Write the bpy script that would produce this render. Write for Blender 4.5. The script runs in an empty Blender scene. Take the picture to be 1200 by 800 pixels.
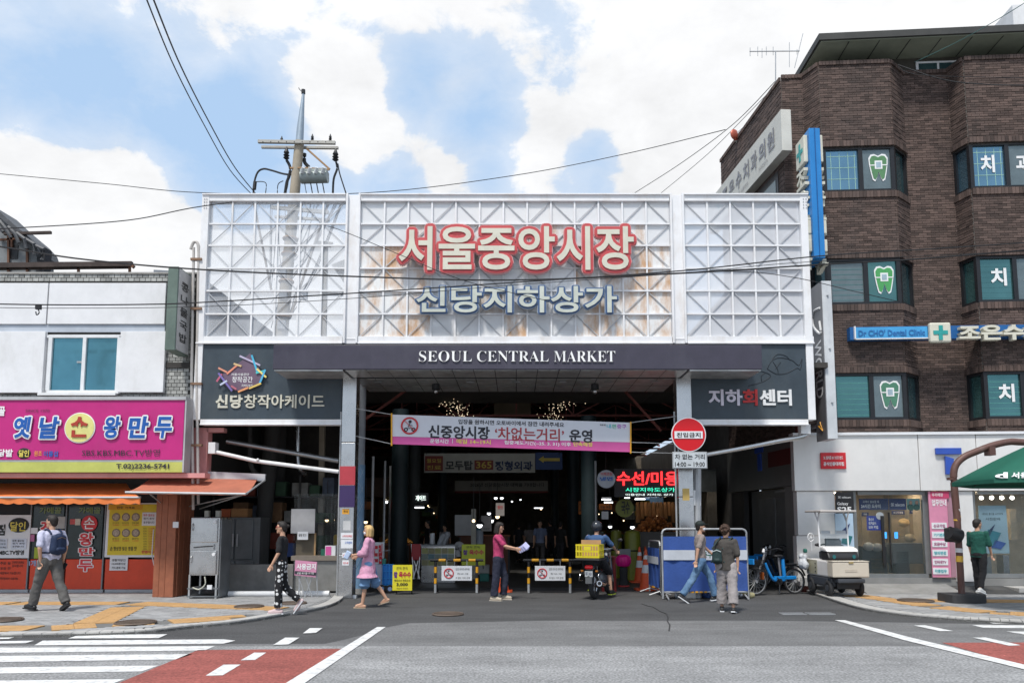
import bpy, math, random
from mathutils import Vector, Matrix, noise
R = math.radians
sc = bpy.context.scene
COL = sc.collection
random.seed(7)

# ---------------------------------------------------------------- camera, sky, sun, exposure
FPX, CX, CY, TH = 900.0, 605.0, 517.0, R(6.0)
EYE = Vector((0, 0, 1.65))
cd = bpy.data.cameras.new('camera'); cam = bpy.data.objects.new('camera', cd); COL.objects.link(cam)
cam.location = EYE; cam.rotation_euler = (math.pi/2 + TH, 0, 0)
cd.sensor_width = 36; cd.lens = 36*FPX/1200
cd.shift_x = (600-CX)/1200; cd.shift_y = (CY-400)/1200
cd.clip_start = .1; cd.clip_end = 3000
sc.camera = cam

def ray(px, py):
    x = (px-CX)/FPX; yu = (CY-py)/FPX
    return Vector((x, math.cos(TH)-yu*math.sin(TH), math.sin(TH)+yu*math.cos(TH)))

SUN_EL, SUN_AZ = R(60), R(203)
w = bpy.data.worlds.new('World'); sc.world = w; w.use_nodes = True
nt = w.node_tree; N = nt.nodes; LK = nt.links
bg = N['Background']; bg.inputs[1].default_value = .1
sky = N.new('ShaderNodeTexSky'); sky.sky_type = 'NISHITA'; sky.sun_disc = False
sky.sun_elevation = SUN_EL; sky.sun_rotation = SUN_AZ; sky.air_density = 1.0; sky.dust_density = 1.2; sky.ozone_density = 1.5
def wm(op, a, b=None, c=None, clamp=False):
    n = N.new('ShaderNodeMath'); n.operation = op; n.use_clamp = clamp
    for i, x in enumerate((a, b, c)):
        if x is None: continue
        if isinstance(x, (int, float)): n.inputs[i].default_value = x
        else: LK.new(x, n.inputs[i])
    return n.outputs[0]
tc = N.new('ShaderNodeTexCoord')
def wnoise(scale, detail, rough, dist=0, off=0):
    mp = N.new('ShaderNodeMapping'); mp.inputs['Scale'].default_value = (1, 1, 1.6); mp.inputs['Location'].default_value = (off, off*.7, 0)
    LK.new(tc.outputs['Generated'], mp.inputs['Vector'])
    n = N.new('ShaderNodeTexNoise'); n.inputs['Scale'].default_value = scale; n.inputs['Detail'].default_value = detail
    n.inputs['Roughness'].default_value = rough; n.inputs['Distortion'].default_value = dist
    LK.new(mp.outputs[0], n.inputs['Vector']); return n.outputs['Fac']
n1 = wnoise(6.5, 12, .60, .25)
n2 = wnoise(2.2, 4, .5, 0, 3.1)
n3 = wnoise(9, 6, .6, .2, 5.3)
n4 = wnoise(21, 6, .62, .5, 1.7)
dens = wm('ADD', wm('MULTIPLY', n1, 3.0), wm('MULTIPLY', n2, .8)); dens = wm('ADD', dens, wm('MULTIPLY', wm('SUBTRACT', n4, .5), 1.0))
CLOUDS = [(250, 30, 150, .35), (480, 30, 150, .38), (700, 60, 200, .45), (900, 70, 190, .5), (1080, 40, 200, .5), (800, 150, 110, .4),
          (80, 215, 95, .75), (40, 290, 130, .7), (290, 350, 110, .8), (400, 330, 90, .5), (165, 270, 80, .6), (205, 300, 50, .4), (400, 120, 62, .55), (435, 165, 48, .45), (350, 95, 25, .2), (515, 190, 38, .45), (630, 165, 55, .45), (745, 190, 40, .35), (640, 240, 60, .3),
          (20, 60, 90, -.55), (190, 120, 95, -.6), (255, 190, 80, -.75), (300, 150, 60, -.4), (120, 110, 70, -.4), (530, 110, 75, -.8), (570, 165, 50, -.6), (690, 205, 50, -.7), (330, 40, 30, -.1),
          (470, 130, 25, -.2), (590, 215, 35, -.4), (480, 90, 40, -.5), (770, 225, 30, -.3), (20, 120, 60, -.3), (465, 212, 38, -.6), (310, 110, 45, -.5), (590, 130, 40, -.4)]
for (px, py, r, wt) in CLOUDS:
    d = ray(px, py).normalized(); ca = math.cos(math.atan(r/FPX*.9)*1.35)
    v = N.new('ShaderNodeVectorMath'); v.operation = 'DOT_PRODUCT'; v.inputs[1].default_value = d
    nm = N.new('ShaderNodeVectorMath'); nm.operation = 'NORMALIZE'; LK.new(tc.outputs['Generated'], nm.inputs[0]); LK.new(nm.outputs[0], v.inputs[0])
    m = N.new('ShaderNodeMapRange'); m.interpolation_type = 'SMOOTHSTEP'
    m.inputs[1].default_value = ca; m.inputs[2].default_value = 1.0; m.inputs[3].default_value = 0; m.inputs[4].default_value = wt
    LK.new(v.outputs['Value'], m.inputs[0]); dens = wm('ADD', dens, m.outputs[0])
mr = N.new('ShaderNodeMapRange'); mr.interpolation_type = 'SMOOTHSTEP'; mr.inputs[1].default_value = 1.82; mr.inputs[2].default_value = 2.40
LK.new(dens, mr.inputs[0])
veil = N.new('ShaderNodeMapRange'); veil.inputs[1].default_value = .9; veil.inputs[2].default_value = 2.1; veil.inputs[4].default_value = .42; LK.new(dens, veil.inputs[0])   # thin haze thickening towards the clouds
cover = wm('MAXIMUM', mr.outputs[0], veil.outputs[0])
shade = wm('ADD', wm('MULTIPLY', n3, .42), wm('MULTIPLY', n2, .40)); shade = wm('ADD', shade, wm('MULTIPLY', n4, .12)); shade = wm('MINIMUM', wm('ADD', shade, .51), 1.06)      # soft grey and white inside the clouds
cc = N.new('ShaderNodeCombineColor')
for i, k in enumerate((6.95, 7.0, 7.1)): LK.new(wm('MULTIPLY', shade, k), cc.inputs[i])
lift = N.new('ShaderNodeMix'); lift.data_type = 'RGBA'; lift.inputs[0].default_value = .80
LK.new(sky.outputs[0], lift.inputs[6]); lift.inputs[7].default_value = (3.7, 5.2, 7.2, 1)   # thin bright summer haze over the blue
mx = N.new('ShaderNodeMix'); mx.data_type = 'RGBA'
LK.new(cover, mx.inputs[0]); LK.new(lift.outputs[2], mx.inputs[6]); LK.new(cc.outputs[0], mx.inputs[7])
LK.new(mx.outputs[2], bg.inputs[0])

sl = bpy.data.lights.new('sun', 'SUN'); sun = bpy.data.objects.new('sun', sl); COL.objects.link(sun)
sl.energy = 2.7; sl.angle = R(9); sl.color = (1, .96, .9)
S = Vector((math.cos(SUN_EL)*math.sin(SUN_AZ), math.cos(SUN_EL)*math.cos(SUN_AZ), math.sin(SUN_EL)))
sun.rotation_euler = S.to_track_quat('Z', 'Y').to_euler(); sun.location = S*60
sc.view_settings.view_transform = 'Standard'; sc.view_settings.look = 'None'
sc.view_settings.gamma = 1; sc.view_settings.use_curve_mapping = False
sc.view_settings.exposure = 0.5

# ---------------------------------------------------------------- helpers
class Fr:                                  # an upright plane set at its real distance; local x along it, y inward, z up
    def __init__(s, o, rz=0):
        s.o = Vector(o); s.rz = rz
        s.M = Matrix.Translation(s.o) @ Matrix.Rotation(rz, 4, 'Z'); s.I = s.M.inverted()
    def hit(s, px, py, v=0):
        a = s.I @ EYE; d = s.I.to_3x3() @ ray(px, py); t = (v-a.y)/d.y
        return a.x+d.x*t, a.z+d.z*t
    def w(s, x, y, z): return s.M @ Vector((x, y, z))
F0 = Fr((0, 0, 0))
def PY(px, py, Y): return F0.hit(px, py, Y)
def P3(px, py, Y):
    x, z = PY(px, py, Y); return Vector((x, Y, z))
def PG(px, py, z=0):
    d = ray(px, py); t = (z-1.65)/d.z; return Vector((d.x*t, d.y*t, z))

MATS = {}
def mat(name, col, rough=.6, metal=0, var=.12, scale=3, bump=.15, bscale=80, emit=0, dirt=None, dscale=1.2, damt=.5, spec=.4, island=0, coat=0, dmin=.52):
    if name in MATS: return MATS[name]
    m = bpy.data.materials.new(name); MATS[name] = m; m.use_nodes = True
    nt = m.node_tree; n = nt.nodes; L = nt.links; p = n['Principled BSDF']
    m.diffuse_color = (*col, 1)
    p.inputs['Roughness'].default_value = rough; p.inputs['Metallic'].default_value = metal
    p.inputs['Specular IOR Level'].default_value = spec; p.inputs['Coat Weight'].default_value = coat
    if emit:
        p.inputs['Base Color'].default_value = (*col, 1); p.inputs['Emission Color'].default_value = (*col, 1); p.inputs['Emission Strength'].default_value = emit
        return m
    t = n.new('ShaderNodeTexCoord'); gm = n.new('ShaderNodeNewGeometry')
    a = n.new('ShaderNodeTexNoise'); a.inputs['Scale'].default_value = scale; a.inputs['Detail'].default_value = 6; a.inputs['Roughness'].default_value = .65
    L.new(gm.outputs['Position'], a.inputs['Vector'])
    mr = n.new('ShaderNodeMapRange'); mr.inputs[1].default_value = .3; mr.inputs[2].default_value = .7; mr.inputs[3].default_value = 1-var; mr.inputs[4].default_value = 1+var
    L.new(a.outputs['Fac'], mr.inputs[0]); fac = mr.outputs[0]
    if island:
        ri = n.new('ShaderNodeMapRange'); ri.inputs[3].default_value = 1-island; ri.inputs[4].default_value = 1+island
        L.new(gm.outputs['Random Per Island'], ri.inputs[0])
        mm = n.new('ShaderNodeMath'); mm.operation = 'MULTIPLY'; L.new(fac, mm.inputs[0]); L.new(ri.outputs[0], mm.inputs[1]); fac = mm.outputs[0]
    vm = n.new('ShaderNodeVectorMath'); vm.operation = 'SCALE'; vm.inputs[0].default_value = col; L.new(fac, vm.inputs['Scale'])
    out = vm.outputs[0]
    if dirt:
        mp = n.new('ShaderNodeMapping'); mp.inputs['Scale'].default_value = (1, 1, .35); L.new(gm.outputs['Position'], mp.inputs['Vector'])
        b = n.new('ShaderNodeTexNoise'); b.inputs['Scale'].default_value = dscale; b.inputs['Detail'].default_value = 8; b.inputs['Roughness'].default_value = .7
        L.new(mp.outputs[0], b.inputs['Vector'])
        r2 = n.new('ShaderNodeMapRange'); r2.inputs[1].default_value = dmin; r2.inputs[2].default_value = dmin+.2; r2.inputs[4].default_value = damt; L.new(b.outputs['Fac'], r2.inputs[0])
        mi = n.new('ShaderNodeMix'); mi.data_type = 'RGBA'; L.new(r2.outputs[0], mi.inputs[0]); L.new(out, mi.inputs[6]); mi.inputs[7].default_value = (*dirt, 1); out = mi.outputs[2]
    L.new(out, p.inputs['Base Color'])
    if bump:
        b = n.new('ShaderNodeTexNoise'); b.inputs['Scale'].default_value = bscale; b.inputs['Detail'].default_value = 3; L.new(gm.outputs['Position'], b.inputs['Vector'])
        bp = n.new('ShaderNodeBump'); bp.inputs['Strength'].default_value = bump; bp.inputs['Distance'].default_value = .01; L.new(b.outputs['Fac'], bp.inputs['Height']); L.new(bp.outputs[0], p.inputs['Normal'])
    r = n.new('ShaderNodeMapRange'); r.inputs[3].default_value = max(.02, rough-.08); r.inputs[4].default_value = min(1, rough+.12); L.new(a.outputs['Fac'], r.inputs[0]); L.new(r.outputs[0], p.inputs['Roughness'])
    return m
def glassy(name, col, t, rough=.05, dirtvar=.25):          # clear or milky sheet: t = how much of it lets light straight through
    m = bpy.data.materials.new(name); MATS[name] = m; m.use_nodes = True; nt = m.node_tree; n = nt.nodes; L = nt.links; p = n['Principled BSDF']
    p.inputs['Base Color'].default_value = (*col, 1); p.inputs['Roughness'].default_value = rough
    tr = n.new('ShaderNodeBsdfTransparent'); tr.inputs[0].default_value = (.97, .98, .99, 1)
    mi = n.new('ShaderNodeMixShader'); gm = n.new('ShaderNodeNewGeometry'); a = n.new('ShaderNodeTexNoise'); a.inputs['Scale'].default_value = 1.6; a.inputs['Detail'].default_value = 5
    L.new(gm.outputs['Position'], a.inputs['Vector'])
    r = n.new('ShaderNodeMapRange'); r.inputs[1].default_value = .3; r.inputs[2].default_value = .75; r.inputs[3].default_value = t; r.inputs[4].default_value = t*(1-dirtvar); L.new(a.outputs['Fac'], r.inputs[0])
    L.new(r.outputs[0], mi.inputs[0]); L.new(p.outputs[0], mi.inputs[1]); L.new(tr.outputs[0], mi.inputs[2]); L.new(mi.outputs[0], n['Material Output'].inputs[0])
    return m

class MB:
    def __init__(s, xf=None): s.v = []; s.f = []; s.mi = []; s.m = 0; s.xf = xf
    def add(s, vs, fs):
        o = len(s.v)
        for q in vs:
            q = Vector(q); s.v.append(s.xf @ q if s.xf else q)
        for f in fs: s.f.append([i+o for i in f]); s.mi.append(s.m)
        return s
    def box(s, x0, x1, y0, y1, z0, z1):
        x0, x1 = sorted((x0, x1)); y0, y1 = sorted((y0, y1)); z0, z1 = sorted((z0, z1))
        return s.add([(x0,y0,z0),(x1,y0,z0),(x1,y1,z0),(x0,y1,z0),(x0,y0,z1),(x1,y0,z1),(x1,y1,z1),(x0,y1,z1)],
                     [(0,3,2,1),(4,5,6,7),(0,1,5,4),(1,2,6,5),(2,3,7,6),(3,0,4,7)])
    def cbox(s, c, sz, rot=None):
        m = Matrix.Translation(Vector(c)) @ (rot.to_4x4() if rot else Matrix.Identity(4)); a, b, d = [k/2 for k in sz]
        vs = [m @ Vector(q) for q in [(-a,-b,-d),(a,-b,-d),(a,b,-d),(-a,b,-d),(-a,-b,d),(a,-b,d),(a,b,d),(-a,b,d)]]
        return s.add(vs, [(0,3,2,1),(4,5,6,7),(0,1,5,4),(1,2,6,5),(2,3,7,6),(3,0,4,7)])
    def bar(s, p0, p1, wd, dp=None):                        # rectangular bar between two points
        p0 = Vector(p0); p1 = Vector(p1); d = p1-p0
        return s.cbox((p0+p1)/2, (wd, dp or wd, d.length), d.to_track_quat('Z', 'Y').to_matrix())
    def prism(s, pts, y0, y1):                              # (x, z) outline, extruded along y
        n = len(pts); a = sum(pts[i][0]*pts[(i+1)%n][1]-pts[(i+1)%n][0]*pts[i][1] for i in range(n))
        if a < 0: pts = pts[::-1]
        return s.add([(x, y0, z) for x, z in pts]+[(x, y1, z) for x, z in pts], [tuple(range(n)), tuple(range(2*n-1, n-1, -1))]+[(i, i+n, (i+1)%n+n, (i+1)%n) for i in range(n)])
    def prismz(s, pts, z0, z1):
        n = len(pts); a = sum(pts[i][0]*pts[(i+1)%n][1]-pts[(i+1)%n][0]*pts[i][1] for i in range(n))
        if a < 0: pts = pts[::-1]
        return s.add([(p[0], p[1], z0) for p in pts]+[(p[0], p[1], z1) for p in pts], [tuple(range(n-1, -1, -1)), tuple(range(n, 2*n))]+[(i, (i+1)%n, (i+1)%n+n, i+n) for i in range(n)])
    def cyl(s, p0, p1, r0, r1=None, n=10, cap=True):
        p0 = Vector(p0); p1 = Vector(p1); r1 = r0 if r1 is None else r1
        q = (p1-p0).to_track_quat('Z', 'Y').to_matrix(); vs = []
        for p, r in ((p0, r0), (p1, r1)):
            for i in range(n):
                t = 2*math.pi*i/n; vs.append(p+q @ Vector((math.cos(t)*r, math.sin(t)*r, 0)))
        fs = [(i, (i+1)%n, (i+1)%n+n, i+n) for i in range(n)]
        if cap: fs += [tuple(range(n-1, -1, -1)), tuple(range(n, 2*n))]
        return s.add(vs, fs)
    def tube(s, pts, r, n=6):
        pts = [Vector(p) for p in pts]; vs = []; k = len(pts)
        for j, p in enumerate(pts):
            d = pts[min(j+1, k-1)]-pts[max(j-1, 0)]; q = d.to_track_quat('Z', 'Y').to_matrix(); rr = r[j] if isinstance(r, (list, tuple)) else r
            for i in range(n):
                t = 2*math.pi*i/n; vs.append(p+q @ Vector((math.cos(t)*rr, math.sin(t)*rr, 0)))
        fs = [(j*n+i, j*n+(i+1)%n, (j+1)*n+(i+1)%n, (j+1)*n+i) for j in range(k-1) for i in range(n)]
        fs += [tuple(range(n-1, -1, -1)), tuple(range((k-1)*n, k*n))]
        return s.add(vs, fs)
    def ball(s, c, r, n=12, m=8, rot=None):
        c = Vector(c); r = (r, r, r) if isinstance(r, (int, float)) else r; vs = []; rot = rot or Matrix.Identity(3)
        for j in range(1, m):
            a = math.pi*j/m
            for i in range(n):
                t = 2*math.pi*i/n; vs.append(c+rot @ Vector((r[0]*math.sin(a)*math.cos(t), r[1]*math.sin(a)*math.sin(t), r[2]*math.cos(a))))
        vs += [c+rot @ Vector((0, 0, r[2])), c+rot @ Vector((0, 0, -r[2]))]; T = len(vs)-2
        fs = [(j*n+i, (j+1)*n+i, (j+1)*n+(i+1)%n, j*n+(i+1)%n) for j in range(m-2) for i in range(n)]
        fs += [(T, i, (i+1)%n) for i in range(n)]+[(T+1, (m-2)*n+(i+1)%n, (m-2)*n+i) for i in range(n)]
        return s.add(vs, fs)
    def torus(s, c, axis, Rr, r, n=24, m=6):
        c = Vector(c); q = Vector(axis).to_track_quat('Z', 'Y').to_matrix(); vs = []
        for i in range(n):
            t = 2*math.pi*i/n
            for j in range(m):
                a = 2*math.pi*j/m; vs.append(c+q @ Vector(((Rr+r*math.cos(a))*math.cos(t), (Rr+r*math.cos(a))*math.sin(t), r*math.sin(a))))
        return s.add(vs, [(i*m+j, ((i+1)%n)*m+j, ((i+1)%n)*m+(j+1)%m, i*m+(j+1)%m) for i in range(n) for j in range(m)])
    def lathe(s, c, prof, n=16, axis=(0, 0, 1)):
        c = Vector(c); q = Vector(axis).to_track_quat('Z', 'Y').to_matrix(); vs = []; k = len(prof)
        for r, z in prof:
            for i in range(n):
                t = 2*math.pi*i/n; vs.append(c+q @ Vector((r*math.cos(t), r*math.sin(t), z)))
        return s.add(vs, [(j*n+i, j*n+(i+1)%n, (j+1)*n+(i+1)%n, (j+1)*n+i) for j in range(k-1) for i in range(n)]+[tuple(range(n-1, -1, -1)), tuple(range((k-1)*n, k*n))])
    def loft(s, rings, n=16):                               # horizontal ellipses: (x, y, z, rx, ry)
        vs = []; k = len(rings)
        for x, y, z, rx, ry in rings:
            for i in range(n):
                t = 2*math.pi*i/n; vs.append((x+rx*math.cos(t), y+ry*math.sin(t), z))
        return s.add(vs, [(j*n+i, j*n+(i+1)%n, (j+1)*n+(i+1)%n, (j+1)*n+i) for j in range(k-1) for i in range(n)]+[tuple(range(n-1, -1, -1)), tuple(range((k-1)*n, k*n))])
    def cap(s, p0, p1, r0, r1, n=12):                       # limb: tapered, round ends
        s.cyl(p0, p1, r0, r1, n); s.ball(p0, r0, n, 8); s.ball(p1, r1, n, 8); return s
    def pb(s, fr, px0, py0, px1, py1, v, d=.05):            # box whose front fills this frame of a plane at its real distance
        cx, cy = (px0+px1)/2, (py0+py1)/2
        u0, _ = fr.hit(px0, cy, v); u1, _ = fr.hit(px1, cy, v); _, z0 = fr.hit(cx, py1, v); _, z1 = fr.hit(cx, py0, v)
        s.fbox(fr, u0, u1, v, v+d, z0, z1); return s
    def fbox(s, fr, u0, u1, v0, v1, z0, z1):
        o = s.xf; s.xf = fr.M; s.box(u0, u1, v0, v1, z0, z1); s.xf = o; return s
    def build(s, name, mats, parent=None, smooth=False, bevel=0):
        if not isinstance(mats, (list, tuple)): mats = [mats]
        me = bpy.data.meshes.new(name); o = bpy.data.objects.new(name, me); COL.objects.link(o)
        if parent is None:
            xs = [v.x for v in s.v]; ys = [v.y for v in s.v]; zs = [v.z for v in s.v]
            org = Vector(((min(xs)+max(xs))/2, (min(ys)+max(ys))/2, min(zs))); o.location = org
        else:
            o.parent = parent; r = parent
            while r.parent: r = r.parent
            org = r.location.copy()
        me.from_pydata([v-org for v in s.v], [], s.f)
        for m in mats: me.materials.append(m)
        me.polygons.foreach_set('material_index', s.mi)
        if smooth:
            me.polygons.foreach_set('use_smooth', [True]*len(me.polygons))
            try: me.set_sharp_from_angle(angle=R(40))
            except Exception: pass
        me.update()
        if bevel:
            b = o.modifiers.new('bevel', 'BEVEL'); b.width = bevel; b.segments = 2; b.limit_method = 'ANGLE'
        return o
tex = bpy.data.textures.new('folds', 'CLOUDS'); tex.noise_scale = .11; tex.noise_depth = 2
def rem(mb, name, m, parent, voxel=.012, fold=0, smooth=3):
    o = mb.build(name, m, parent); r = o.modifiers.new('join', 'REMESH'); r.mode = 'VOXEL'; r.voxel_size = voxel; r.use_smooth_shade = True
    s = o.modifiers.new('soften', 'SMOOTH'); s.factor = .5; s.iterations = smooth
    if fold:
        d = o.modifiers.new('folds', 'DISPLACE'); d.texture = tex; d.strength = fold; d.mid_level = .5; d.texture_coords = 'LOCAL'
    return o
def tag(o, label=None, cat=None, group=None, kind=None):
    if label: o['label'] = label
    if cat: o['category'] = cat
    if group: o['group'] = group
    if kind: o['kind'] = kind
    return o
def thing(name, label, cat, loc, group=None):
    o = bpy.data.objects.new(name, None); COL.objects.link(o); o.location = loc; o.empty_display_size = .2
    return tag(o, label, cat, group)
def solo(name, label, cat, mb, m, group=None, **k): return tag(mb.build(name, m, **k), label, cat, group)
def piece(name, me, parent, loc, rz=0, kind=None):          # an alike piece sharing its mesh
    o = bpy.data.objects.new(name, me); COL.objects.link(o); o.parent = parent
    r = parent
    while r.parent: r = r.parent
    o.location = Vector(loc)-r.location; o.rotation_euler[2] = rz
    if kind: o['kind'] = kind
    return o
def copy_tree(o, parent=None):
    c = o.copy(); COL.objects.link(c); c.parent = parent
    for ch in list(o.children): copy_tree(ch, c)
    return c
def clip(pts, n):                                           # smooth curve through points
    out = []
    for i in range(len(pts)-1):
        a, b, c, d = [Vector(pts[max(0, min(len(pts)-1, k))]) for k in (i-1, i, i+1, i+2)]
        for j in range(n):
            t = j/n; out.append(.5*((2*b)+(c-a)*t+(2*a-5*b+4*c-d)*t*t+(3*b-a-3*c+d)*t**3))
    out.append(Vector(pts[-1])); return out
GL = {}
def glyphs(s, off, res):
    k = (s, off, res)
    if k not in GL:
        c = bpy.data.curves.new('lettering', 'FONT'); c.body = s; c.size = 1; c.offset = off; c.resolution_u = res; c.space_line = .95; c.align_x = 'CENTER' if '\n' in s else 'LEFT'
        o = bpy.data.objects.new('lettering', c); me = o.to_mesh()
        GL[k] = ([tuple(v.co[:2]) for v in me.vertices], [list(p.vertices) for p in me.polygons])
        o.to_mesh_clear(); bpy.data.objects.remove(o); bpy.data.curves.remove(c)
    return GL[k]
def textmesh(mb, fr, s, u0, u1, v, z0, z1, ext=0, off=.012, res=2, rot=0, slant=0):
    vs, fs = glyphs(s, off, res)
    if not vs: return
    xs = [a for a, b in vs]; ys = [b for a, b in vs]; x0, x1, y0, y1 = min(xs), max(xs), min(ys), max(ys)
    def T(a, b):
        p, q = (a-x0)/max(1e-6, x1-x0), (b-y0)/max(1e-6, y1-y0)
        return (u0+(u1-u0)*p+slant*q*(z1-z0), z0+(z1-z0)*q)
    V = [T(a, b) for a, b in vs]; old = mb.xf; mb.xf = fr.M
    mb.add([(x, v, z) for x, z in V], fs)
    if ext > 0:                                             # sides of channel letters
        cnt = {}
        for f in fs:
            for i in range(len(f)):
                e = (f[i], f[(i+1)%len(f)]); cnt[e] = 1
        ed = [e for e in cnt if (e[1], e[0]) not in cnt]
        sd = [];   vv = []
        for a, b in ed:
            k = len(vv); vv += [(V[a][0], v, V[a][1]), (V[b][0], v, V[b][1]), (V[b][0], v+ext, V[b][1]), (V[a][0], v+ext, V[a][1])]; sd.append((k+3, k+2, k+1, k))
        mb.add(vv, sd)
    mb.xf = old
def text(parent, s, fr, px0, py0, px1, py1, v, m, ext=0, off=.012, res=2, name='lettering', slant=0):
    mb = MB(); cx, cy = (px0+px1)/2, (py0+py1)/2
    u0, _ = fr.hit(px0, cy, v); u1, _ = fr.hit(px1, cy, v); _, z0 = fr.hit(cx, py1, v); _, z1 = fr.hit(cx, py0, v)
    textmesh(mb, fr, s, u0, u1, v, z0, z1, ext, off, res, 0, slant)
    return mb.build(name, m, parent)
def letters(parent, s, fr, px0, py0, px1, py1, v, m, ext=.06, off=.03, res=4, outline=None, om=None, name='letter', inner=None, slant=0):
    """one object per character; outline = list of (radius in em, depth, material) bands behind the face"""
    full, _ = glyphs(s, off, res); X0 = min(a for a, b in full); X1 = max(a for a, b in full); Y0 = min(b for a, b in full); Y1 = max(b for a, b in full)
    cx, cy = (px0+px1)/2, (py0+py1)/2
    u0, _ = fr.hit(px0, cy, v); u1, _ = fr.hit(px1, cy, v); _, z0 = fr.hit(cx, py1, v); _, z1 = fr.hit(cx, py0, v)
    sx, sz = (u1-u0)/(X1-X0), (z1-z0)/(Y1-Y0); adv = (X1-X0+.08)/len(s)
    for i, ch in enumerate(s):
        if ch == ' ': continue
        g, _ = glyphs(ch, off, res); gx0 = min(a for a, b in g); gx1 = max(a for a, b in g); gy0 = min(b for a, b in g); gy1 = max(b for a, b in g)
        A = u0+sx*(adv*i+gx0-.04); B = u0+sx*(adv*i+gx1-.04); C = z0+sz*(gy0-Y0); D = z0+sz*(gy1-Y0)
        mb = MB(); mats = [m]; textmesh(mb, fr, ch, A, B, v, C, D, ext, off, res, 0, slant)
        for k, (rad, dv, mm) in enumerate(outline or []):
            mb.m = k+1; mats.append(mm)
            for q in range(12):
                t = 2*math.pi*q/12; dx, dz = math.cos(t)*rad*sx, math.sin(t)*rad*sz
                textmesh(mb, fr, ch, A+dx, B+dx, v+dv+q*.0006, C+dz, D+dz, ext-dv, off, res, 0, slant)
        mb.build(name, mats, parent)

# ---------------------------------------------------------------- materials
white = mat('white_paint', (.74, .74, .74), .45, var=.07, dirt=(.34, .30, .26), dscale=1.6, damt=.35)
frame_white = mat('frame_steel', (.78, .78, .79), .4, var=.06, dirt=(.46, .34, .22), dscale=2.2, damt=.3)
brace_shade_grey = mat('brace_shade_grey', (.46, .47, .49), .5)  # white-painted braces; the grey puts their backlit shade into the colour
rust_pane = mat('rust_sheet', (.76, .76, .75), .45, var=.10, scale=2, dirt=(.50, .27, .11), dscale=2.8, damt=.85, dmin=.42)
pane_white = None
milky = glassy('milky_pane', (.78, .80, .84), .80, .2)
pane_white = glassy('sheet_pane', (.80, .80, .80), .30, .3)
milky2 = glassy('milky_ribbed_pane', (.78, .79, .82), .50, .3)
clear = glassy('clear_glass', (.10, .14, .15), .90, .02, .1)
steel = mat('brushed_steel', (.54, .54, .54), .26, 1, var=.12, scale=3, bump=.04, dirt=(.24, .21, .18), dscale=2, damt=.35)
steel_dark = mat('grey_metal', (.20, .21, .22), .45, .6, var=.2)
galv = mat('galvanised_steel', (.42, .43, .44), .5, .5, var=.15)
black = mat('black_plastic', (.018, .018, .02), .45, var=.2)
rubber = mat('black_rubber', (.03, .03, .032), .8, var=.25)
cable_m = mat('cable_black', (.02, .02, .022), .6)
navy = mat('navy_fascia', (.050, .046, .068), .45, var=.12, dirt=(.10, .10, .12), damt=.3)
slate = mat('slate_sign', (.045, .062, .078), .45, var=.15, dirt=(.09, .10, .10), damt=.35)
cream = mat('cream_letter', (.62, .60, .50), .5, var=.08)
red_l = mat('red_letter_edge', (.50, .07, .075), .45, var=.1)
pinkish = mat('pale_red_rim', (.72, .38, .38), .5)
blue_l = mat('navy_letter_edge', (.05, .10, .22), .45, var=.1)
whitel = mat('white_letter', (.78, .78, .78), .5, var=.03)
magenta = mat('magenta_sign', (.50, .022, .19), .35, var=.06, dirt=(.40, .05, .18), damt=.3)
lime = mat('lime_strip', (.48, .50, .12), .4)
orange = mat('orange_awning', (.74, .20, .05), .6, var=.12, dirt=(.5, .13, .05), damt=.5)
terra = mat('terracotta_awning', (.42, .14, .085), .7, var=.15, dirt=(.28, .10, .07), damt=.6)
redp = mat('red_shop_panel', (.66, .065, .022), .4, var=.08, dirt=(.30, .03, .015), damt=.4)
conc = mat('concrete', (.34, .33, .31), .8, var=.2, dirt=(.15, .14, .12), damt=.6, bump=.4)
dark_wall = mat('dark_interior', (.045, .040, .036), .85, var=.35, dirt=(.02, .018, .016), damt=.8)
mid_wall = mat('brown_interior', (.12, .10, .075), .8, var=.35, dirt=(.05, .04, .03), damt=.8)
redsteel = mat('red_oxide_steel', (.16, .045, .035), .6, .2, var=.3)
skin = mat('skin', (.52, .30, .20), .5, var=.05, bump=.03)
bluep = mat('pillar_blue', (.16, .28, .42), .5, var=.2, dirt=(.28, .28, .27), damt=.5)
yellow = mat('yellow_paint', (.72, .55, .03), .45, var=.08)
amber = mat('amber_band', (.74, .36, .02), .45, var=.08)
cone_m = mat('cone_orange', (.72, .10, .03), .5, var=.1, dirt=(.4, .08, .04), damt=.5)
signwhite = mat('sign_white', (.72, .73, .75), .4, var=.04)
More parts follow.
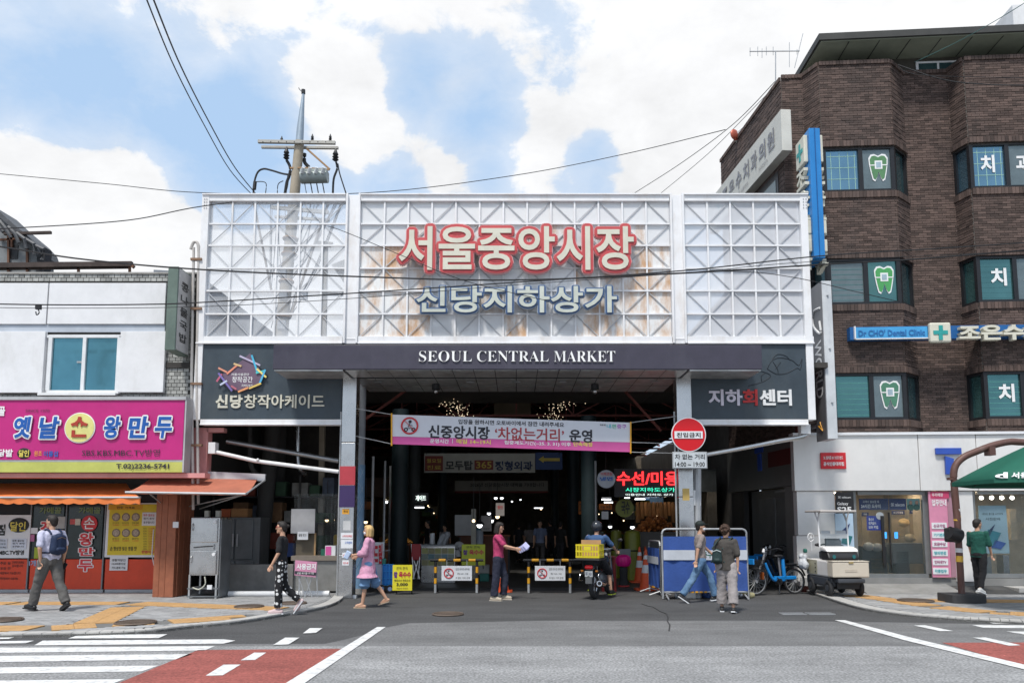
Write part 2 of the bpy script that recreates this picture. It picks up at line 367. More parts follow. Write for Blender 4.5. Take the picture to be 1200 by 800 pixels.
# ---------------------------------------------------------------- ground
def asphalt(name, col, spec, patch=.14):
    m = mat(name, col, .85, var=patch, scale=.9, bump=.6, bscale=160)
    nt = m.node_tree; n = nt.nodes; L = nt.links; p = n['Principled BSDF']; src = p.inputs['Base Color'].links[0].from_socket
    gm = n.new('ShaderNodeNewGeometry'); a = n.new('ShaderNodeTexNoise'); a.inputs['Scale'].default_value = 34; a.inputs['Detail'].default_value = 3; L.new(gm.outputs['Position'], a.inputs['Vector'])
    r = n.new('ShaderNodeMapRange'); r.inputs[1].default_value = .35; r.inputs[2].default_value = .70; r.inputs[3].default_value = 1-spec; r.inputs[4].default_value = 1+spec*1.6; L.new(a.outputs['Fac'], r.inputs[0])
    mp = n.new('ShaderNodeMapping'); mp.inputs['Scale'].default_value = (.25, 1.1, 1); L.new(gm.outputs['Position'], mp.inputs['Vector'])
    b = n.new('ShaderNodeTexNoise'); b.inputs['Scale'].default_value = 1.6; b.inputs['Detail'].default_value = 7; b.inputs['Roughness'].default_value = .7; L.new(mp.outputs[0], b.inputs['Vector'])
    r2 = n.new('ShaderNodeMapRange'); r2.inputs[1].default_value = .35; r2.inputs[2].default_value = .68; r2.inputs[3].default_value = .78; r2.inputs[4].default_value = 1.12; L.new(b.outputs['Fac'], r2.inputs[0])
    # pale specks of gum and grit
    vo = n.new('ShaderNodeTexVoronoi'); vo.inputs['Scale'].default_value = 3.2; L.new(gm.outputs['Position'], vo.inputs['Vector'])
    r3 = n.new('ShaderNodeMapRange'); r3.inputs[1].default_value = .03; r3.inputs[2].default_value = .045; r3.inputs[3].default_value = 2.2; r3.inputs[4].default_value = 1; L.new(vo.outputs['Distance'], r3.inputs[0])
    q = n.new('ShaderNodeMath'); q.operation = 'MULTIPLY'; L.new(r.outputs[0], q.inputs[0]); L.new(r2.outputs[0], q.inputs[1])
    q2 = n.new('ShaderNodeMath'); q2.operation = 'MULTIPLY'; L.new(q.outputs[0], q2.inputs[0]); L.new(r3.outputs[0], q2.inputs[1])
    s = n.new('ShaderNodeVectorMath'); s.operation = 'SCALE'; L.new(src, s.inputs[0]); L.new(q2.outputs[0], s.inputs['Scale']); L.new(s.outputs[0], p.inputs['Base Color'])
    return m
asph_dark = asphalt('asphalt_dark', (.074, .074, .075), .25)
asph_mid = asphalt('asphalt_mid', (.165, .165, .165), .22)
asph_light = asphalt('asphalt_light', (.265, .265, .265), .34)
asph_red = asphalt('asphalt_red', (.30, .085, .07), .25)
paint = mat('road_paint', (.66, .66, .65), .7, var=.12, scale=6, dirt=(.25, .25, .25), dscale=9, damt=.8, dmin=.50)
def struct(name, mb, m, parent=None, **k):
    o = mb.build(name, m, parent, **k)
    o['kind'] = 'structure'
    return o
ground = struct('ground', MB().box(-600, 600, -600, 900, -1.2, 0), asph_dark)
def gpoly(px, z, th=.003):
    return [tuple(PG(a, b, z)[:2]) for a, b in px]
def yrow(py): return PG(600, py)[1]
Ya, Yb = yrow(757), yrow(727.5)
m_ = MB(); m_.add([(-60, -60, .004), (60, -60, .004), (60, Ya-.12, .004), (5, Ya, .004), (-60, Ya, .004)], [(0, 1, 2, 3, 4)])
struct('road_near_lane', m_, asph_light)
m_ = MB(); l0 = [(-60, Ya), (5, Ya), (60, Ya-.12)]
far = [tuple(PG(*p)[:2]) for p in ((1400, 735), (1040, 729), (900, 727), (640, 727), (480, 730), (452, 735), (430, 743), (400, 750), (380, 754.5))]+[(-60, Ya+.02)]
m_.add([(x, y, .004) for x, y in l0+far], [tuple(range(len(l0+far)))]); struct('road_far_lane', m_, asph_mid)
def sheet(px, z): return [(*PG(a, b, z)[:2], z) for a, b in px]
def paintsheet(name, px, m, z, parent=None, k=None):
    mb = MB(); v = sheet(px, z); mb.add(v, [tuple(range(len(v)))])
    ar = sum(v[i][0]*v[(i+1) % len(v)][1]-v[(i+1) % len(v)][0]*v[i][1] for i in range(len(v)))
    if ar < 0: mb.f = [tuple(reversed(mb.f[0]))]
    o = mb.build(name, m, parent); o['kind'] = 'structure'; return o
paintsheet('red_bus_lane', [(232, 761), (400, 759.5), (338, 801), (300, 830), (60, 830), (136, 801), (186, 780)], asph_red, .009)
paintsheet('red_bus_lane', [(1104, 752.5), (1260, 752), (1400, 780), (1400, 845), (1200, 780.5)], asph_red, .009)
cw = thing('crosswalk', None, None, PG(100, 770)); cw['kind'] = 'structure'
for q in ([(80, 747.5), (92, 743.5), (196, 742.5), (186, 747)], [(40, 755.5), (50, 750), (262, 748.5), (276, 750), (262, 753.5)], [(-60, 765), (-20, 758), (30, 758.5), (252, 756.3), (240, 761.5)],
          [(-60, 776), (-60, 768.5), (226, 765.8), (206, 772)], [(-60, 789.5), (-60, 782), (186, 779.2), (166, 786)], [(-60, 806), (-60, 797.5), (146, 795), (130, 801)], [(-60, 824), (-60, 813), (96, 811), (70, 819)], [(-30, 748.5), (-20, 745.5), (18, 745.8), (10, 748)], [(-30, 754), (-10, 750.8), (40, 750), (30, 753)]):
    paintsheet('stripe', q, paint, .009, cw)
cw2 = thing('crosswalk', None, None, PG(1220, 735)); cw2['kind'] = 'structure'
for q in ([(1153, 727.4), (1176, 727.2), (1183, 730.2), (1164, 730)], [(1139, 731.8), (1300, 732.8), (1300, 737.5), (1200, 735.5), (1152, 734.8)], [(1179, 739.2), (1300, 740.5), (1300, 746), (1200, 742.7)]):
    paintsheet('stripe', q, paint, .009, cw2)
for q in ([(442, 734), (452, 734), (358, 799), (320, 830), (290, 830), (336, 799)], [(978, 726), (990, 726), (1070, 747), (1200, 778), (1320, 812), (1320, 824), (1200, 783.5), (1060, 749.5)]):
    paintsheet('stop_line', q, paint, .013)
for q in ([(363, 735.3), (378, 735.3), (370, 741), (355, 741.5)], [(334, 746.5), (351, 746.5), (338, 754.5), (320, 755)], [(298, 764), (312, 764), (299, 772.5), (282, 773)], [(262, 778), (282, 778), (261, 790.5), (241, 791)],
          [(1071, 732.3), (1084, 732), (1117, 738.8), (1102, 739)], [(1140, 746.5), (1155, 746.3), (1196, 755.3), (1183, 756)]):
    paintsheet('lane_dash', q, paint, .013)
# hairline crack and old drain edge on the apron
crack = mat('crack_filler', (.04, .04, .04), .7)
m_ = MB(); pts = [PG(a, b, .006) for a, b in ((752, 707), (761, 710), (765, 710.5), (771, 714), (774, 716), (781, 718.5), (783, 723), (782, 727), (785, 732), (784, 739))]
for a, b in zip(pts, pts[1:]): m_.bar(a, b, .022, .006)
struct('road_crack', m_, crack)

# pavements: base slab, kerbstones, small pavers, tactile paving
paver_m = mat('paver_grey', (.30, .30, .30), .85, var=.10, scale=1.2, island=.20, bump=.4, dirt=(.19, .19, .19), dscale=.8, damt=.5)
tact_m = mat('tactile_yellow', (.44, .26, .11), .8, var=.12, island=.12, bump=.3, dirt=(.36, .23, .12), dscale=2, damt=.5)
kerb_m = mat('kerb_granite', (.42, .41, .39), .8, var=.12, scale=4, island=.08, bump=.3, dirt=(.26, .25, .24), damt=.5)
bed_m = mat('paver_joint', (.15, .15, .145), .95, var=.1)
def inside(p, poly):
    x, y = p; c = False
    for i in range(len(poly)):
        x1, y1 = poly[i][:2]; x2, y2 = poly[i-1][:2]
        if (y1 > y) != (y2 > y) and x < (x2-x1)*(y-y1)/(y2-y1)+x1: c = not c
    return c
def segd(p, line):
    best = 9e9
    for a, b in zip(line, line[1:]):
        ax, ay = a[:2]; bx, by = b[:2]; dx, dy = bx-ax, by-ay; t = max(0, min(1, ((p[0]-ax)*dx+(p[1]-ay)*dy)/(dx*dx+dy*dy+1e-9)))
        best = min(best, math.hypot(p[0]-ax-dx*t, p[1]-ay-dy*t))
    return best
ZS = .05
def pavement(name, edge_px, back, tact_lines, kerbw):
    edge = [PG(a, b, ZS) for a, b in edge_px]; edge = clip(edge, 5)
    poly = [(p.x, p.y) for p in edge]+back
    root = thing(name, None, None, (edge[0].x, edge[0].y, 0)); root['kind'] = 'structure'
    struct('slab', MB().prismz(poly, -.05, ZS-.012), bed_m, root)
    # kerbstones one metre long, butted along the edge
    acc = []; L = 0; cur = edge[0]; start = edge[0]; run = [edge[0]]
    def nrm(a, b):
        d = (b-a).normalized(); n_ = Vector((-d.y, d.x, 0)); c = (a+b)/2+n_*.05
        return n_ if inside((c.x, c.y), poly) else -n_
    for a, b in zip(edge, edge[1:]):
        n_ = nrm(a, b); seg = (b-a).length; k = max(1, round(seg/.9))
        for i in range(k):
            p = a+(b-a)*(i/k); q = a+(b-a)*((i+1)/k); e = (q-p).normalized()*.006
            MB().prismz([(p+e)[:2], (q-e)[:2], (q-e+n_*kerbw)[:2], (p+e+n_*kerbw)[:2]], -.04, ZS+.008).build('kerbstone', kerb_m, root)
    eline = [(p.x, p.y) for p in edge]
    tl = [[tuple(PG(a, b, ZS)[:2]) for a, b in t] for t in tact_lines]
    # pavers
    mb = MB(); xs = [p[0] for p in poly]; ys = [p[1] for p in poly]; y = min(ys); row = 0
    while y < max(ys):
        x = max(min(xs), -13.5)-(.1 if row % 2 else 0)
        while x < min(max(xs), 13.5):
            c = (x+.1, y+.05)
            if inside(c, poly) and segd(c, eline) > kerbw+.06 and all(segd(c, t) > .31 for t in tl):
                h = ZS+random.uniform(-.0015, .0015); mb.add([(x+.003, y+.003, ZS-.015), (x+.197, y+.003, ZS-.015), (x+.197, y+.097, ZS-.015), (x+.003, y+.097, ZS-.015), (x+.003, y+.003, h), (x+.197, y+.003, h), (x+.197, y+.097, h), (x+.003, y+.097, h)],
                                                 [(4, 5, 6, 7), (0, 1, 5, 4), (1, 2, 6, 5), (2, 3, 7, 6), (3, 0, 4, 7)])
            x += .2
        y += .1; row += 1
    o = mb.build('paver', paver_m, root); o['kind'] = 'stuff'
    # tactile slabs, two rows of 30 cm
    tm = MB(); tm.box(-.147, .147, -.147, .147, -.02, .004)
    for i in range(5):
        for j in range(5):
            c = (-.116+i*.058, -.116+j*.058)
            tm.add([(c[0]-.016, c[1]-.016, .004), (c[0]+.016, c[1]-.016, .004), (c[0]+.016, c[1]+.016, .004), (c[0]-.016, c[1]+.016, .004), (c[0], c[1], .009)], [(0, 1, 4), (1, 2, 4), (2, 3, 4), (3, 0, 4)])
    me = bpy.data.meshes.new('tactile_paver'); me.from_pydata(tm.v, [], tm.f); me.materials.append(tact_m)
    used = []
    for t in tl:
        for a, b in zip(t, t[1:]):
            a = Vector((*a, 0)); b = Vector((*b, 0)); d = (b-a).normalized(); n_ = Vector((-d.y, d.x, 0)); k = int((b-a).length/.3)
            for i in range(k):
                for s in (-.15, .15):
                    c = a+d*(.15+i*.3)+n_*s
                    if inside(c[:2], poly) and segd(c[:2], eline) > kerbw+.1 and all((c-u).length > .27 for u in used):
                        used.append(c); piece('tactile_paver', me, root, (c.x, c.y, ZS+.001+random.uniform(0, .001)), math.atan2(d.y, d.x))
    return root
pav_left = pavement('pavement', [(-700, 752), (-200, 745), (0, 743), (100, 741), (171, 738), (227, 732), (280, 727), (330, 719), (376, 711), (396, 704), (404, 697)],
         [(-3.9, 19.2), (-16, 19.2)], [[(-300, 708), (20, 706.5), (160, 706.5), (330, 713)], [(150, 711), (107, 731)], [(-200, 737), (60, 735.5), (133, 731), (200, 728), (290, 722)]], .22)
pav_right = pavement('pavement', [(940, 689), (965, 698), (1004, 710), (1053, 718), (1110, 723), (1160, 726), (1260, 731), (1700, 752)],
         [(19, 17.0), (7.3, 18.9)], [[(1000, 697), (1040, 702), (1100, 711), (1160, 717), (1290, 724)], [(1080, 703), (1400, 706)]], .28)
cast = mat('cast_iron', (.13, .10, .08), .7, .3, var=.3, bump=.5, bscale=30)
for px, py, r, z, lab in ((159, 730, .30, ZS, 'rusty round manhole cover in left pavement between tactile strips'), (292, 711, .26, ZS, 'small square-ish rusty cover in pavement before the steel cabinets'), (343, 707, .26, ZS, 'brown metal cover in pavement beside the walking woman in spotted trousers'), (2, 727, .3, ZS, 'dark manhole cover cut by the left edge of the photo'),
                          (525, 720, .27, 0, 'round rusty manhole cover in dark asphalt before the market'), (1026, 712.5, .31, 0, 'brown round grate beside the right kerb at asphalt edge'), (1073, 704, .33, ZS, 'round cover in right pavement before the phone shop')):
    c = PG(px, py, z); c.z = z+.006; mb = MB(); mb.cyl(c, c+Vector((0, 0, .012)), r, r, 28); mb.torus(c+Vector((0, 0, .01)), (0, 0, 1), r, .018, 28, 5)
    for i in range(-4, 5):
        hw = math.sqrt(max(0, (r*.9)**2-(i*r/5)**2)); mb.box(c.x-hw, c.x+hw, c.y+i*r/5-.012, c.y+i*r/5+.012, c.z+.012, c.z+.018)
    solo('manhole_cover', lab, 'manhole cover', mb, cast)
for a, b, lab in ((915, 943, 'left pale drain grate set in asphalt near the bikes'), (946, 976, 'right pale drain grate set in asphalt before the utility cart')):
    g0 = PG(a, 719, 0); g1 = PG(b, 719, 0); mb = MB(); mb.box(g0.x, g1.x, g0.y-.12, g0.y-.10, .002, .014); mb.box(g0.x, g1.x, g0.y+.10, g0.y+.12, .002, .014)
    x = g0.x
    while x < g1.x: mb.box(x, x+.02, g0.y-.10, g0.y+.10, .002, .014); x += .05
    solo('drain_grate', lab, 'drain', mb, galv)

# ---------------------------------------------------------------- market front: lattice screen over the gate
YF = 17.0
gx = lambda px, py: PY(px, py, YF)[0]
gz = lambda py: PY(605, py, YF)[1]
scr = thing('market_sign_frame', 'tall white steel lattice frame with glazed panes above the market gate', 'sign frame', (gx(605, 500), YF, gz(400)))
Z0, Z1 = gz(397.5), gz(232)
rows_px = [238.5, 262.7, 288, 314.5, 341, 368, 394.5]; ZR = [gz(p) for p in rows_px]
def X_at(p): return PY(p, 320, YF)[0]
# columns of the three bays, measured at mid height
b1 = [X_at(243+26.8*i) for i in range(7)]; b1[-1] = X_at(404)
b2 = [X_at(421.5+28.05*i) for i in range(14)]; b2[-1] = X_at(786)
b3 = [X_at(803+27.3*i) for i in range(6)]; b3[-1] = X_at(939.5)
# heavy members: outer posts, two broad inner posts, top rail, bottom rail
for x0, x1 in ((b1[0]-.17, b1[0]-.005), (b3[-1]+.005, b3[-1]+.17)):
    MB().box(x0, x1, YF-.06, YF+.20, gz(492), Z1+.07).build('post', frame_white, scr, bevel=.008)
for xa, xb in ((b1[-1], b2[0]), (b2[-1], b3[0])):
    mb = MB(); mb.box(xa+.005, xb-.005, YF+.0, YF+.16, Z0-.1, Z1+.07); mb.box(xa+.005, xa+.05, YF-.07, YF, Z0-.1, Z1+.09); mb.box(xb-.05, xb-.005, YF-.07, YF, Z0-.1, Z1+.09)
    mb.box(xa+.05, xb-.05, YF-.01, YF, Z0, Z0+.02); mb.build('post', frame_white, scr, bevel=.006)
for a, b, i in ((b1[0]-.17, b1[-1], 0), (b2[0], b2[-1], 1), (b3[0], b3[-1]+.2, 2)):
    mb = MB(); mb.box(a+.006, b-.006, YF-.05, YF+.17, Z1-.09, Z1+.068); mb.box(a+.006, b-.006, YF-.09, YF+.2, Z1+.045, Z1+.075); mb.build('top_rail', frame_white, scr, bevel=.004)
    mb = MB(); mb.box(a+.006, b-.006, YF-.05, YF+.17, Z0-.10, ZR[-1]); mb.box(a+.006, b-.006, YF-.09, YF-.05, Z0-.12, Z0-.085); mb.build('bottom_rail', frame_white, scr, bevel=.004)
bolts = MB()
for x in (b1[0]-.11, b1[0]-.06, b3[-1]+.08, b3[-1]+.14):
    for k in range(4): bolts.cyl((x, YF-.062, Z1-.05-k*.07), (x, YF-.075, Z1-.05-k*.07), .012, n=6)
o = bolts.build('bolt', galv, scr); o['kind'] = 'stuff'
for bi, (cols, paneM) in enumerate(((b1, milky), (b2, None), (b3, milky2))):
    for i, x in enumerate(cols[1:-1]): MB().box(x-.019, x+.019, YF-.022, YF+.018, ZR[-1]+.001, Z1-.092).build('mullion', frame_white, scr)
    for j, z in enumerate(ZR[1:-1]): MB().box(cols[0]+.001, cols[-1]-.001, YF-.028, YF+.014, z-.017, z+.017).build('rail', frame_white, scr)
    for j in range(6):
        for i in range(len(cols)-1):
            xa, xb, za, zb = cols[i]+.023, cols[i+1]-.023, ZR[j+1]+.021, ZR[j]-.021
            if j == 0: zb = Z1-.093
            if j == 5: za = ZR[6]+.002
            d = (j+i) % 2 == 0
            MB().bar((xa, YF+.004, zb if d else za), (xb, YF+.004, za if d else zb), .016, .018).build('brace', brace_shade_grey, scr)
            pm = paneM or (rust_pane if (i < 3 and j > 1) or (i > 8 and j > 1) or random.random() < .12 else pane_white)
            dy = random.uniform(-.004, .004)
            mb = MB(); mb.box(xa-.015, xb+.015, YF+.026+dy, YF+.030+dy, za-.015, zb+.015)
            mb.build('pane', pm, scr)
# big letters standing off the lattice
s1 = thing('channel_letter_sign', 'large cream Hangul letters with red edges, upper line on the white lattice frame', 'sign', P3(605, 322, YF-.25))
letters(s1, '서울중앙시장', F0, 468, 265, 742, 316, YF-.30, cream, .12, .018, 4, [(.066, .022, red_l), (.084, .045, pinkish)])
for px in (485, 530, 580, 628, 678, 722): MB().bar(P3(px, 300, YF-.17), P3(px, 300, YF-.06), .03).build('bracket', galv, s1)
s2 = thing('channel_letter_sign', 'grey-blue Hangul letters with navy edges, lower line on the white lattice frame', 'sign', P3(605, 372, YF-.25))
palegrey = mat('pale_grey_letter', (.52, .55, .49), .5)
letters(s2, '신당지하상가', F0, 488, 335, 722, 366, YF-.26, palegrey, .10, .020, 4, [(.046, .02, blue_l), (.062, .04, mat('pale_blue_rim', (.35, .42, .50), .5))])
for px in (505, 545, 585, 625, 662, 702): MB().bar(P3(px, 352, YF-.16), P3(px, 352, YF-.06), .03).build('bracket', galv, s2)

# slate sign boards left and right under the lattice
def signboard(px0, px1, lab):
    t = thing('sign_board', lab, 'sign', P3((px0+px1)/2, 492, YF))
    MB().pb(F0, px0, 402.5, px1, 490.5, YF-.03, .08).build('board', slate, t)
    a = PY(px0, 490, YF)[0]; b = PY(px1, 490, YF)[0]; z = gz(491)
    mb = MB(); mb.box(a, b, YF-.06, YF+.2, z-.13, z-.01); mb.box(a, b, YF-.09, YF-.06, z-.14, z-.115); mb.build('beam', frame_white, t, bevel=.004)
    return t
sb = signboard(236, 401, 'dark slate board with colourful emblem and cream Hangul, left of the gate')
letters(sb, '신당', F0, 253, 462, 284, 478, YF-.06, cream, .035, .036, 3)
letters(sb, '창작아케이드', F0, 286, 462, 380, 478, YF-.06, cream, .03, .016, 3)
emb = MB(); pts = [(258, 440), (272, 432), (284, 422), (293, 414), (300, 425), (309, 441), (303, 452), (285, 458), (270, 457), (262, 450)]
emb.prism([PY(a, b, YF-.06) for a, b in pts], YF-.07, YF-.032); emb.build('emblem', mat('emblem_plum', (.15, .10, .15), .5), sb)
for k, (x0, y0, x1, y1, c) in enumerate(((256, 431, 266, 436, (.7, .3, .2)), (266, 438, 279, 427, (.75, .28, .18)), (274, 426, 283, 429, (.7, .5, .25)), (281, 417, 305, 428, (.5, .45, .6)), (295, 416, 302, 437, (.08, .45, .65)), (300, 437, 311, 434, (.08, .5, .5)),
                                         (301, 432, 312, 442, (.8, .65, .2)), (304, 450, 311, 433, (.1, .45, .7)), (292, 455, 306, 449, (.75, .55, .15)), (279, 459, 291, 454, (.8, .35, .15)), (254, 447, 260, 438, (.5, .12, .2)), (256, 437, 272, 458, (.2, .16, .42)), (258, 451, 266, 446, (.55, .6, .75)), (271, 452, 277, 456, (.5, .15, .2)))):
    MB().bar(P3(x0, y0, YF-.075-k*.003), P3(x1, y1, YF-.075-k*.003), .02, .04).build('emblem_stroke', mat('emblem_%d' % k, c, .4), sb)
for s, q in (('서울시설공단', (271, 437, 292, 440)), ('창작공간', (272, 441, 296, 448)), ('지하도상가', (283, 450, 296, 453))): text(sb, s, F0, *q, YF-.073, whitel)
sb2 = signboard(809, 946, 'dark slate board with faint fish drawings and white and red Hangul')
letters(sb2, '지하회센터', F0, 831, 456, 929, 475, YF-.06, whitel, .035, .03, 3)
# recolour of the middle character, which is red in the place
for ch in sb2.children:
    if ch.name.startswith('letter'): pass
lt = [c for c in sb2.children if c.name.startswith('letter')]; lt[2].data.materials[0] = mat('red_letter', (.50, .03, .03), .45)
for c in lt[:2]: c.data.materials[0] = mat('lilac_letter', (.62, .58, .66), .5)
inkm = mat('ink_line', (.022, .03, .04), .5)
def fish(pts):
    mb = MB(); mb.tube([P3(a, b, YF-.034) for a, b in clip([(x, y, 0) for x, y in pts], 4) and [(v.x, v.y) for v in clip([(x, y, 0) for x, y in pts], 4)]], .008, 4); return mb
for pts in ([(899, 432), (905, 422), (915, 419), (928, 422), (936, 428), (940, 420), (938, 433), (934, 431), (922, 437), (910, 438), (899, 432)], [(905, 421), (911, 415), (921, 417), (926, 422)], [(909, 432), (915, 424)], [(912, 437), (911, 432), (906, 424)],
            [(877, 452), (885, 450), (896, 446), (903, 440), (896, 436), (886, 434), (877, 437)], [(896, 437), (892, 441), (893, 447)]):
    fish(pts).build('fish_drawing', inkm, sb2)
# canopy box with the English name
YC = 16.0
can = thing('canopy_sign', 'long dark navy canopy box reading SEOUL CENTRAL MARKET over the entrance', 'canopy', P3(605, 433, YC))
cx0, cx1 = PY(320, 420, YC)[0], PY(893, 420, YC)[0]; cz0, cz1 = PY(605, 432.5, YC)[1], PY(605, 404, YC)[1]
MB().box(cx0, cx1, YC, YF-.035, cz0, cz1).build('box', navy, can, bevel=.01)
serif = mat('pearl_letter', (.85, .85, .83), .4)
def mb_bold(s): return ''.join(chr(0x1D400+ord(c)-65) if 'A' <= c <= 'Z' else c for c in s)
text(can, mb_bold('SEOUL'), F0, 491, 411, 553, 423.5, YC-.03, serif, .03, -.013, 3)
text(can, mb_bold('CENTRAL'), F0, 559, 411, 643, 423.5, YC-.03, serif, .03, -.013, 3)
text(can, mb_bold('MARKET'), F0, 649, 411, 721, 423.5, YC-.03, serif, .03, -.013, 3)
panel_m = mat('soffit_panel', (.46, .46, .45), .30, .45, var=.3, scale=4, island=.35, dirt=(.16, .14, .12), dscale=3)
sx0, sx1 = PY(402, 450, YC)[0], PY(808, 450, YC)[0]
pme = MB().box(-.218, .218, -.40, .40, -.004, .004)
me = bpy.data.meshes.new('ceiling_panel'); me.from_pydata(pme.v, [], pme.f); me.materials.append(panel_m)
nx = 15
for i in range(nx+1):
    for j in range(3):
        x = sx0+.25+i*(sx1-sx0-.5)/nx; piece('ceiling_panel', me, can, (x, YC+.45+j*.875+(.12 if j else 0), cz0-.012))
MB().box(cx0+.02, sx0-.02, YC+.03, YF-.06, cz0-.03, cz0-.003).build('soffit', panel_m, can)
MB().box(sx1+.02, cx1-.02, YC+.03, YF-.06, cz0-.03, cz0-.003).build('soffit', panel_m, can)
MB().box(sx0, sx1, YF+.2, YC+2.75, cz0+.01, cz0+.3).build('deck', rubber, can)
for i in range(7):
    x = sx0+.5+i*(sx1-sx0-1)/6; MB().lathe((x, YC+1.3, cz0-.045), [(.07, .02), (.1, .01), (.1, 0), (.06, -.005)], 14).build('downlight', galv, can)
for px, lab in ((511, 'small round camera under the canopy soffit, left one'), (697, 'small round camera under the canopy soffit, right one')):
    c = P3(px, 442, 17.6); t = thing('dome_camera', lab, 'camera', (c.x, c.y, cz0-.27)); mb = MB(); mb.cyl((c.x, c.y, cz0-.03), (c.x, c.y, cz0-.16), .09, .09, 14); mb.build('housing', black, t)
    MB().ball((c.x, c.y, cz0-.2), .06, 12, 8).build('dome', steel, t, smooth=True)

# stainless clad columns
def column(px0, px1, lab):
    t = thing('entrance_column', lab, 'column', (PY((px0+px1)/2, 600, YF)[0], YF+.1, 0))
    x0, x1 = PY(px0, 560, YF-.12)[0], PY(px1, 560, YF-.12)[0]
    z = 0
    k = 0
    while z < 4.8:
        h = min([.95, 1.25, 1.2, 1.5][k], 4.86-z); mb = MB(); mb.box(x0, x1, YF-.12, YF+.25, z+.003, z+h-.003)
        mb.build('cladding_panel', steel, t, bevel=.012); z += h; k += 1
    mb = MB(); mb.cyl((x0-.04, YF-.02, 0), (x0-.04, YF-.02, 4.1), .022, n=8); mb.build('conduit', galv, t)
    return t, x0, x1
c1, ax0, ax1 = column(399, 415.5, 'stainless clad column left of the gate with red and purple plates')
c2, bx0, bx1 = column(795, 812.5, 'stainless clad column right of the gate behind the no-entry sign')
MB().box(ax0-.01, ax1+.02, YF-.16, YF-.125, *[PY(406, p, YF-.16)[1] for p in (568, 546)]).build('plate', mat('plate_red', (.42, .045, .06), .4), c1)
MB().box(ax0-.01, ax1+.02, YF-.16, YF-.125, *[PY(406, p, YF-.16)[1] for p in (594, 568.6)]).build('plate', mat('plate_purple', (.045, .025, .10), .4), c1)
orgs = mat('sticker_orange', (.75, .35, .03), .5)
for a, b, c_, d, m in ((401, 596, 409, 602, orgs), (399.5, 624, 413.5, 631, signwhite), (399.5, 632, 413.5, 642, signwhite), (402, 610, 411, 621, mat('torn_paper', (.5, .5, .5), .8)), (401, 647, 409, 653, signwhite), (401, 656, 409, 662, signwhite)):
    MB().pb(F0, a, b, c_, d, YF-.132, .008).build('sticker', m, c1)
rt = mat('red_print', (.6, .04, .05), .5); bt = mat('blue_print', (.04, .15, .5), .5); kt = mat('black_print', (.02, .02, .02), .5)
text(c1, '스마트폰매입', F0, 401, 626.5, 412.5, 629, YF-.138, rt); text(c1, '고객센터', F0, 404, 634, 412.5, 637, YF-.138, bt); text(c1, '상담전화', F0, 402, 649, 408, 651.5, YF-.138, rt); text(c1, '안내', F0, 402, 658, 408, 660.5, YF-.138, rt); text(c1, '주의', F0, 402.5, 597.5, 407.5, 600.5, YF-.138, kt)
MB().pb(F0, 800, 572, 808, 586, YF-.13, .008).build('sticker', mat('sticker_gold', (.55, .38, .12), .6), c2)
MB().pb(F0, 812, 574, 821, 592, YF-.05, .14).build('meter_box', white, c2)
MB().cyl(P3(817, 700, YF+.02), P3(817, 545, YF+.02), .09, .09, 12).build('pipe', galv, c2)
# ---------------------------------------------------------------- market hall behind the gate
hall = thing('market_hall', 'dark covered market arcade behind the gate with steel trusses', 'market hall', (0, 19.2, 0))
HL, HR, HE = -8.6, 6.75, 46.0
RZ, RR = 5.5, 8.0
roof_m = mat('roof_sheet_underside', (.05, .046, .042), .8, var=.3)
mb = MB(); mb.prism([(HL-.3, RZ), (0, RR), (7.1, RZ), (7.1, RZ+.12), (0, RR+.12), (HL-.3, RZ+.12)], 22.5, HE); mb.build('roof', roof_m, hall)
mb = MB(); mb.prism([(-3.9, RZ-.35), (3.7, RZ-.35), (3.7, RZ-.23), (-3.9, RZ-.23)], YC+2.76, 22.49); mb.build('roof', roof_m, hall)
for x0, x1 in ((HL-.3, -3.92), (3.72, 7.1)): MB().box(x0, x1, YF+.22, 22.49, 5.15, 5.27).build('roof', roof_m, hall)
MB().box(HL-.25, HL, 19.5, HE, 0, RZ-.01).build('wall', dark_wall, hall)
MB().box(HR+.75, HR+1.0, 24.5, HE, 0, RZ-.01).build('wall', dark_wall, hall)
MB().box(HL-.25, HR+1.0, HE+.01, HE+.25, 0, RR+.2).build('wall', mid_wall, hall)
MB().box(HL+.02, -4.7, 22.0, 22.1, 0, 5.3).build('wall', dark_wall, hall)  # dark back wall added behind the open left bay to keep it dim
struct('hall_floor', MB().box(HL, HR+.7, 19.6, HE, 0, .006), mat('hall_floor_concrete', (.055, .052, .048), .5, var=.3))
for k in range(6):
    y = 22.6+k*4; mb = MB()
    zf = lambda x: RR-.25+(RZ-RR)*abs(x)/(8.8 if x < 0 else 7.1)
    for x in (-8, -6, -4, -2, 0, 2, 4, 6):
        mb.bar((x, y, 5.35), (x, y, zf(x)), .05)
        if x < 6:
            mb.bar((x, y, 5.35 if (x//2) % 2 else zf(x)), (x+2, y, zf(x+2) if (x//2) % 2 else 5.35), .05)
    mb.bar((HL, y, 5.35), (HR+.5, y, 5.35), .08); mb.bar((HL, y, RZ-.05), (0, y, RR-.1), .08); mb.bar((0, y, RR-.1), (HR+.5, y, RZ-.02), .08)
    mb.build('roof_truss', redsteel, hall)
for (a, b) in (((-3.75, 18.95, 4.2), (-2.6, 19.0, 5.05)), ((3.6, 18.95, 3.9), (2.6, 19.0, 5.05)), ((-8.3, 18.6, 4.2), (-4.2, 18.6, 5.1)), ((6.4, 18.6, 4.1), (3.9, 18.6, 5.1)), ((-8.3, 18.7, 4.9), (-4.2, 18.7, 4.3)), ((6.6, 18.7, 4.7), (3.9, 18.7, 4.2))):
    MB().bar(a, b, .06).build('brace', redsteel, hall)
for x in (-8.2, 6.9): MB().bar((x, 18.6, 0), (x, 18.6, 5.1), .15).build('post', redsteel, hall)
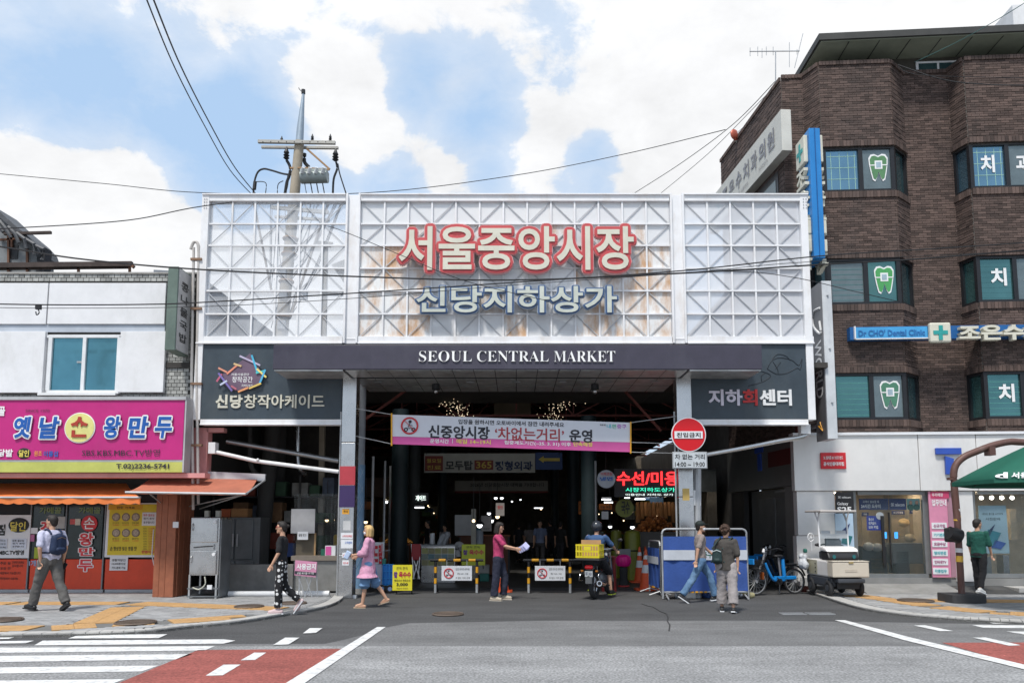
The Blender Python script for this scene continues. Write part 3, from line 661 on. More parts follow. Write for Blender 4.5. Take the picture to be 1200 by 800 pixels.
MB().bar((-8.3, 18.6, 5.08), (-3.95, 18.6, 5.08), .1).build('beam', redsteel, hall); MB().bar((3.75, 18.6, 5.08), (6.9, 18.6, 5.08), .1).build('beam', redsteel, hall)
# round pillars of the arcade
def pillar(px, Y, r, m, lab, h=5.1, wrap=None):
    x = PY(px, 600, Y)[0]; t = thing('arcade_pillar', lab, 'pillar', (x, Y, 0), 'round pillars of the market arcade')
    MB().cyl((x, Y, 0), (x, Y, h), r, n=20).build('shaft', m, t, smooth=True)
    MB().cyl((x, Y, 0), (x, Y, .12), r*1.25, n=20).build('base', conc, t)
    if wrap:
        MB().cyl((x, Y, .1), (x, Y, 3.0), r+.012, n=20).build('wrap', wrap, t, smooth=True)
        mb = MB(); lm = mat('pale_line', (.35, .45, .55), .5)
        for k in range(7):
            for s in (-1, 1):
                pts = [(x+math.sin(a)*(r+.018)*s, Y-math.cos(a)*(r+.018), .35+k*.4+(a+.9)*.3) for a in [q*.18-.9 for q in range(11)]]
                mb.tube(pts, .005, 4)
        mb.build('line_pattern', lm, t)
    return t
grey_p = mat('pillar_grey', (.30, .32, .35), .5, var=.2)
teal_p = mat('pillar_teal', (.018, .032, .036), .5, var=.2)
pillar(420.5, 18.2, .115, grey_p, 'grey pillar wrapped in light blue line pattern beside the left clad column', wrap=bluep)
pillar(468, 23.5, .26, teal_p, 'thick dark pillar in the left aisle with green sign beside it')
pillar(485, 28, .22, mat('pillar_dark', (.05, .055, .05), .6), 'slim dark pillar deeper in the left aisle')
pillar(690.5, 25, .26, teal_p, 'thick teal pillar behind the motorcycle rider')
pillar(672, 31, .25, teal_p, 'teal pillar further back, just left of the rider pillar')
pillar(324, 21.5, .2, mat('bay_shade_dark', (.06, .058, .055), .8), 'concrete post standing behind the steel counter on the left')  # concrete post coloured dark to carry the shade of the bay
pillar(518, 34, .2, teal_p, 'farthest dark pillar in the left aisle')
pillar(650, 38, .2, teal_p, 'farthest dark pillar in the right aisle')
for px, Y, lab in ((437, 20.5, 'left thin steel pole'), (451, 22, 'middle thin steel pole'), (457.5, 24, 'right thin steel pole'), (698, 22, 'thin white pole behind rider')):
    x, z = PY(px, 560, Y); solo('thin_pole', lab+' standing at the arcade aisle', 'pole', MB().cyl((x, Y, 0), (x, Y, 3.4), .035, n=8), galv)

# lamps that the photograph shows lit
warm = mat('lamp_warm', (1, .72, .42), emit=2.5); coolw = mat('lamp_white', (.95, .98, 1), emit=2.5); dimlamp = mat('lamp_small', (1, .85, .6), emit=1.2)
def bulb(px, py, Y, r, lab, m=None, shade=True):
    r *= .72; c = P3(px, py, Y); t = thing('pendant_lamp', lab, 'lamp', (c.x, c.y, c.z-r)); MB().ball(c, r, 10, 7).build('bulb', m or coolw, t, smooth=True)
    if shade: MB().lathe((c.x, c.y, c.z+r*.2), [(r*1.9, 0), (r*1.2, r*.8), (r*.4, r*1.5), (r*.3, r*2)], 14).build('lamp_shade', black, t)
    MB().cyl((c.x, c.y, c.z+r*1.5), (c.x, c.y, c.z+1.2), .008, n=5).build('cord', black, t)
for a in ((428.5, 611, 21, .075, 'orange-shaded lit lamp over the blonde woman', warm), (424.5, 590, 23, .07, 'small square warm lamp above the orange-shaded one', warm), (453, 588, 25, .06, 'small white lamp between the thin poles in left aisle', coolw), (383, 609, 20.5, .07, 'bright lamp behind the plastic sheet by left column', warm), (391, 609, 22, .04, 'dim lamp right of the bright one behind plastic sheet', warm),
          (575.5, 609.5, 24, .11, 'round white globe lamp right of the white board', coolw), (562, 615, 22, .11, 'lowest round globe lamp above the corn boards', coolw), (583, 605, 27, .1, 'flat warm lamp beside the hanging price card', warm), (555, 610, 21, .06, 'small yellow lamp at the pale post', warm),
          (715, 616.5, 24, .08, 'lit oval lamp behind the rider', coolw), (741, 617, 24, .09, 'lit oval lamp above the yellow tank', coolw), (581, 583, 33, .1, 'pointed white lamp high in the middle aisle', coolw), (588, 583, 34, .1, 'pointed white lamp right of another, middle aisle', coolw), (573, 601, 30, .1, 'lilac-white lamp left of the price card', coolw),
          (634, 596, 38, .07, 'small lamp far down the aisle at centre', warm), (653, 600, 38, .08, 'warm lamp far down the aisle near right stalls', warm), (600, 587, 40, .07, 'tiny white lamp at the far end of the aisle', coolw), (610, 585, 42, .07, 'tiny lamp at the far end beside another', coolw)):
    bulb(*a[:5], a[5], a[3] > .065)
def tube(px0, px1, py, Y, lab, m=coolw, tilt=0):
    a = P3(px0, py, Y); b = P3(px1, py+tilt, Y); t = thing('strip_lamp', lab, 'lamp', ((a+b)/2)); MB().bar(a, b, .035).build('tube', m, t); MB().bar(a+Vector((0, 0, .05)), b+Vector((0, 0, .05)), .1, .04).build('fixture', white, t)
for q in ((486, 497, 594.5, 26, 'short white strip lamp under the white lettering'), (705, 716, 585, 24, 'upper strip lamp left of the olive disc'), (708, 718, 588.5, 23, 'lower strip lamp left of the olive disc'), (732, 738, 583, 26, 'short strip lamp above the olive disc'), (744, 756, 584.5, 23, 'strip lamp below the red neon, left'), (758, 780, 581.5, 24, 'strip lamp below the red neon, right'),
          (626, 636, 595, 36, 'small strip lamp far in the centre aisle'), (388, 396, 586.5, 24, 'strip lamp behind plastic sheet by the column')): tube(*q)
# two swags of fairy lights under the roof
def fairy(pts, lab, n):
    t = thing('fairy_lights', lab, 'string lights', P3(*pts[0], 21)); mb = MB(); wr = MB(); random.seed(n)
    P = [P3(a, b, 21+i*.9) for i, (a, b) in enumerate(pts)]; C = clip(P, 24)
    for c in C:
        for _ in range(2):
            q = c+Vector((random.gauss(0, .20), random.gauss(0, .25), random.gauss(0, .10))); mb.ball(q, random.uniform(.006, .012), 5, 4)
    for k in range(4): wr.tube([c+Vector((k*.12-.18, 0, .02)) for c in C], .006, 4)
    o = mb.build('bulb', mat('fairy_bulb', (1, .82, .55), emit=1.3), t); o['kind'] = 'stuff'; wr.build('wire', black, t)
fairy([(512, 452), (524, 463), (534, 478), (541, 492)], 'string of warm fairy lights under roof, left of the banner top', 3)
fairy([(684, 450), (668, 462), (655, 476), (644, 492)], 'string of warm fairy lights under roof, right of centre above the banner', 5)

# banners
cloth_w = mat('banner_white', (.66, .67, .72), .6, var=.04)
bpink = mat('banner_pink', (.62, .10, .33), .6, var=.05)
ban = thing('street_banner', 'white and pink cloth banner strung across the entrance announcing car-free hours', 'banner', P3(600, 530, 16.9))
YB = 16.85
class Warp(Fr): pass
def bz(px): return 0
def banbox(mb, p, y, d=.008):                                # banner hangs with a slight slope
    mb.prism([PY(a, b, y) for a, b in p], y, y+d)
mb = MB(); banbox(mb, [(459, 485.5), (739, 495), (739, 518), (459, 511)], YB); mb.build('cloth', cloth_w, ban)
mb = MB(); banbox(mb, [(459, 511.2), (739, 518.2), (739, 529.5), (459, 520)], YB); mb.build('pink_band', bpink, ban)
def btext(s, px0, px1, ya, yb, m, off=.02, y=YB-.006):        # sloped text along the banner
    n = len(s); 
    mb = MB(); u0, _ = F0.hit(px0, ya, y); u1, _ = F0.hit(px1, ya, y); _, z1 = F0.hit(px0, ya, y); _, z0 = F0.hit(px0, yb, y)
    textmesh(mb, F0, s, u0, u1, y, z0, z1, 0, off)
    sl = -.0315; mb.v = [Vector((v.x, v.y, v.z+sl*(v.x-u0))) for v in mb.v]; mb.build('lettering', m, ban)
dk = mat('ink_charcoal', (.03, .03, .04), .6); brick_t = mat('ink_brick', (.38, .05, .06), .6); ltyellow = mat('ink_yellow', (.75, .62, .12), .6)
btext('입장을 원하시면 오토바이에서 잠깐 내려주세요', 537, 661, 491, 496.5, dk)
btext('신중앙시장', 502, 574, 497.5, 513, dk, .03); btext("‘차없는거리’", 580, 661, 499.8, 515.5, brick_t, .018); btext('운영', 667, 694, 502.5, 518, dk, .03)
btext('운영시간', 504, 526, 513.8, 518.8, whitel); btext('|', 530, 530.6, 514, 519, whitel); btext('매일 14~19시', 535, 575, 514, 519.5, ltyellow); btext('집중계도기간(~25. 3. 31) 이후', 591, 669, 515.8, 521, whitel); btext('단속예정', 672, 694, 517.5, 522.5, ltyellow)
btext('내', 711, 716, 496.5, 501.5, mat('ink_teal', (.1, .5, .6), .6)); btext('편', 717, 722, 496.8, 502, mat('ink_green', (.15, .5, .35), .6)); btext('중구', 723, 734, 497, 502, mat('ink_purple', (.45, .15, .5), .6)); btext('당신을 위한', 703, 710, 496.5, 498.5, dk)
c = P3(480, 498.6, YB-.01); MB().torus(c, (0, 1, 0), .175, .02, 28, 6).build('prohibition_ring', rt, ban); MB().bar(c+Vector((-.12, -.004, .12)), c+Vector((.12, -.004, -.12)), .03, .012).build('slash', rt, ban)
mb = MB(); mb.ball(c+Vector((.01, -.004, .09)), (.035, .004, .035)); mb.bar(c+Vector((.0, -.004, .05)), c+Vector((-.03, -.004, -.03)), .05, .006); mb.bar(c+Vector((-.02, -.004, .03)), c+Vector((.07, -.004, .0)), .022, .006)
mb.torus(c+Vector((-.08, -.003, -.085)), (0, 1, 0), .035, .01, 14, 4); mb.torus(c+Vector((.085, -.003, -.085)), (0, 1, 0), .035, .01, 14, 4); mb.bar(c+Vector((-.08, -.004, -.06)), c+Vector((.08, -.004, -.05)), .03, .006); mb.build('rider_pictogram', dk, ban)
for a, b in (((459, 485.5), (414, 478)), ((459, 520), (414, 510)), ((739, 495), (797, 487)), ((739, 529.5), (797, 531)), ((739, 518), (797, 520))): MB().tube([P3(*a, YB), P3(*b, YB+.1)], .008, 4).build('cord', mat('cord_pale', (.5, .5, .5), .6), ban)
for px, p0, p1 in ((459, 484, 522), (739, 494, 531)): MB().bar(P3(px, p0, YB-.01), P3(px, p1, YB-.01), .03).build('end_pole', amber, ban)
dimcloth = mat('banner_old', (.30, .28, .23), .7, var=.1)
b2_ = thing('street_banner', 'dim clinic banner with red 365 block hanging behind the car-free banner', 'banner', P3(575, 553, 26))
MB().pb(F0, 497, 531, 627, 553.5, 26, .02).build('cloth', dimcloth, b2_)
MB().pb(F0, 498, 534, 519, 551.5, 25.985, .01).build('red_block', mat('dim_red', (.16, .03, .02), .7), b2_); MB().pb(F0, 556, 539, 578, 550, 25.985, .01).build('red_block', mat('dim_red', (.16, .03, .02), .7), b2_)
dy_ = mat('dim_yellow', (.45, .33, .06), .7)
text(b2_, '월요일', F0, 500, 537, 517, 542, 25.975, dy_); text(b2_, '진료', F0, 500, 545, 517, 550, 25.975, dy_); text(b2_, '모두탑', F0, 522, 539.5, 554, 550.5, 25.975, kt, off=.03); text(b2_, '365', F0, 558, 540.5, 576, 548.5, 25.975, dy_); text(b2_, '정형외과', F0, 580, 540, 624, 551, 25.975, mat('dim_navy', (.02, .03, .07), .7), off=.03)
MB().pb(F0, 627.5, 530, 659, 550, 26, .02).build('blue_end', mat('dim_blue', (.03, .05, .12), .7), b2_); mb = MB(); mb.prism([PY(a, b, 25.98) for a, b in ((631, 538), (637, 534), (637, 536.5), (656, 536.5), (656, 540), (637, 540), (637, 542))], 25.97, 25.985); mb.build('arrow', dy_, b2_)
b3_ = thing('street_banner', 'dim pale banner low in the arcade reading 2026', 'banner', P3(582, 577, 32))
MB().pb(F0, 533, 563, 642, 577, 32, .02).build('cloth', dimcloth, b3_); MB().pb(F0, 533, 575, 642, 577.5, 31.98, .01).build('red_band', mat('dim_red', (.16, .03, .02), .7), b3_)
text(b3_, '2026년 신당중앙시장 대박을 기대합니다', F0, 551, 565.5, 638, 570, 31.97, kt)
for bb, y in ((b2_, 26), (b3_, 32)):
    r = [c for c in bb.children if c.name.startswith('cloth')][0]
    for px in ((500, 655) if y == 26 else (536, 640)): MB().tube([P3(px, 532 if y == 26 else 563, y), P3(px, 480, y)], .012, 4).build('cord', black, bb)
mb = MB(); x0 = PY(640, 480, 24)[0]
for px, lab in ((612, 'plain brown hanging cloth panel in the roof centre'),): solo('hanging_cloth', 'plain brown cloth panel hanging high under the roof centre', 'cloth', MB().pb(F0, 579, 450, 622, 486, 28, .03), mat('brown_cloth', (.10, .075, .045), .8))

# neon signs
red_e = mat('neon_red', (1, .03, .035), emit=1.6); green_e = mat('neon_green', (.05, .75, .45), emit=1.1); white_e = mat('sign_glow', (.75, .85, .8), emit=1.0)
ns = thing('neon_sign', 'red neon Hangul sign with green line beneath, inside on the right', 'sign', P3(757, 583, 20.5))
MB().pb(F0, 720, 549, 797, 582, 20.5, .12).build('board', black, ns)
text(ns, '수선/미용', F0, 723, 552, 795, 568.5, 20.46, red_e, .03, .02, 3); text(ns, '시장지하도상가', F0, 733, 571, 791, 576, 20.46, green_e); text(ns, '이용안내 지하도 상가', F0, 733, 578, 789, 580.5, 20.46, white_e)
rs = thing('round_sign', 'round white hanging sign reading naengmyeon beside the red neon', 'sign', P3(710.5, 571, 20))
c = P3(710.5, 561, 20); MB().cyl(c, c+Vector((0, .12, 0)), .235, n=28).build('disc', mat('lit_disc', (.42, .45, .50), .4), rs); text(rs, '어제조림', F0, 704, 553, 717.5, 557, 19.97, rt); text(rs, '냉면', F0, 703, 558.5, 718, 563, 19.97, bt, off=.03); MB().tube([c+Vector((0, .06, .2)), c+Vector((0, .06, .9))], .01, 4).build('hanger', black, rs)
od = thing('round_sign', 'olive yellow round hanging sign with dark brush lettering', 'sign', P3(732, 606, 21)); c = P3(732, 595, 21); MB().cyl(c, c+Vector((0, .12, 0)), .25, n=28).build('disc', mat('olive_disc', (.16, .17, .03), .5), od); text(od, '국수', F0, 728, 587, 738, 602, 20.97, kt, off=.03); MB().tube([c+Vector((0, .06, .2)), c+Vector((0, .06, 1.2))], .01, 4).build('hanger', black, od)
gs = thing('neon_sign', 'small green and red neon sign in the left aisle', 'sign', P3(472, 592, 24)); text(gs, '구', F0, 468, 575, 477, 585, 24, green_e, .05); MB().pb(F0, 468, 586, 473, 591, 24, .05).build('red_lamp', red_e, gs); MB().pb(F0, 466, 573, 478, 592, 24.06, .04).build('board', black, gs)
gs = thing('lit_sign', 'small white lit lettering deep in the left aisle', 'sign', P3(492, 587, 26)); text(gs, '게이트', F0, 487, 580, 499, 586.5, 26, white_e, .05); MB().pb(F0, 484, 577, 502, 589, 26.06, .04).build('board', black, gs)
def hang(name, lab, cat, box, Y, m, lines, tm):
    t = thing(name, lab, cat, P3((box[0]+box[2])/2, box[3], Y)); MB().pb(F0, *box, Y, .03).build('board', m, t)
    for s, q in lines: text(t, s, F0, *q, Y-.01, tm)
    return t
owarm = mat('orange_sheet', (.40, .12, .02), .6)
hang('shop_sign', 'orange vertical signboard in the right aisle left of rider pillar', 'sign', (678, 587, 684, 602), 26, owarm, [('고추', (679, 589, 683, 600))], kt)
hang('shop_sign', 'orange horizontal signboard right of the rider pillar', 'sign', (702, 590, 717, 597), 24, owarm, [('마늘 생강', (703.5, 592, 715.5, 595.5))], kt)
hang('shop_sign', 'small bright blue signboard under the red neon', 'sign', (754, 581, 772, 585.5), 24.5, mat('blue_sheet', (.04, .22, .5), .5), [('신당 참기름', (756, 582, 770, 584.5))], whitel)
hang('paper_notice', 'blank pale paper hung below the orange horizontal signboard', 'notice', (705, 599, 713, 608), 23.8, signwhite, [], kt)
hang('hanging_card', 'orange and white price card hanging beside a flat warm lamp', 'card', (581, 589, 591, 604), 25, mat('card_grey', (.33, .30, .28), .6), [('할인', (583, 592, 589, 596))], rt)
hang('hanging_card', 'white price card hanging below the globe lamps', 'card', (564, 604, 576, 622), 23, mat('card_grey', (.33, .30, .28), .6), [('국내산', (566, 618, 574, 620.5))], kt)

# stalls and goods
wood_d = mat('stall_wood', (.13, .045, .02), .6, var=.2)
def stall(px0, px1, py_top, Y, d, lab, m=wood_d, goods=None):
    x0, z = PY(px0, py_top, Y); x1, _ = PY(px1, py_top, Y); t = thing('market_stall', lab, 'stall', ((x0+x1)/2, Y+d/2, 0)); MB().box(x0, x1, Y, Y+d, z-.05, z).build('tabletop', m, t)
    MB().box(x0+.04, x1-.04, Y+.05, Y+d-.03, .05, z-.05).build('front_panel', m, t)
    for x in (x0+.05, x1-.05):
        for y in (Y+.05, Y+d-.05): MB().bar((x, y, 0), (x, y, z-.05), .05).build('leg', black, t)
    return x0, x1, z
def heap(lab, x0, x1, y0, y1, z, h, m, r=.03, n=160, name='produce_heap', kind_label=None):
    mb = MB(); 
    for _ in range(n):
        x = random.uniform(x0, x1); y = random.uniform(y0, y1); u = 1-abs((x-x0)/(x1-x0)*2-1)**2; c = (x, y, z+r*.6+random.random()*h*u)
        rr = r*random.uniform(.7, 1.2); mb.ball(c, (rr, rr, rr*.8), 6, 4)
    o = solo(name, lab, 'goods', mb, m); o['kind'] = 'stuff'; return o
dried = mat('dried_goods', (.40, .13, .03), .7, var=.3, island=.4)
x0, x1, z = stall(746, 798, 623, 23, 1.3, 'long stall of dried goods under the red neon', mat('stall_steel', (.12, .11, .10), .5)); heap('heap of orange dried fish on the stall under the red neon', x0+.1, x1-.1, 23.1, 24.1, z, .45, dried, .05, 420)
x0, x1, z = stall(537, 598, 627, 24, 1.0, 'reddish brown wooden stall behind the corn board')
x0, x1, z = stall(448, 480, 637, 25, .9, 'small stall heaped with orange fruit in the left aisle'); heap('heap of orange fruit on the small left stall', x0, x1, 25, 25.8, z, .2, mat('fruit', (.55, .24, .03), .5, island=.3), .05, 90)
# hanging dried bundles
t = thing('hanging_bundles', 'brown dried bundles hanging in a row above the dried goods stall', 'goods', P3(765, 588, 24))
bm_ = mat('dried_bundle', (.34, .15, .05), .8, var=.3, island=.35)
for k in range(11):
    px = 747+k*4.6; a = P3(px, 588, 24+.1*(k % 3)); b = P3(px+.8, 612-4*(k % 3), 24+.1*(k % 3)); MB().cyl(a, b, .05, .075, 8).build('bundle', bm_, t)
olive = mat('olive_tank', (.20, .21, .02), .35, var=.15)
for px, Y, w_, lab in ((741, 22.5, 21, 'olive yellow round tank behind the cones'), (722, 23.2, 15, 'smaller dark olive tank beside the larger one')):
    c = P3(px, 622, Y); r = w_/2/45; t = thing('oil_tank', lab, 'tank', (c.x, Y, 0)); MB().lathe((c.x, Y, 0), [(r, 0), (r, c.z-.12), (r*.85, c.z), (r*.2, c.z+.04)], 22).build('drum', olive, t, smooth=True); MB().torus((c.x, Y, c.z*.6), (0, 0, 1), r, .02, 22, 5).build('hoop', black, t)
# misc furniture near the left of the hall
def bx(name, lab, cat, box, Y, d, m, **k): return solo(name, lab, cat, MB().pb(F0, *box, Y, d), m, **k)
wb = bx('white_board', 'large pale translucent board standing above the brown stall', 'board', (533, 603, 553, 627), 23.9, .04, mat('pale_board', (.42, .42, .42), .5))
x, z = PY(555, 600, 22.6); solo('pale_post', 'pale square post beside the globe lamps', 'post', MB().box(x-.07, x+.07, 22.6, 22.74, 0, z+.1), mat('pale_wood', (.30, .29, .25), .6))
t = thing('roll_stand', 'blue-lidded plastic water cooler tank on the brown stall', 'water tank', P3(562, 637, 23.7)); c = P3(562, 637, 23.7); MB().cyl(c, c+Vector((0, 0, .42)), .11, n=14).build('tank', mat('cloudy_plastic', (.38, .42, .48), .4), t); MB().cyl(c+Vector((0, 0, .42)), c+Vector((0, 0, .47)), .118, n=14).build('lid', mat('teal_lid', (.08, .22, .26), .4), t); t.name = 'water_tank'
c = P3(506.5, 638, 22); solo('paper_roll', 'upright white paper roll on the patterned counter', 'paper roll', MB().cyl((c.x, 22, c.z), (c.x, 22, c.z+.33), .07, n=14), signwhite)
ct = thing('stall_counter', 'counter with faded yellow and blue patchwork front at the left of the aisle', 'counter', P3(507, 676, 21.5)); a, za = PY(493, 638, 21.2); b, _ = PY(534, 638, 21.2)
MB().box(a, b, 21.2, 22.3, za-.04, za).build('countertop', steel_dark, ct); MB().box(a+.02, b-.02, 21.24, 22.2, .02, za-.04).build('cabinet', steel, ct)
for i in range(5):
    for j in range(3):
        q = (b-a-.06)/5; MB().box(a+.03+i*q, a+.03+(i+1)*q-.01, 21.22, 21.24, za-.08-(j+1)*.16, za-.09-j*.16).build('tile', mat('patch_%d' % ((i*2+j*3) % 4), [(.34, .34, .14), (.15, .25, .28), (.30, .28, .16), (.22, .26, .22)][(i*2+j*3) % 4], .6), ct)
# drum bag and cream machine near the counter
solo('goods_sack', 'grey rolled sacks leaning on the patterned counter', 'sack', MB().cap(P3(519, 636, 21.6), P3(524, 626, 21.6), .08, .09).cap(P3(515, 636, 21.5), P3(519, 628, 21.5), .07, .08), mat('sack_grey', (.30, .31, .33), .8), smooth=True)
t = thing('vent_duct', 'short pale curved duct rising beside the corn board', 'duct', P3(536, 652, 21.5)); MB().tube(clip([P3(536, 652, 21.5), P3(535, 642, 21.5), P3(538, 638, 21.5), P3(542, 642, 21.4)], 5), .10, 12).build('pipe', mat('duct_pale', (.38, .38, .38), .4), t, smooth=True)
# corn boards
cornY = mat('corn_board_yellow', (.68, .60, .03), .45, var=.05)
def corn(box, Y, lab, yt, fade=1, stand=True):
    x0, y0, x1, y1 = box; m = cornY if fade == 1 else mat('corn_board_green', (.38, .42, .03), .5)
    t = thing('sandwich_board', lab, 'board', P3((x0+x1)/2, y1, Y)); MB().pb(F0, x0, y0, x1, y1, Y, .03).build('board', m, t); W = x1-x0; H = y1-y0
    q = lambda a, b, c, d: (x0+a*W, y0+b*H, x0+c*W, y0+d*H)
    text(t, '쫀득 쫀득', F0, *q(.2, .08, .78, .19), Y-.008, kt, off=0); text(t, '찰', F0, *q(.06, .26, .25, .50), Y-.008, mat('plum_print', (.09, .02, .20), .5), off=.035); text(t, '옥수수', F0, *q(.32, .26, .94, .50), Y-.008, mat('crimson_print', (.45, .01, .06), .5), off=.035)
    if yt: text(t, '햇옥수수 찐옥수수', F0, *q(.08, .56, .92, .66), Y-.008, kt); text(t, '3,000', F0, *q(.2, .70, .78, .84), Y-.008, kt, off=.03); text(t, '무농약 국내산', F0, *q(.2, .88, .78, .95), Y-.008, kt, off=0)
    for a in (.1, .9):
        X, Z = PY(x0+a*W, y1, Y); MB().bar((X, Y+.04, Z+.05), (X, Y+.35, max(0, Z-.1)), .02).build('leg', black, t)
corn((460, 661.5, 483, 691.5), 17.9, 'yellow corn price board on the ground beside the blue trolley', True)
corn((541, 637.5, 568.5, 662), 19.5, 'greenish yellow corn board behind the left barrier', False, .5)
# walls of stalls along both sides: dim shop fronts with sign bands
random.seed(11)
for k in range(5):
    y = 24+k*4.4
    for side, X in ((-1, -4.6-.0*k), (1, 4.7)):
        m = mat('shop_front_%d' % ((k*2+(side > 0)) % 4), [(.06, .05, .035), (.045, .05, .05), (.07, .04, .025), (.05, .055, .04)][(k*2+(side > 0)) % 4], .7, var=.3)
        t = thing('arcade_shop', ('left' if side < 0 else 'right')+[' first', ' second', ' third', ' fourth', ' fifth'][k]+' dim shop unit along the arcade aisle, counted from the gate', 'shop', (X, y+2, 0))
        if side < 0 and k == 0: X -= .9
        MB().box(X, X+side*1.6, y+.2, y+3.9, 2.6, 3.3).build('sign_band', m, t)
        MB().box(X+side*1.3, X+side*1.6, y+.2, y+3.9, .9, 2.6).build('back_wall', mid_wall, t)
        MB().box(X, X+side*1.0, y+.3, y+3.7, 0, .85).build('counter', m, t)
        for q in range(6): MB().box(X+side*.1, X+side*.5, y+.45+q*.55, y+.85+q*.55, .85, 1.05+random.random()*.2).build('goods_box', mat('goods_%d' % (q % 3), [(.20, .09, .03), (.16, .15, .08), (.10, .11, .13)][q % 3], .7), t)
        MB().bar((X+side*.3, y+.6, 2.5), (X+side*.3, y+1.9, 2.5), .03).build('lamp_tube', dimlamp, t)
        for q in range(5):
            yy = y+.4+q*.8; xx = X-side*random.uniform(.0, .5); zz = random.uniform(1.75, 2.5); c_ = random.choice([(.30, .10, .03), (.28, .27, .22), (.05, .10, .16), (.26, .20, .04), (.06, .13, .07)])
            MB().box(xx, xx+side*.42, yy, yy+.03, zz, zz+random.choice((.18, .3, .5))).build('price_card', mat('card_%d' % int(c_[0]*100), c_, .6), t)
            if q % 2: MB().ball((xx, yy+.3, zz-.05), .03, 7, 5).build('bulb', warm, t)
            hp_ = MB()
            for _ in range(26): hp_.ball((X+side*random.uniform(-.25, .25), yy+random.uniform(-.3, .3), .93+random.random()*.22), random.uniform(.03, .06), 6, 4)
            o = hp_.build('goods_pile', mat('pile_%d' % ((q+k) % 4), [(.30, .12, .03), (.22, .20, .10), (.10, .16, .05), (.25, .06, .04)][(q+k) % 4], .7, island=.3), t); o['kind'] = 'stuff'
# lit right-hand wall of the shop next to the arcade (ground floor side of the brick building) comes with that building
# ---------------------------------------------------------------- left shop building
YW = 17.25                                                   # upper wall plane
lb = thing('dumpling_shop_building', 'white panelled two storey shop building at left with small tiles and flat parapet', 'building', (-10.5, 18.5, 0))
wl = lambda px, Y=YW: PY(px, 400, Y)[0]
wz = lambda py, Y=YW: PY(150, py, Y)[1]
WX0, WX1 = -16.0, wl(229)
tile_m = mat('wall_tile', (.34, .34, .32), .35, var=.15, island=.35, dirt=(.08, .075, .065), dscale=2.2, damt=.9)
joint_m = mat('tile_joint', (.05, .048, .045), .9)
MB().box(WX0, WX1, YW+.02, 24, wz(560), wz(321)).build('wall', joint_m, lb); MB().box(WX0, wl(184), 18.25, 23.9, 0, wz(560)-.001).build('wall', joint_m, lb)
tl = MB(); zz = wz(466)
while zz < wz(322)-.05:
    row = int(zz/.085); x = WX0+(.065 if row % 2 else 0)
    x = max(x, -12.6-(row % 2)*.065)
    while x < WX1-.12:
        vis = zz > wz(332) or x > wl(190) or (wz(392) < zz < wz(379) and False) or zz < wz(459)
        if vis: tl.box(x+.006, x+.122, YW+.004+random.random()*.004, YW+.021, zz+.006, zz+.079)
        x += .13
    zz += .085
o = tl.build('wall_tile', tile_m, lb); o['kind'] = 'stuff'
tl = MB(); zz = wz(466)
MB().box(WX0, WX1+.02, YW-.02, YW+.35, wz(321), wz(319)).build('parapet_cap', conc, lb)
panel = mat('white_cladding', (.72, .72, .73), .5, var=.05, dirt=(.42, .41, .38), dscale=1.2, damt=.35)
def fp(mb_name, box, Y, d, m, par, **k): return MB().pb(F0, *box, Y, d).build(mb_name, m, par, **k)
for b in ((-120, 331.5, 55, 379.5), (56.5, 331.5, 193.5, 379.5)): fp('cladding_panel', b, YW-.06, .06, panel, lb, bevel=.008)
fp('cladding_strip', (-120, 380.5, 193, 389), YW-.02, .03, mat('grey_flashing', (.42, .46, .52), .5), lb)
for b in ((-120, 388, 51, 460), (139.5, 388, 192.5, 459.5)): fp('cladding_panel', b, YW-.10, .10, panel, lb, bevel=.008)
win = fp('window_frame', (54, 392, 141, 461), YW-.0, .05, white, lb); 
bluewin = mat('reflective_window', (.11, .28, .34), .06, .75, var=.1, bump=0)
mb = MB()
for b in ((55, 392.5, 140, 395.5), (55, 457, 140, 461), (55, 395.5, 59.5, 457), (136, 395.5, 140, 457), (95.5, 395.5, 99.5, 457)): mb.pb(F0, *b, YW-.07, .07)
mb.build('frame_bar', mat('white_frame', (.7, .71, .72), .4), win)
for b in ((59.5, 396, 95.5, 457), (99.5, 396, 136, 457)): fp('pane', b, YW-.02, .015, bluewin, win)
MB().pb(F0, 90, 423, 96, 425, YW-.045, .03).build('latch', galv, win)
MB().box(wl(52), wl(142), YW-.13, YW-.01, wz(464), wz(461)).build('sill', white, lb)
# wall above right: gutter pipes between the buildings
gp = thing('drain_pipes', 'pair of thin white service pipes climbing beside the left building corner', 'pipes', (wl(227, 17.0), 17.0, wz(590, 17)))
for px, a, b in ((224.5, 290, 597), (230.5, 288, 590)): MB().tube([P3(px+2, b, 16.95), P3(px, 440, 16.95), P3(px+2.5, a, 16.95)], .032, 8).build('pipe', mat('pipe_offwhite', (.48, .45, .42), .5), gp)
MB().tube(clip([P3(233, 303, 16.95), P3(232, 286, 16.95), P3(227, 284, 16.95), P3(223.5, 292, 16.95)], 4), .035, 8).build('pipe_bend', mat('pipe_offwhite', (.48, .45, .42), .5), gp)
for py in (302, 360, 448, 520): MB().pb(F0, 223, py, 236, py+2.5, 16.9, .09).build('clamp', mat('rusty_clamp', (.22, .13, .08), .7), gp)
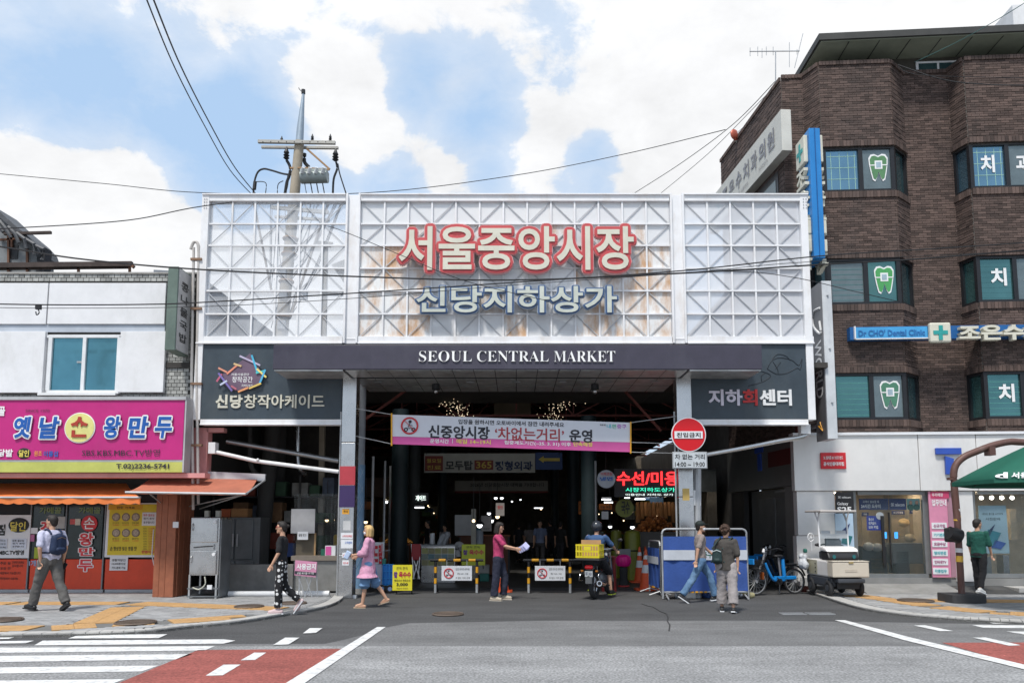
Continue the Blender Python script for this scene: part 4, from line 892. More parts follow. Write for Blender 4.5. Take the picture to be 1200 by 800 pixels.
# rooftop: scaffold beam and tarpaulin covered shed
rb = thing('roof_beam', 'long rusty steel beam on short posts along the left roof edge', 'beam', P3(75, 320, 17.9))
mb = MB(); mb.bar(P3(-60, 312, 17.9), P3(155, 309.5, 17.9), .10, .12); mb.bar(P3(-60, 316, 17.95), P3(150, 313.5, 17.95), .05); mb.build('beam', mat('rusty_dark_steel', (.06, .045, .04), .7, .3, var=.4), rb)
for px in (10, 32, 92, 152): MB().bar(P3(px, 312, 17.95), P3(px, 323, 17.95), .05).build('post', mat('rust_brown', (.16, .08, .05), .8), rb)
MB().bar(P3(151, 309, 17.9), P3(157, 313, 17.9), .08).build('end_plate', mat('rust_brown', (.16, .08, .05), .8), rb)
sh = thing('rooftop_shed', 'rooftop shed with curved roof draped in dark grey tarpaulin at the far left', 'shed', P3(10, 322, 20.5))
YS = 20.0
prof = [(-90, 210), (-40, 225), (0, 246), (14, 259), (28, 271), (40, 281), (49, 291), (52, 300)]
P = [PY(a, b, YS) for a, b in prof]; 
mb = MB(); n = len(P)
vs = []; 
for y, dz in ((YS-.25, 0), (YS+.7, 0)):
    for x, z in P: vs.append((x, y, z+dz))
    for x, z in P: vs.append((x-.05, y, z-.10))
fs = [(i, i+1, i+1+2*n, i+2*n) for i in range(n-1)]+[(i+n, i+3*n, i+1+3*n, i+1+n) for i in range(n-1)]+[(i, i+n, i+1+n, i+1) for i in range(n-1)]+[(n-1, 2*n-1, 4*n-1, 3*n-1)]
mb.add(vs, fs); tarp = mat('tarpaulin', (.085, .088, .095), .55, var=.3, scale=5, bump=1, bscale=7); mb.build('roof', tarp, sh)
wallpts = [(-90, 330), (-90, 218), (-40, 233), (0, 254), (14, 266), (28, 278), (40, 288), (46, 300), (46, 330)]
mb = MB(); mb.prism([PY(a, b, YS) for a, b in wallpts], YS, YS+.65); mb.build('wall', mat('shed_sheet', (.20, .21, .215), .7, var=.2, dirt=(.10, .10, .1)), sh)
MB().pb(F0, 12, 287, 21, 303, YS-.02, .02).build('opening', black, sh)
for q in ((10, 275, 10, 322), (32, 290, 32, 322), (0, 281, 33, 279), (14, 262, 14, 290)): MB().bar(P3(q[0], q[1], YS-.06), P3(q[2], q[3], YS-.06), .05).build('frame_post', mat('rust_brown', (.16, .08, .05), .8), sh)
MB().bar(P3(5, 274, YS-.3), P3(60, 272.5, YS-.3), .07).build('pole', mat('rusty_dark_steel', (.06, .045, .04), .7), sh)
mb = MB()
for i in range(6):
    t_ = i/5; pts = [PY(-20+t_*30, 243+t_*20, 1) and P3(-10+i*10, 252+i*7, YS-.3), P3(-4+i*11, 262+i*6, YS-.34), P3(4+i*9, 272+i*6.5, YS-.3)]; mb.tube(pts, .05, 6)
mb.build('tarp_fold', tarp, sh, smooth=True)
fp('tarp_flap', (43, 290, 52, 324), YS-.1, .3, mat('tarp_dark', (.03, .03, .035), .8), sh)

# vertical blade sign
bs = thing('blade_sign', 'dusty green-edged vertical sign reading bean sprout soup, beside the market frame', 'sign', P3(200, 415, 16.6))
grn = mat('sign_green_edge', (.12, .165, .14), .5, var=.15, dirt=(.2, .2, .18)); xa, xb = PY(195, 360, 16.45)[0], PY(207, 360, 16.45)[0]; za, zb = PY(200, 410, 16.45)[1], PY(200, 312, 16.45)[1]
MB().box(xa, xb, 16.45, 17.15, za, zb).build('box', grn, bs, bevel=.01)
MB().box(xb, xb+.012, 16.49, 17.11, za+.03, zb-.03).build('face', mat('faded_face', (.45, .44, .43), .5, var=.1, dirt=(.25, .24, .22), damt=.6), bs)
FB = Fr((xb+.012, 0, 0), R(90))                              # reads from near to far on the right-hand face
mbs = MB()
for i, ch in enumerate('콩나물국밥'):
    zt = zb-.28-i*.29; textmesh(mbs, FB, ch, 16.60, 16.98, -.006, zt-.20, zt, 0, .022)
# the frame's x axis runs along +Y and its outward side faces +X
mbs.build('lettering', kt, bs)
for z in (za+.3, zb-.3): MB().box(xa-.06, xa, 16.9, 16.96, z-.03, z+.03).build('bracket', galv, bs)

# pink fascia sign
YSN = 16.6
ps = thing('fascia_sign', 'long magenta fascia sign with blue and yellow Hangul over the dumpling shop', 'sign', P3(100, 555, YSN))
fp('sign_face', (-150, 468.5, 215, 538.5), YSN, .30, magenta, ps); fp('lime_band', (-150, 541, 215, 553), YSN, .30, lime, ps); fp('grey_band', (-150, 538.6, 215, 540.9), YSN+.006, .28, galv, ps)
fp('top_trim', (-150, 464.5, 218, 468.3), YSN-.03, .4, mat('trim_grey', (.45, .45, .46), .5, .3), ps)
fp('end_trim', (215.2, 468.5, 217, 553), YSN-.015, .33, mat('trim_grey', (.45, .45, .46), .5, .3), ps)
dkblue = mat('sign_blue', (.015, .10, .38), .4); 
w_rim = (.055, .004, whitel)
for ch, q in (('옛', (15, 488, 35, 513)), ('날', (44, 488, 67, 513.5)), ('왕', (121, 487.5, 140, 513)), ('만', (149, 487.5, 172, 513)), ('두', (181, 488, 201, 513))):
    letters(ps, ch, F0, *q, YSN-.05, dkblue, .02, .035, 3, [(.065, .005, whitel)], slant=.10)
c = P3(93.5, 501, YSN-.02); MB().cyl(c, c+Vector((0, .012, 0)), .335, n=36).build('disc_rim', whitel, ps); MB().cyl(c-Vector((0, .008, 0)), c, .315, n=36).build('disc', mat('disc_yellow', (.72, .68, .25), .4), ps)
letters(ps, '손', F0, 82, 488, 104, 512, YSN-.05, mat('son_red', (.42, .05, .03), .4), .015, .03, 3)
text(ps, '골', F0, -3, 476, 6, 487, YSN-.02, whitel, off=.035); text(ps, 'SINCE 1970', F0, 30, 479.5, 58, 482.5, YSN-.02, dk, off=0)
text(ps, 'SBS.KBS.MBC.TV방영', F0, 96, 526, 187, 534.5, YSN-.02, dk, off=0); text(ps, 'T.02)2236-5741', F0, 136, 543, 198, 550.5, YSN-.02, dk, off=.025)
text(ps, '불닭발', F0, -12, 526, 15, 535, YSN-.02, whitel, off=.03); MB().ball(P3(28, 531, YSN-.005), (.15, .012, .12), 16, 10).build('brush_blot', black, ps); text(ps, '달인', F0, 22, 527, 34, 535, YSN-.03, ltyellow, off=.02); text(ps, '원조', F0, 40, 528, 49, 534, YSN-.02, orgs); text(ps, '이홍섭', F0, 51, 528, 68, 535, YSN-.02, dkblue, off=.03)
pkw = mat('pink_timber', (.60, .28, .27), .6, var=.1, dirt=(.35, .16, .14))
fp('trim_board', (-150, 554, 240, 559.5), YSN+.1, .3, pkw, lb)
# shop front (recessed)
YP = 17.9
zg = ZS
sf = thing('dumpling_shop', 'glazed dumpling shop with red lower panels and posters under the orange awning', 'shop', P3(90, 690, YP))
MB().box(-16, PY(186, 600, YP)[0], YP+.12, YP+.2, zg, 3.4).build('back_board', mat('shop_dark', (.020, .022, .024), .4), sf)
edges = [(-90, -30), (-29, 33), (34, 75), (76, 121), (122, 184)]
for a, b in edges:
    fp('lower_panel', (a+.6, 655, b-.6, 690), YP, .08, redp, sf, bevel=.006)
    fp('kick_plate', (a+.6, 690.3, b-.6, 694.5), YP-.03, .1, galv, sf)
dglass = mat('dark_glass', (.022, .035, .035), .08, var=.2, bump=0, spec=.6)
for a, b in ((34, 75), (76, 121)): fp('glass', (a+1, 585, b-1, 654), YP+.03, .02, dglass, sf)
for px in (34, 75.5, 121.5): fp('stile', (px-.8, 585, px+.8, 690), YP-.01, .05, steel_dark, sf)
pst = fp('poster', (-30, 603, 35, 653.5), YP-.02, .04, signwhite, sf); MB().ball(P3(22, 615, YP-.03), (.24, .01, .17), 18, 10).build('brush_blot', black, pst); text(pst, '달인', F0, 12, 611, 30, 622, YP-.045, ltyellow, off=.02)
text(pst, '점', F0, -3, 614, 6, 627, YP-.03, kt, off=.04); text(pst, '.MBC.TV방영', F0, -3, 644, 28, 650, YP-.03, kt, off=.03)
for b, s in (((13, 631, 31, 643), ((14.5, 632, 28, 634.5, '매주 월요일'), (14.5, 635.5, 29, 637.5, '정기 휴무'), (14.5, 639, 28, 641, '휴무합니다'))), ((-3, 631, 8, 643), ((-2, 632, 7, 634.5, '만두는'), (-2, 636, 7, 638, '포장은'), (-2, 640, 7, 642, '전화')))):
    c_ = MB().pb(F0, *b, YP-.035, .01).build('notice', mat('notice_blue', (.6, .64, .72), .5), pst)
    for q in s: text(pst, q[4], F0, *q[:4], YP-.04, kt, off=.01)
for y, s, a, b in ((658, '주문 됨', 0, 12), (664, '포장 전', 0, 12), (669.5, '매장에서 가능합니다', 0, 24), (676, '주차장에서 사용가능', 0, 21), (657, '단체주문 상담해요', 14, 28), (661, '감사합니다', 14, 27)): text(sf, s, F0, a, y, b, y+3.2, YP-.01, kt, off=.01)
gr_rim = mat('green_glow_letter', (.20, .28, .12), .5)
for a, b in ((46, 72), (92, 118)): text(sf, '가메골', F0, a, 594, b, 601.5, YP+.015, gr_rim, off=.025)
c = P3(104.5, 613, YP-.0); MB().cyl(c, c+Vector((0, .02, 0)), .185, n=28).build('red_disc', rt, sf); text(sf, '손', F0, 98, 606, 111, 619.5, YP-.012, whitel, off=.01)
for ch, y0, y1, a, b in (('왕', 624, 639, 93, 110), ('만', 641, 651, 92, 110), ('두', 655, 669, 92, 109)): letters(sf, ch, F0, a, y0, b, y1, YP-.02, rt, .01, .035, 3, [(.06, .004, whitel)])
letters(sf, '전', F0, 48, 610, 65, 626, YP-.02, rt, .01, .035, 3, [(.06, .004, whitel)])
for b, m in (((66, 605, 76, 619), mat('paper_grey', (.42, .43, .42), .7)), ((34.5, 618, 44, 625), signwhite), ((35, 626, 40, 634), mat('paper_pink', (.45, .15, .3), .6)), ((82, 608, 88, 614), mat('paper_red', (.55, .1, .1), .6)), ((88, 607.5, 94, 615), mat('paper_cream', (.55, .5, .42), .6)), ((40, 641, 45, 654), mat('paper_green', (.35, .42, .04), .6)), ((43, 656, 48, 668), signwhite)): fp('sticker', b, YP-.005, .02, m, sf)
text(sf, '1개', F0, 34, 656, 42, 663, YP-.01, mat('pale_blue_text', (.3, .4, .6), .5), off=.03)
pt = fp('poster', (124, 589, 184, 652.5), YP-.02, .04, signwhite, sf); fp('yellow_sheet', (127, 590.5, 182, 650), YP-.032, .01, mat('poster_yellow', (.68, .52, .03), .45), pt); fp('yellow_cap', (127, 590.5, 167, 597), YP-.036, .003, mat('poster_amber', (.68, .36, .02), .45), pt)
fp('white_notice', (166.5, 600, 183.5, 615.5), YP-.045, .01, signwhite, pt)
text(pt, '만두 가격표', F0, 137, 593, 158, 596, YP-.04, kt); [text(pt, s, F0, 168, y, 181, y+2.6, YP-.05, (rt if i == 0 else kt)) for i, (s, y) in enumerate((('매주 월요일', 602), ('정기 휴무', 606), ('휴무합니다', 610.5)))]
for i in range(3):
    for j in range(2):
        c = P3(136+i*11.5, 605.5+j*18.5, YP-.04); MB().cyl(c, c+Vector((0, .006, 0)), .095, n=20).build('plate_photo', mat('plate_photo', (.22, .17, .12), .5, var=.5, scale=30), pt); MB().cyl(c-Vector((0, .004, 0)), c-Vector((0, .001, 0)), .07, n=16).build('food_photo', mat('food_photo', (.40, .33, .25), .5, var=.6, scale=35), pt)
        text(pt, ['고기만두', '김치만두', '찐빵', '왕만두', '새우만두', '물만두'][i+j*3], F0, 131.5+i*11.5, 611.5+j*18.5, 140+i*11.5, 613.2+j*18.5, YP-.04, kt, off=0); text(pt, '5,000', F0, 132+i*11.5, 614+j*18.5, 139.5+i*11.5, 615.6+j*18.5, YP-.04, rt, off=0)
for k in range(9): text(pt, '만두', F0, 168, 618+k*3, 172, 620+k*3, YP-.04, kt, off=0); text(pt, '5,000', F0, 174, 618+k*3, 181, 620+k*3, YP-.04, rt, off=0)
text(pt, '손 정성껏 빚은 명품 맛', F0, 129, 640, 160, 645, YP-.04, kt); text(pt, '만원이상', F0, 166, 644.5, 181, 648, YP-.04, rt, off=.03)
nt_ = fp('paper_notice', (128.5, 652, 149.5, 668), YP-.03, .02, signwhite, sf)
for i, (s, y) in enumerate((('생활의달인', 654.5), ('10,000원이상', 658.8), ('카드결제 가능', 663.5))): text(nt_, s, F0, 131, y, 147, y+2.8, YP-.038, kt)
# awnings
def awning(name, lab, p_top, Yt, p_bot, Yb, m, valance, scallop, folds=0):
    a, b = P3(*p_top[0], Yt), P3(*p_top[1], Yt); c, d = P3(*p_bot[1], Yb), P3(*p_bot[0], Yb)
    t = thing(name, lab, 'awning', (a+b)/2); n = 28; mb = MB(); vs = []; m2 = 6
    for i in range(n+1):
        for j in range(m2+1):
            u, v = i/n, j/m2; p = (a+(b-a)*u)*(1-v)+(d+(c-d)*u)*v; p.z += -.05*math.sin(math.pi*v)+.008*math.sin(i*1.9)*v; vs.append(p)
    fs = [(i*(m2+1)+j, i*(m2+1)+j+1, (i+1)*(m2+1)+j+1, (i+1)*(m2+1)+j) for i in range(n) for j in range(m2)]
    k = len(vs); vs += [p-Vector((0, 0, .012)) for p in vs]; fs += [tuple(q+k for q in reversed(f)) for f in fs]
    mb.add(vs, fs); mb.build('canvas', m, t, smooth=True)
    if valance:
        mb = MB(); N_ = 160; L = (c-d).length; vs = []
        for i in range(N_+1):
            p = d+(c-d)*(i/N_); ph = (i/N_)*L/.26; q = Vector((0, -.004+.012*math.sin(ph*3.1), 0)); vs += [p+q, p+q-Vector((0, 0, valance-(scallop*(1-abs(math.sin(ph*math.pi))) if scallop else 0)))]
        mb.add(vs, [(2*i, 2*i+1, 2*i+3, 2*i+2) for i in range(N_)]); kk = len(vs); mb.add([v+Vector((0, .008, 0)) for v in vs], [(2*i+2, 2*i+3, 2*i+1, 2*i) for i in range(N_)]); mb.build('valance', m, t)
    MB().tube([d, c], .025, 8).build('front_bar', galv, t); return t, a, b, c, d
awning('awning', 'bright orange canvas awning with scalloped edge over the dumpling shop windows', ((-120, 566), (148, 566)), 17.7, ((-140, 582.5), (165, 582.5)), 16.5, orange, .15, .03)
t, a, b, c, d = awning('awning', 'faded terracotta awning over the brown timber pillar and steamer cabinet', ((178, 558.5), (302, 560)), 17.35, ((147, 576.5), (288, 578.5)), 15.9, terra, .03, 0)
fpx = MB().bar(P3(226, 555.5, 17.3), P3(311, 559.5, 17.3), .06, .16); fpx.build('head_box', mat('awning_box', (.5, .5, .52), .5), t)
MB().tube([P3(311, 562, 17.2), P3(288, 578.5, 15.95)], .02, 6).build('side_arm', galv, t)
for q in (((174, 577, 16.0), (196, 595, 17.2)), ((290, 578, 16.0), (222, 593, 17.2)), ((286, 579, 16.0), (234, 596, 17.3))): MB().tube([P3(*q[0]), P3(*q[1])], .014, 6).build('stay', galv, t)
# pink pier and brown timber pillar
MB().pb(F0, 213, 501, 243, 556, 17.2, .25).build('pier_board', pkw, lb); MB().pb(F0, 243, 501, 262, 506, 17.2, .2).build('pier_arm', pkw, lb)
tp = thing('timber_pillar', 'reddish brown vertical-boarded pillar between the dumpling shop and the steamer cabinet', 'pillar', (PY(203, 650, 16.9)[0], 16.9, ZS))
timber = mat('timber_brown', (.30, .105, .055), .65, var=.15, scale=8, dirt=(.20, .07, .04), dscale=3, damt=.5)
for i, (a, b) in enumerate(((181, 188), (188.5, 195.5), (196, 206))): MB().box(PY(a, 640, 16.75)[0], PY(b, 640, 16.75)[0], 16.75-.02*i, 17.5, ZS, PY(200, 573, 16.75)[1]).build('board', timber, tp, bevel=.01)
x6 = PY(206, 640, 16.75)[0]
for i in range(3): MB().box(x6+.003, x6+.03, 16.82+i*.25, 17.05+i*.25, ZS, PY(200, 573, 16.75)[1]).build('board', timber, tp, bevel=.008)
MB().pb(F0, 202.5, 611, 209, 618, 16.69, .02).build('switch_plate', signwhite, tp)
MB().tube([P3(180, 620, 17.6), P3(178, 650, 17.5), P3(181, 664, 17.4)], .012, 6).build('hose', whitel, tp)

# stainless steamer cabinet on legs
sc_ = thing('steamer_cabinet', 'tall stainless steel steamer cabinet with two doors on legs', 'cabinet', P3(236, 700, 16.7))
ys = 16.45; 
X0, X1 = PY(222, 650, ys)[0], PY(256, 650, ys)[0]
z_ = lambda py: PY(238, py, ys)[1]
MB().box(X0, X1, ys+.02, ys+.62, z_(674), z_(606)).build('body', steel, sc_, bevel=.01)
MB().box(X1+.001, X1+.03, ys+.05, ys+.6, z_(700), z_(608)).build('side_panel', steel_dark, sc_)
for a, b in ((607, 635), (645, 672)): 
    d_ = MB().box(X0+.02, X1-.04, ys-.02, ys+.02, z_(b), z_(a)).build('door', steel, sc_, bevel=.008); MB().tube([(X0+.06, ys-.03, z_(a+14)), (X0+.06, ys-.06, z_(a+12)), (X0+.06, ys-.06, z_(a+8)), (X0+.06, ys-.03, z_(a+6))], .012, 6).build('handle', galv, d_)
    MB().cyl((X1-.09, ys-.02, z_(a+4)), (X1-.09, ys-.05, z_(a+4)), .035, n=14).build('gauge', signwhite, sc_)
MB().box(X0+.02, X1-.1, ys-.03, ys+.02, z_(643.5), z_(637)).build('drip_tray', steel, sc_)
MB().tube([(X0+.1, ys-.04, z_(641)), (X0+.3, ys-.045, z_(640)), (X0+.5, ys-.04, z_(639.5))], .014, 6).build('black_hose', rubber, sc_)
for x in (X0+.02, X1-.03):
    for y in (ys+.02, ys+.58): MB().bar((x, y, ZS), (x, y, z_(673)), .035).build('leg', galv, sc_)
for z in (ZS+.03, z_(690)): MB().box(X0-.02, X1+.02, ys, ys+.6, z, z+.025).build('shelf', steel_dark, sc_)
MB().tube(clip([(X0+.35, ys-.02, z_(675)), (X0+.37, ys-.03, z_(684)), (X0+.25, ys-.03, z_(690)), (X0+.1, ys, z_(688))], 5), .014, 6).build('hose', mat('hose_pale', (.5, .5, .42), .5), sc_)
MB().box(X1-.2, X1-.1, ys-.04, ys, z_(690), z_(685)).build('valve_box', signwhite, sc_)
# fridges and boxes behind, concrete counter wall, pipe
fr_ = thing('refrigerator', 'old grey two-door refrigerator standing behind the low concrete wall', 'refrigerator', P3(285, 690, 19)); 
grf = mat('fridge_grey', (.17, .18, .185), .5, .3, var=.15, dirt=(.08, .08, .08))
fp('body', (258, 606, 304, 690), 19, .7, grf, fr_)
for b in ((259, 608, 274, 655), (275.5, 608, 296, 655), (259, 657, 274, 688), (275.5, 657, 296, 688)): d_ = fp('door', b, 18.95, .04, grf, fr_, bevel=.01)
for b in ((272, 625, 273.5, 640), (277, 625, 278.5, 640)): fp('handle', b, 18.9, .04, galv, fr_)
for b, m, l in (((259, 596, 270, 605.5), mat('carton_red', (.32, .08, .03), .7), 'red carton on top of the grey refrigerator, left one'), ((271, 595.5, 290, 605.5), mat('carton_brown', (.30, .15, .06), .8), 'brown carton on top of the grey refrigerator, right one')): bx('carton', l, 'box', b, 19.1, .35, m)
for px, l in ((242, 'left'), (255, 'right')): bx('jar', l+' pale jar on top of the steamer cabinet', 'jar', (px-2.4, 598, px+2.4, 605.5), 16.75, .1, mat('jar_pale', (.35, .35, .30), .5))
cn = thing('concrete_counter', 'low grey concrete counter wall under the left bay, behind the spotted trousers', 'counter', P3(320, 698, 17.6))
for a, b in ((256, 264.6), (265, 343)): fp('slab', (a, 661, b, 698), 17.6, .2, mat('concrete_slab', (.19, .185, .175), .8, var=.25, bump=.4, dirt=(.11, .11, .10), damt=.6), cn, bevel=.01)
sk = thing('steel_sink_counter', 'grey steel counter with wooden top beside the left clad column', 'counter', P3(370, 694, 17.7))
fp('cabinet', (344, 657, 397, 692), 17.7, .7, mat('counter_steel', (.26, .26, .25), .5, .4, var=.2, dirt=(.14, .12, .10)), sk); fp('countertop', (341, 651, 398, 656.5), 17.65, .8, mat('counter_top', (.20, .17, .14), .6), sk)
a, b = P3(268, 695.5, 17.0), P3(386, 695, 17.0); pp = MB(); pp.cyl(a, b, .062, n=16); solo('plastic_pipe', 'long white plastic pipe lying along the foot of the concrete counter', 'pipe', pp, white, smooth=True)
bb = thing('notice_board', 'grey board with a white paper standing on the steel counter', 'board', P3(356, 652, 17.9)); fp('board', (341, 596, 369, 624.5), 17.85, .03, mat('board_grey', (.36, .36, .37), .6), bb); fp('frame', (347, 625, 370, 651), 18.0, .03, mat('frame_dim', (.12, .10, .07), .5), bb); fp('paper', (348.5, 622.5, 361, 632), 17.83, .01, signwhite, bb); text(bb, '알림 공고', F0, 350, 625, 359, 628, 17.82, kt); fp('stile', (368, 624, 370, 651), 17.96, .03, mat('wood_edge', (.4, .25, .12), .5), bb)
sheetp = glassy('plastic_sheet', (.30, .30, .28), .80, .15, .4); t = thing('plastic_curtain', 'creased clear plastic curtain hanging left of the clad column', 'curtain', P3(380, 650, 18.6)); mb = MB(); a, z1 = PY(345, 578, 18.6); b, z0 = PY(398, 652, 18.6); n = 40
vs = []
for i in range(n+1):
    x = a+(b-a)*i/n; vs += [(x, 18.6+.04*math.sin(i*1.7)+.02*math.sin(i*.6), z1), (x, 18.6+.06*math.sin(i*1.3), z0)]
mb.add(vs, [(2*i, 2*i+1, 2*i+3, 2*i+2) for i in range(n)]); mb.build('sheet', sheetp, t, smooth=True)
bx('yellow_bag', 'yellow bag behind the plastic curtain next to the clad column', 'bag', (390, 626, 397, 640), 18.9, .2, mat('bag_yellow', (.55, .36, .03), .6), bevel=.05); t = thing('flyer_box', 'pink and white flyer box on the steel counter', 'box', P3(388, 652, 17.8)); fp('box', (381, 639, 393, 651), 17.8, .15, signwhite, t); fp('pink_face', (381.5, 640, 388, 650), 17.79, .01, bpink, t)
bx('green_jar', 'small dark green jar on the steel counter beside the flyer box', 'jar', (376, 643, 380.5, 651.5), 17.8, .08, mat('green_plastic', (.02, .12, .08), .4))
bx('blue_tub', 'dark blue tub standing behind the grey notice board', 'tub', (329, 636, 345, 652), 18.7, .3, mat('tub_blue', (.02, .05, .18), .5))
# pink stand sign with crossed legs
t = thing('stand_sign', 'pink Hangul notice board on thin folding metal legs by the steel counter', 'sign', P3(360, 702, 16.7)); mb = MB(); yq = 16.7
mb.prism([PY(a, b, yq) for a, b in ((346, 656, ), (371.5, 658), (370, 676), (345, 673.5))], yq, yq+.02); mb.build('board', mat('stand_pink', (.58, .25, .38), .5), t); text(t, '사용금지', F0, 347.5, 660, 370, 667, yq-.008, whitel, off=.03); mb = MB(); mb.prism([PY(a, b, yq-.01) for a, b in ((345.5, 668.5), (370.5, 670.5), (370, 674), (345.3, 672))], yq-.01, yq-.004); mb.build('dark_band', dk, t); text(t, '생활 폐기물 수거함', F0, 348, 670, 368, 672.5, yq-.015, whitel, off=0)
for a, b in (((350, 674), (352, 700)), ((352, 674), (349, 700)), ((358, 674), (366, 701)), ((366, 675), (357, 701)), ((371, 660), (372, 701)), ((350, 675), (358, 701))): MB().tube([P3(*a, yq+.05), P3(*b, yq+.05)], .012, 6).build('leg', galv, t)
# rolled awning tubes across the left bay and the steel pipe on the right
t = thing('retracted_awning', 'two long pale rolled awning tubes slanting across the left bay', 'awning', P3(320, 545, 17.0)); MB().tube([P3(247, 528, 17.1), P3(300, 540, 17.0), P3(397, 552.5, 17.0)], .045, 10).build('tube', white, t, smooth=True); MB().tube([P3(266, 517, 17.6), P3(397, 540, 17.6)], .06, 10).build('tube', mat('tube_steel', (.3, .3, .3), .3, .8), t, smooth=True); MB().pb(F0, 244, 518, 252, 531, 17.0, .2).build('bracket', white, t)
MB().ball(P3(302, 538.5, 16.95), .035, 8, 6).build('bulb', white, t)
t = thing('steel_pipe', 'long bent stainless pipe running from the no-entry sign to the corner box', 'pipe', P3(880, 530, 17.0)); MB().tube(clip([P3(825, 533, 16.9), P3(870, 525, 17.0), P3(915, 516, 17.1), P3(938, 512, 17.15), P3(945, 508, 17.2), P3(947, 500, 17.25)], 6), .055, 10).build('pipe', steel, t, smooth=True)
fp('junction_box', (939, 497, 950, 508), 17.1, .2, white, t)

# ---------------------------------------------------------------- concrete utility pole behind the lattice
YPL = 20.0
pc = thing('utility_pole', 'tall concrete utility pole with crossarms and transformer behind the lattice frame', 'utility pole', (P3(335, 690, YPL).x, YPL, 0))
zt = lambda py: PY(345, py, YPL)[1]
xb = P3(335, 600, YPL).x; base = Vector((P3(326, 440, YPL).x-.35, YPL, 0)); top = P3(351, 166, YPL); xax = lambda z: base+(top-base)*(z/top.z)
poleconc = mat('pole_concrete', (.36, .31, .24), .8, var=.12, dirt=(.25, .22, .18), damt=.5)
MB().tube([xax(z) for z in (0, 2.5, 5.2)], [.21, .20, .185], 18).build('lower_shaft', MATS['bay_shade_dark'], pc, smooth=True)  # same concrete below the bay roof, its shade painted in as darker colour
MB().tube([xax(z) for z in (5.201, 6, 9, top.z)], [.185, .18, .15, .125], 18).build('shaft', poleconc, pc, smooth=True)
MB().tube([top, P3(352, 150, YPL), P3(355.5, 110, YPL)], [.105, .095, .035], 14).build('top_spire', mat('pole_steel_blue', (.30, .36, .42), .5, .4), pc, smooth=True)
MB().cyl(P3(355.5, 110, YPL), P3(355.5, 105.5, YPL), .055, n=12).build('cap', black, pc); MB().tube([P3(354, 108, YPL), P3(351, 105, YPL), P3(350, 103, YPL)], .01, 5).build('hook', black, pc)
woodarm = mat('crossarm', (.38, .37, .34), .6, .2, var=.15, dirt=(.22, .15, .09))
def parm(p, q, y, wd, m=woodarm, nm='crossarm'): return MB().bar(P3(*p, y), P3(*q, y), wd, wd).build(nm, m, pc, bevel=.004)
parm((302.5, 166), (393, 167.5), YPL-.16, .085); parm((306.5, 172.5), (396.5, 173.5), YPL+.16, .07)
for q in (((359, 174), (386.5, 198.5)), ((357, 197), (386, 199)), ((340, 197), (357, 197))): parm(*q, YPL-.1, .045, mat('rust_arm', (.34, .20, .10), .7), 'brace')
for k in range(9): 
    p = P3(308+k*9.2, 166.1, YPL-.21); MB().cyl(p, p+Vector((0, .02, 0)), .014, n=6).build('bolt', black, pc)
def insul(px, py, y, h=.20, r=.055, lean=0):
    p = P3(px, py, y); mb = MB(); mb.lathe(p, [(r*.4, 0), (r, h*.15), (r*.5, h*.25), (r, h*.4), (r*.5, h*.5), (r*.9, h*.65), (r*.4, h), (r*.2, h*1.2)], 12); mb.build('insulator', black, pc, smooth=True)
for a in ((366, 165.5, YPL-.16), (387, 165.5, YPL-.16), (330, 168, YPL-.16)): insul(*a, .17, .045)
for a in ((335.5, 187, YPL+.1, .3, .085), (393, 189, YPL+.1, .3, .09)): insul(*a)
for pts, r_ in ((((336, 188), (340, 196), (339, 206), (336, 214), (334, 227)), .04), (((394, 190), (395, 198), (391, 210), (390, 228)), .03), (((396, 192), (398, 203), (403, 219), (406, 228)), .018), (((357, 180), (357, 190), (362, 196)), .05),
                (((338, 205), (336, 219), (333, 228)), .03), (((297, 228), (298, 214), (302, 202), (309, 198), (319, 200), (333, 204), (347, 205)), .026), (((298, 222), (299, 213)), .05), (((311, 228), (312, 216), (308, 213), (300, 213)), .012), (((325, 228), (326, 216), (332, 212)), .012)):
    MB().tube(clip([P3(a, b, YPL+.1) for a, b in pts], 5), r_, 7).build('jumper_cable', cable_m, pc)
tr = MB(); c0, c1_ = P3(353, 207, YPL-.45), P3(384, 206, YPL-.45); tr.cyl(c0+Vector((0, 0, -.02)), c1_+Vector((0, 0, -.02)), .17, n=18); tr.build('transformer_tank', mat('transformer_grey', (.30, .34, .33), .45, .2, dirt=(.2, .18, .14)), pc, smooth=True)
MB().box(c0.x, c1_.x, YPL-.6, YPL-.3, c0.z+.08, c0.z+.15).build('transformer_lid', mat('transformer_grey', (.30, .34, .33), .45, .2), pc)
for k in range(4):
    p = P3(354+k*8, 203, YPL-.62); MB().cyl(p, p+Vector((.05, -.08, .12)), .055, .045, 10).build('bushing', mat('bushing_white', (.6, .62, .62), .4), pc)
    q = P3(357+k*7, 215, YPL-.45); MB().tube([q, q+Vector((.06, 0, -.3)), q+Vector((-.05+.06*k, 0, -.62))], .015, 5).build('lead', cable_m, pc)
parm((318, 243), (385, 249), YPL-.2, .09); parm((322, 254), (386, 258), YPL+.2, .07)
for q in (((298, 240), (318, 340)), ((384, 240), (340, 372)), ((372, 285), (388, 289))): MB().bar(P3(*q[0], YPL-.05), P3(*q[1], YPL-.05), .05).build('stay_bar', mat('stay_brown', (.26, .22, .18), .7), pc)
mb = MB(); random.seed(4)
for k in range(16):
    a = P3(300+random.random()*110, 236, YPL+.3); b = P3(315+random.random()*30, 300+random.random()*90, YPL+.2); m0 = (a+b)/2+Vector((0, 0, -.3)); mb.tube(clip([a, m0, b], 4), .011, 4)
mb.build('service_wires', cable_m, pc)
for py in (280, 298, 330, 372): MB().torus(xax(zt(py)), (0, 0, 1), .18, .03, 18, 6).build('pole_band', mat('rust_arm', (.34, .20, .10), .7), pc)
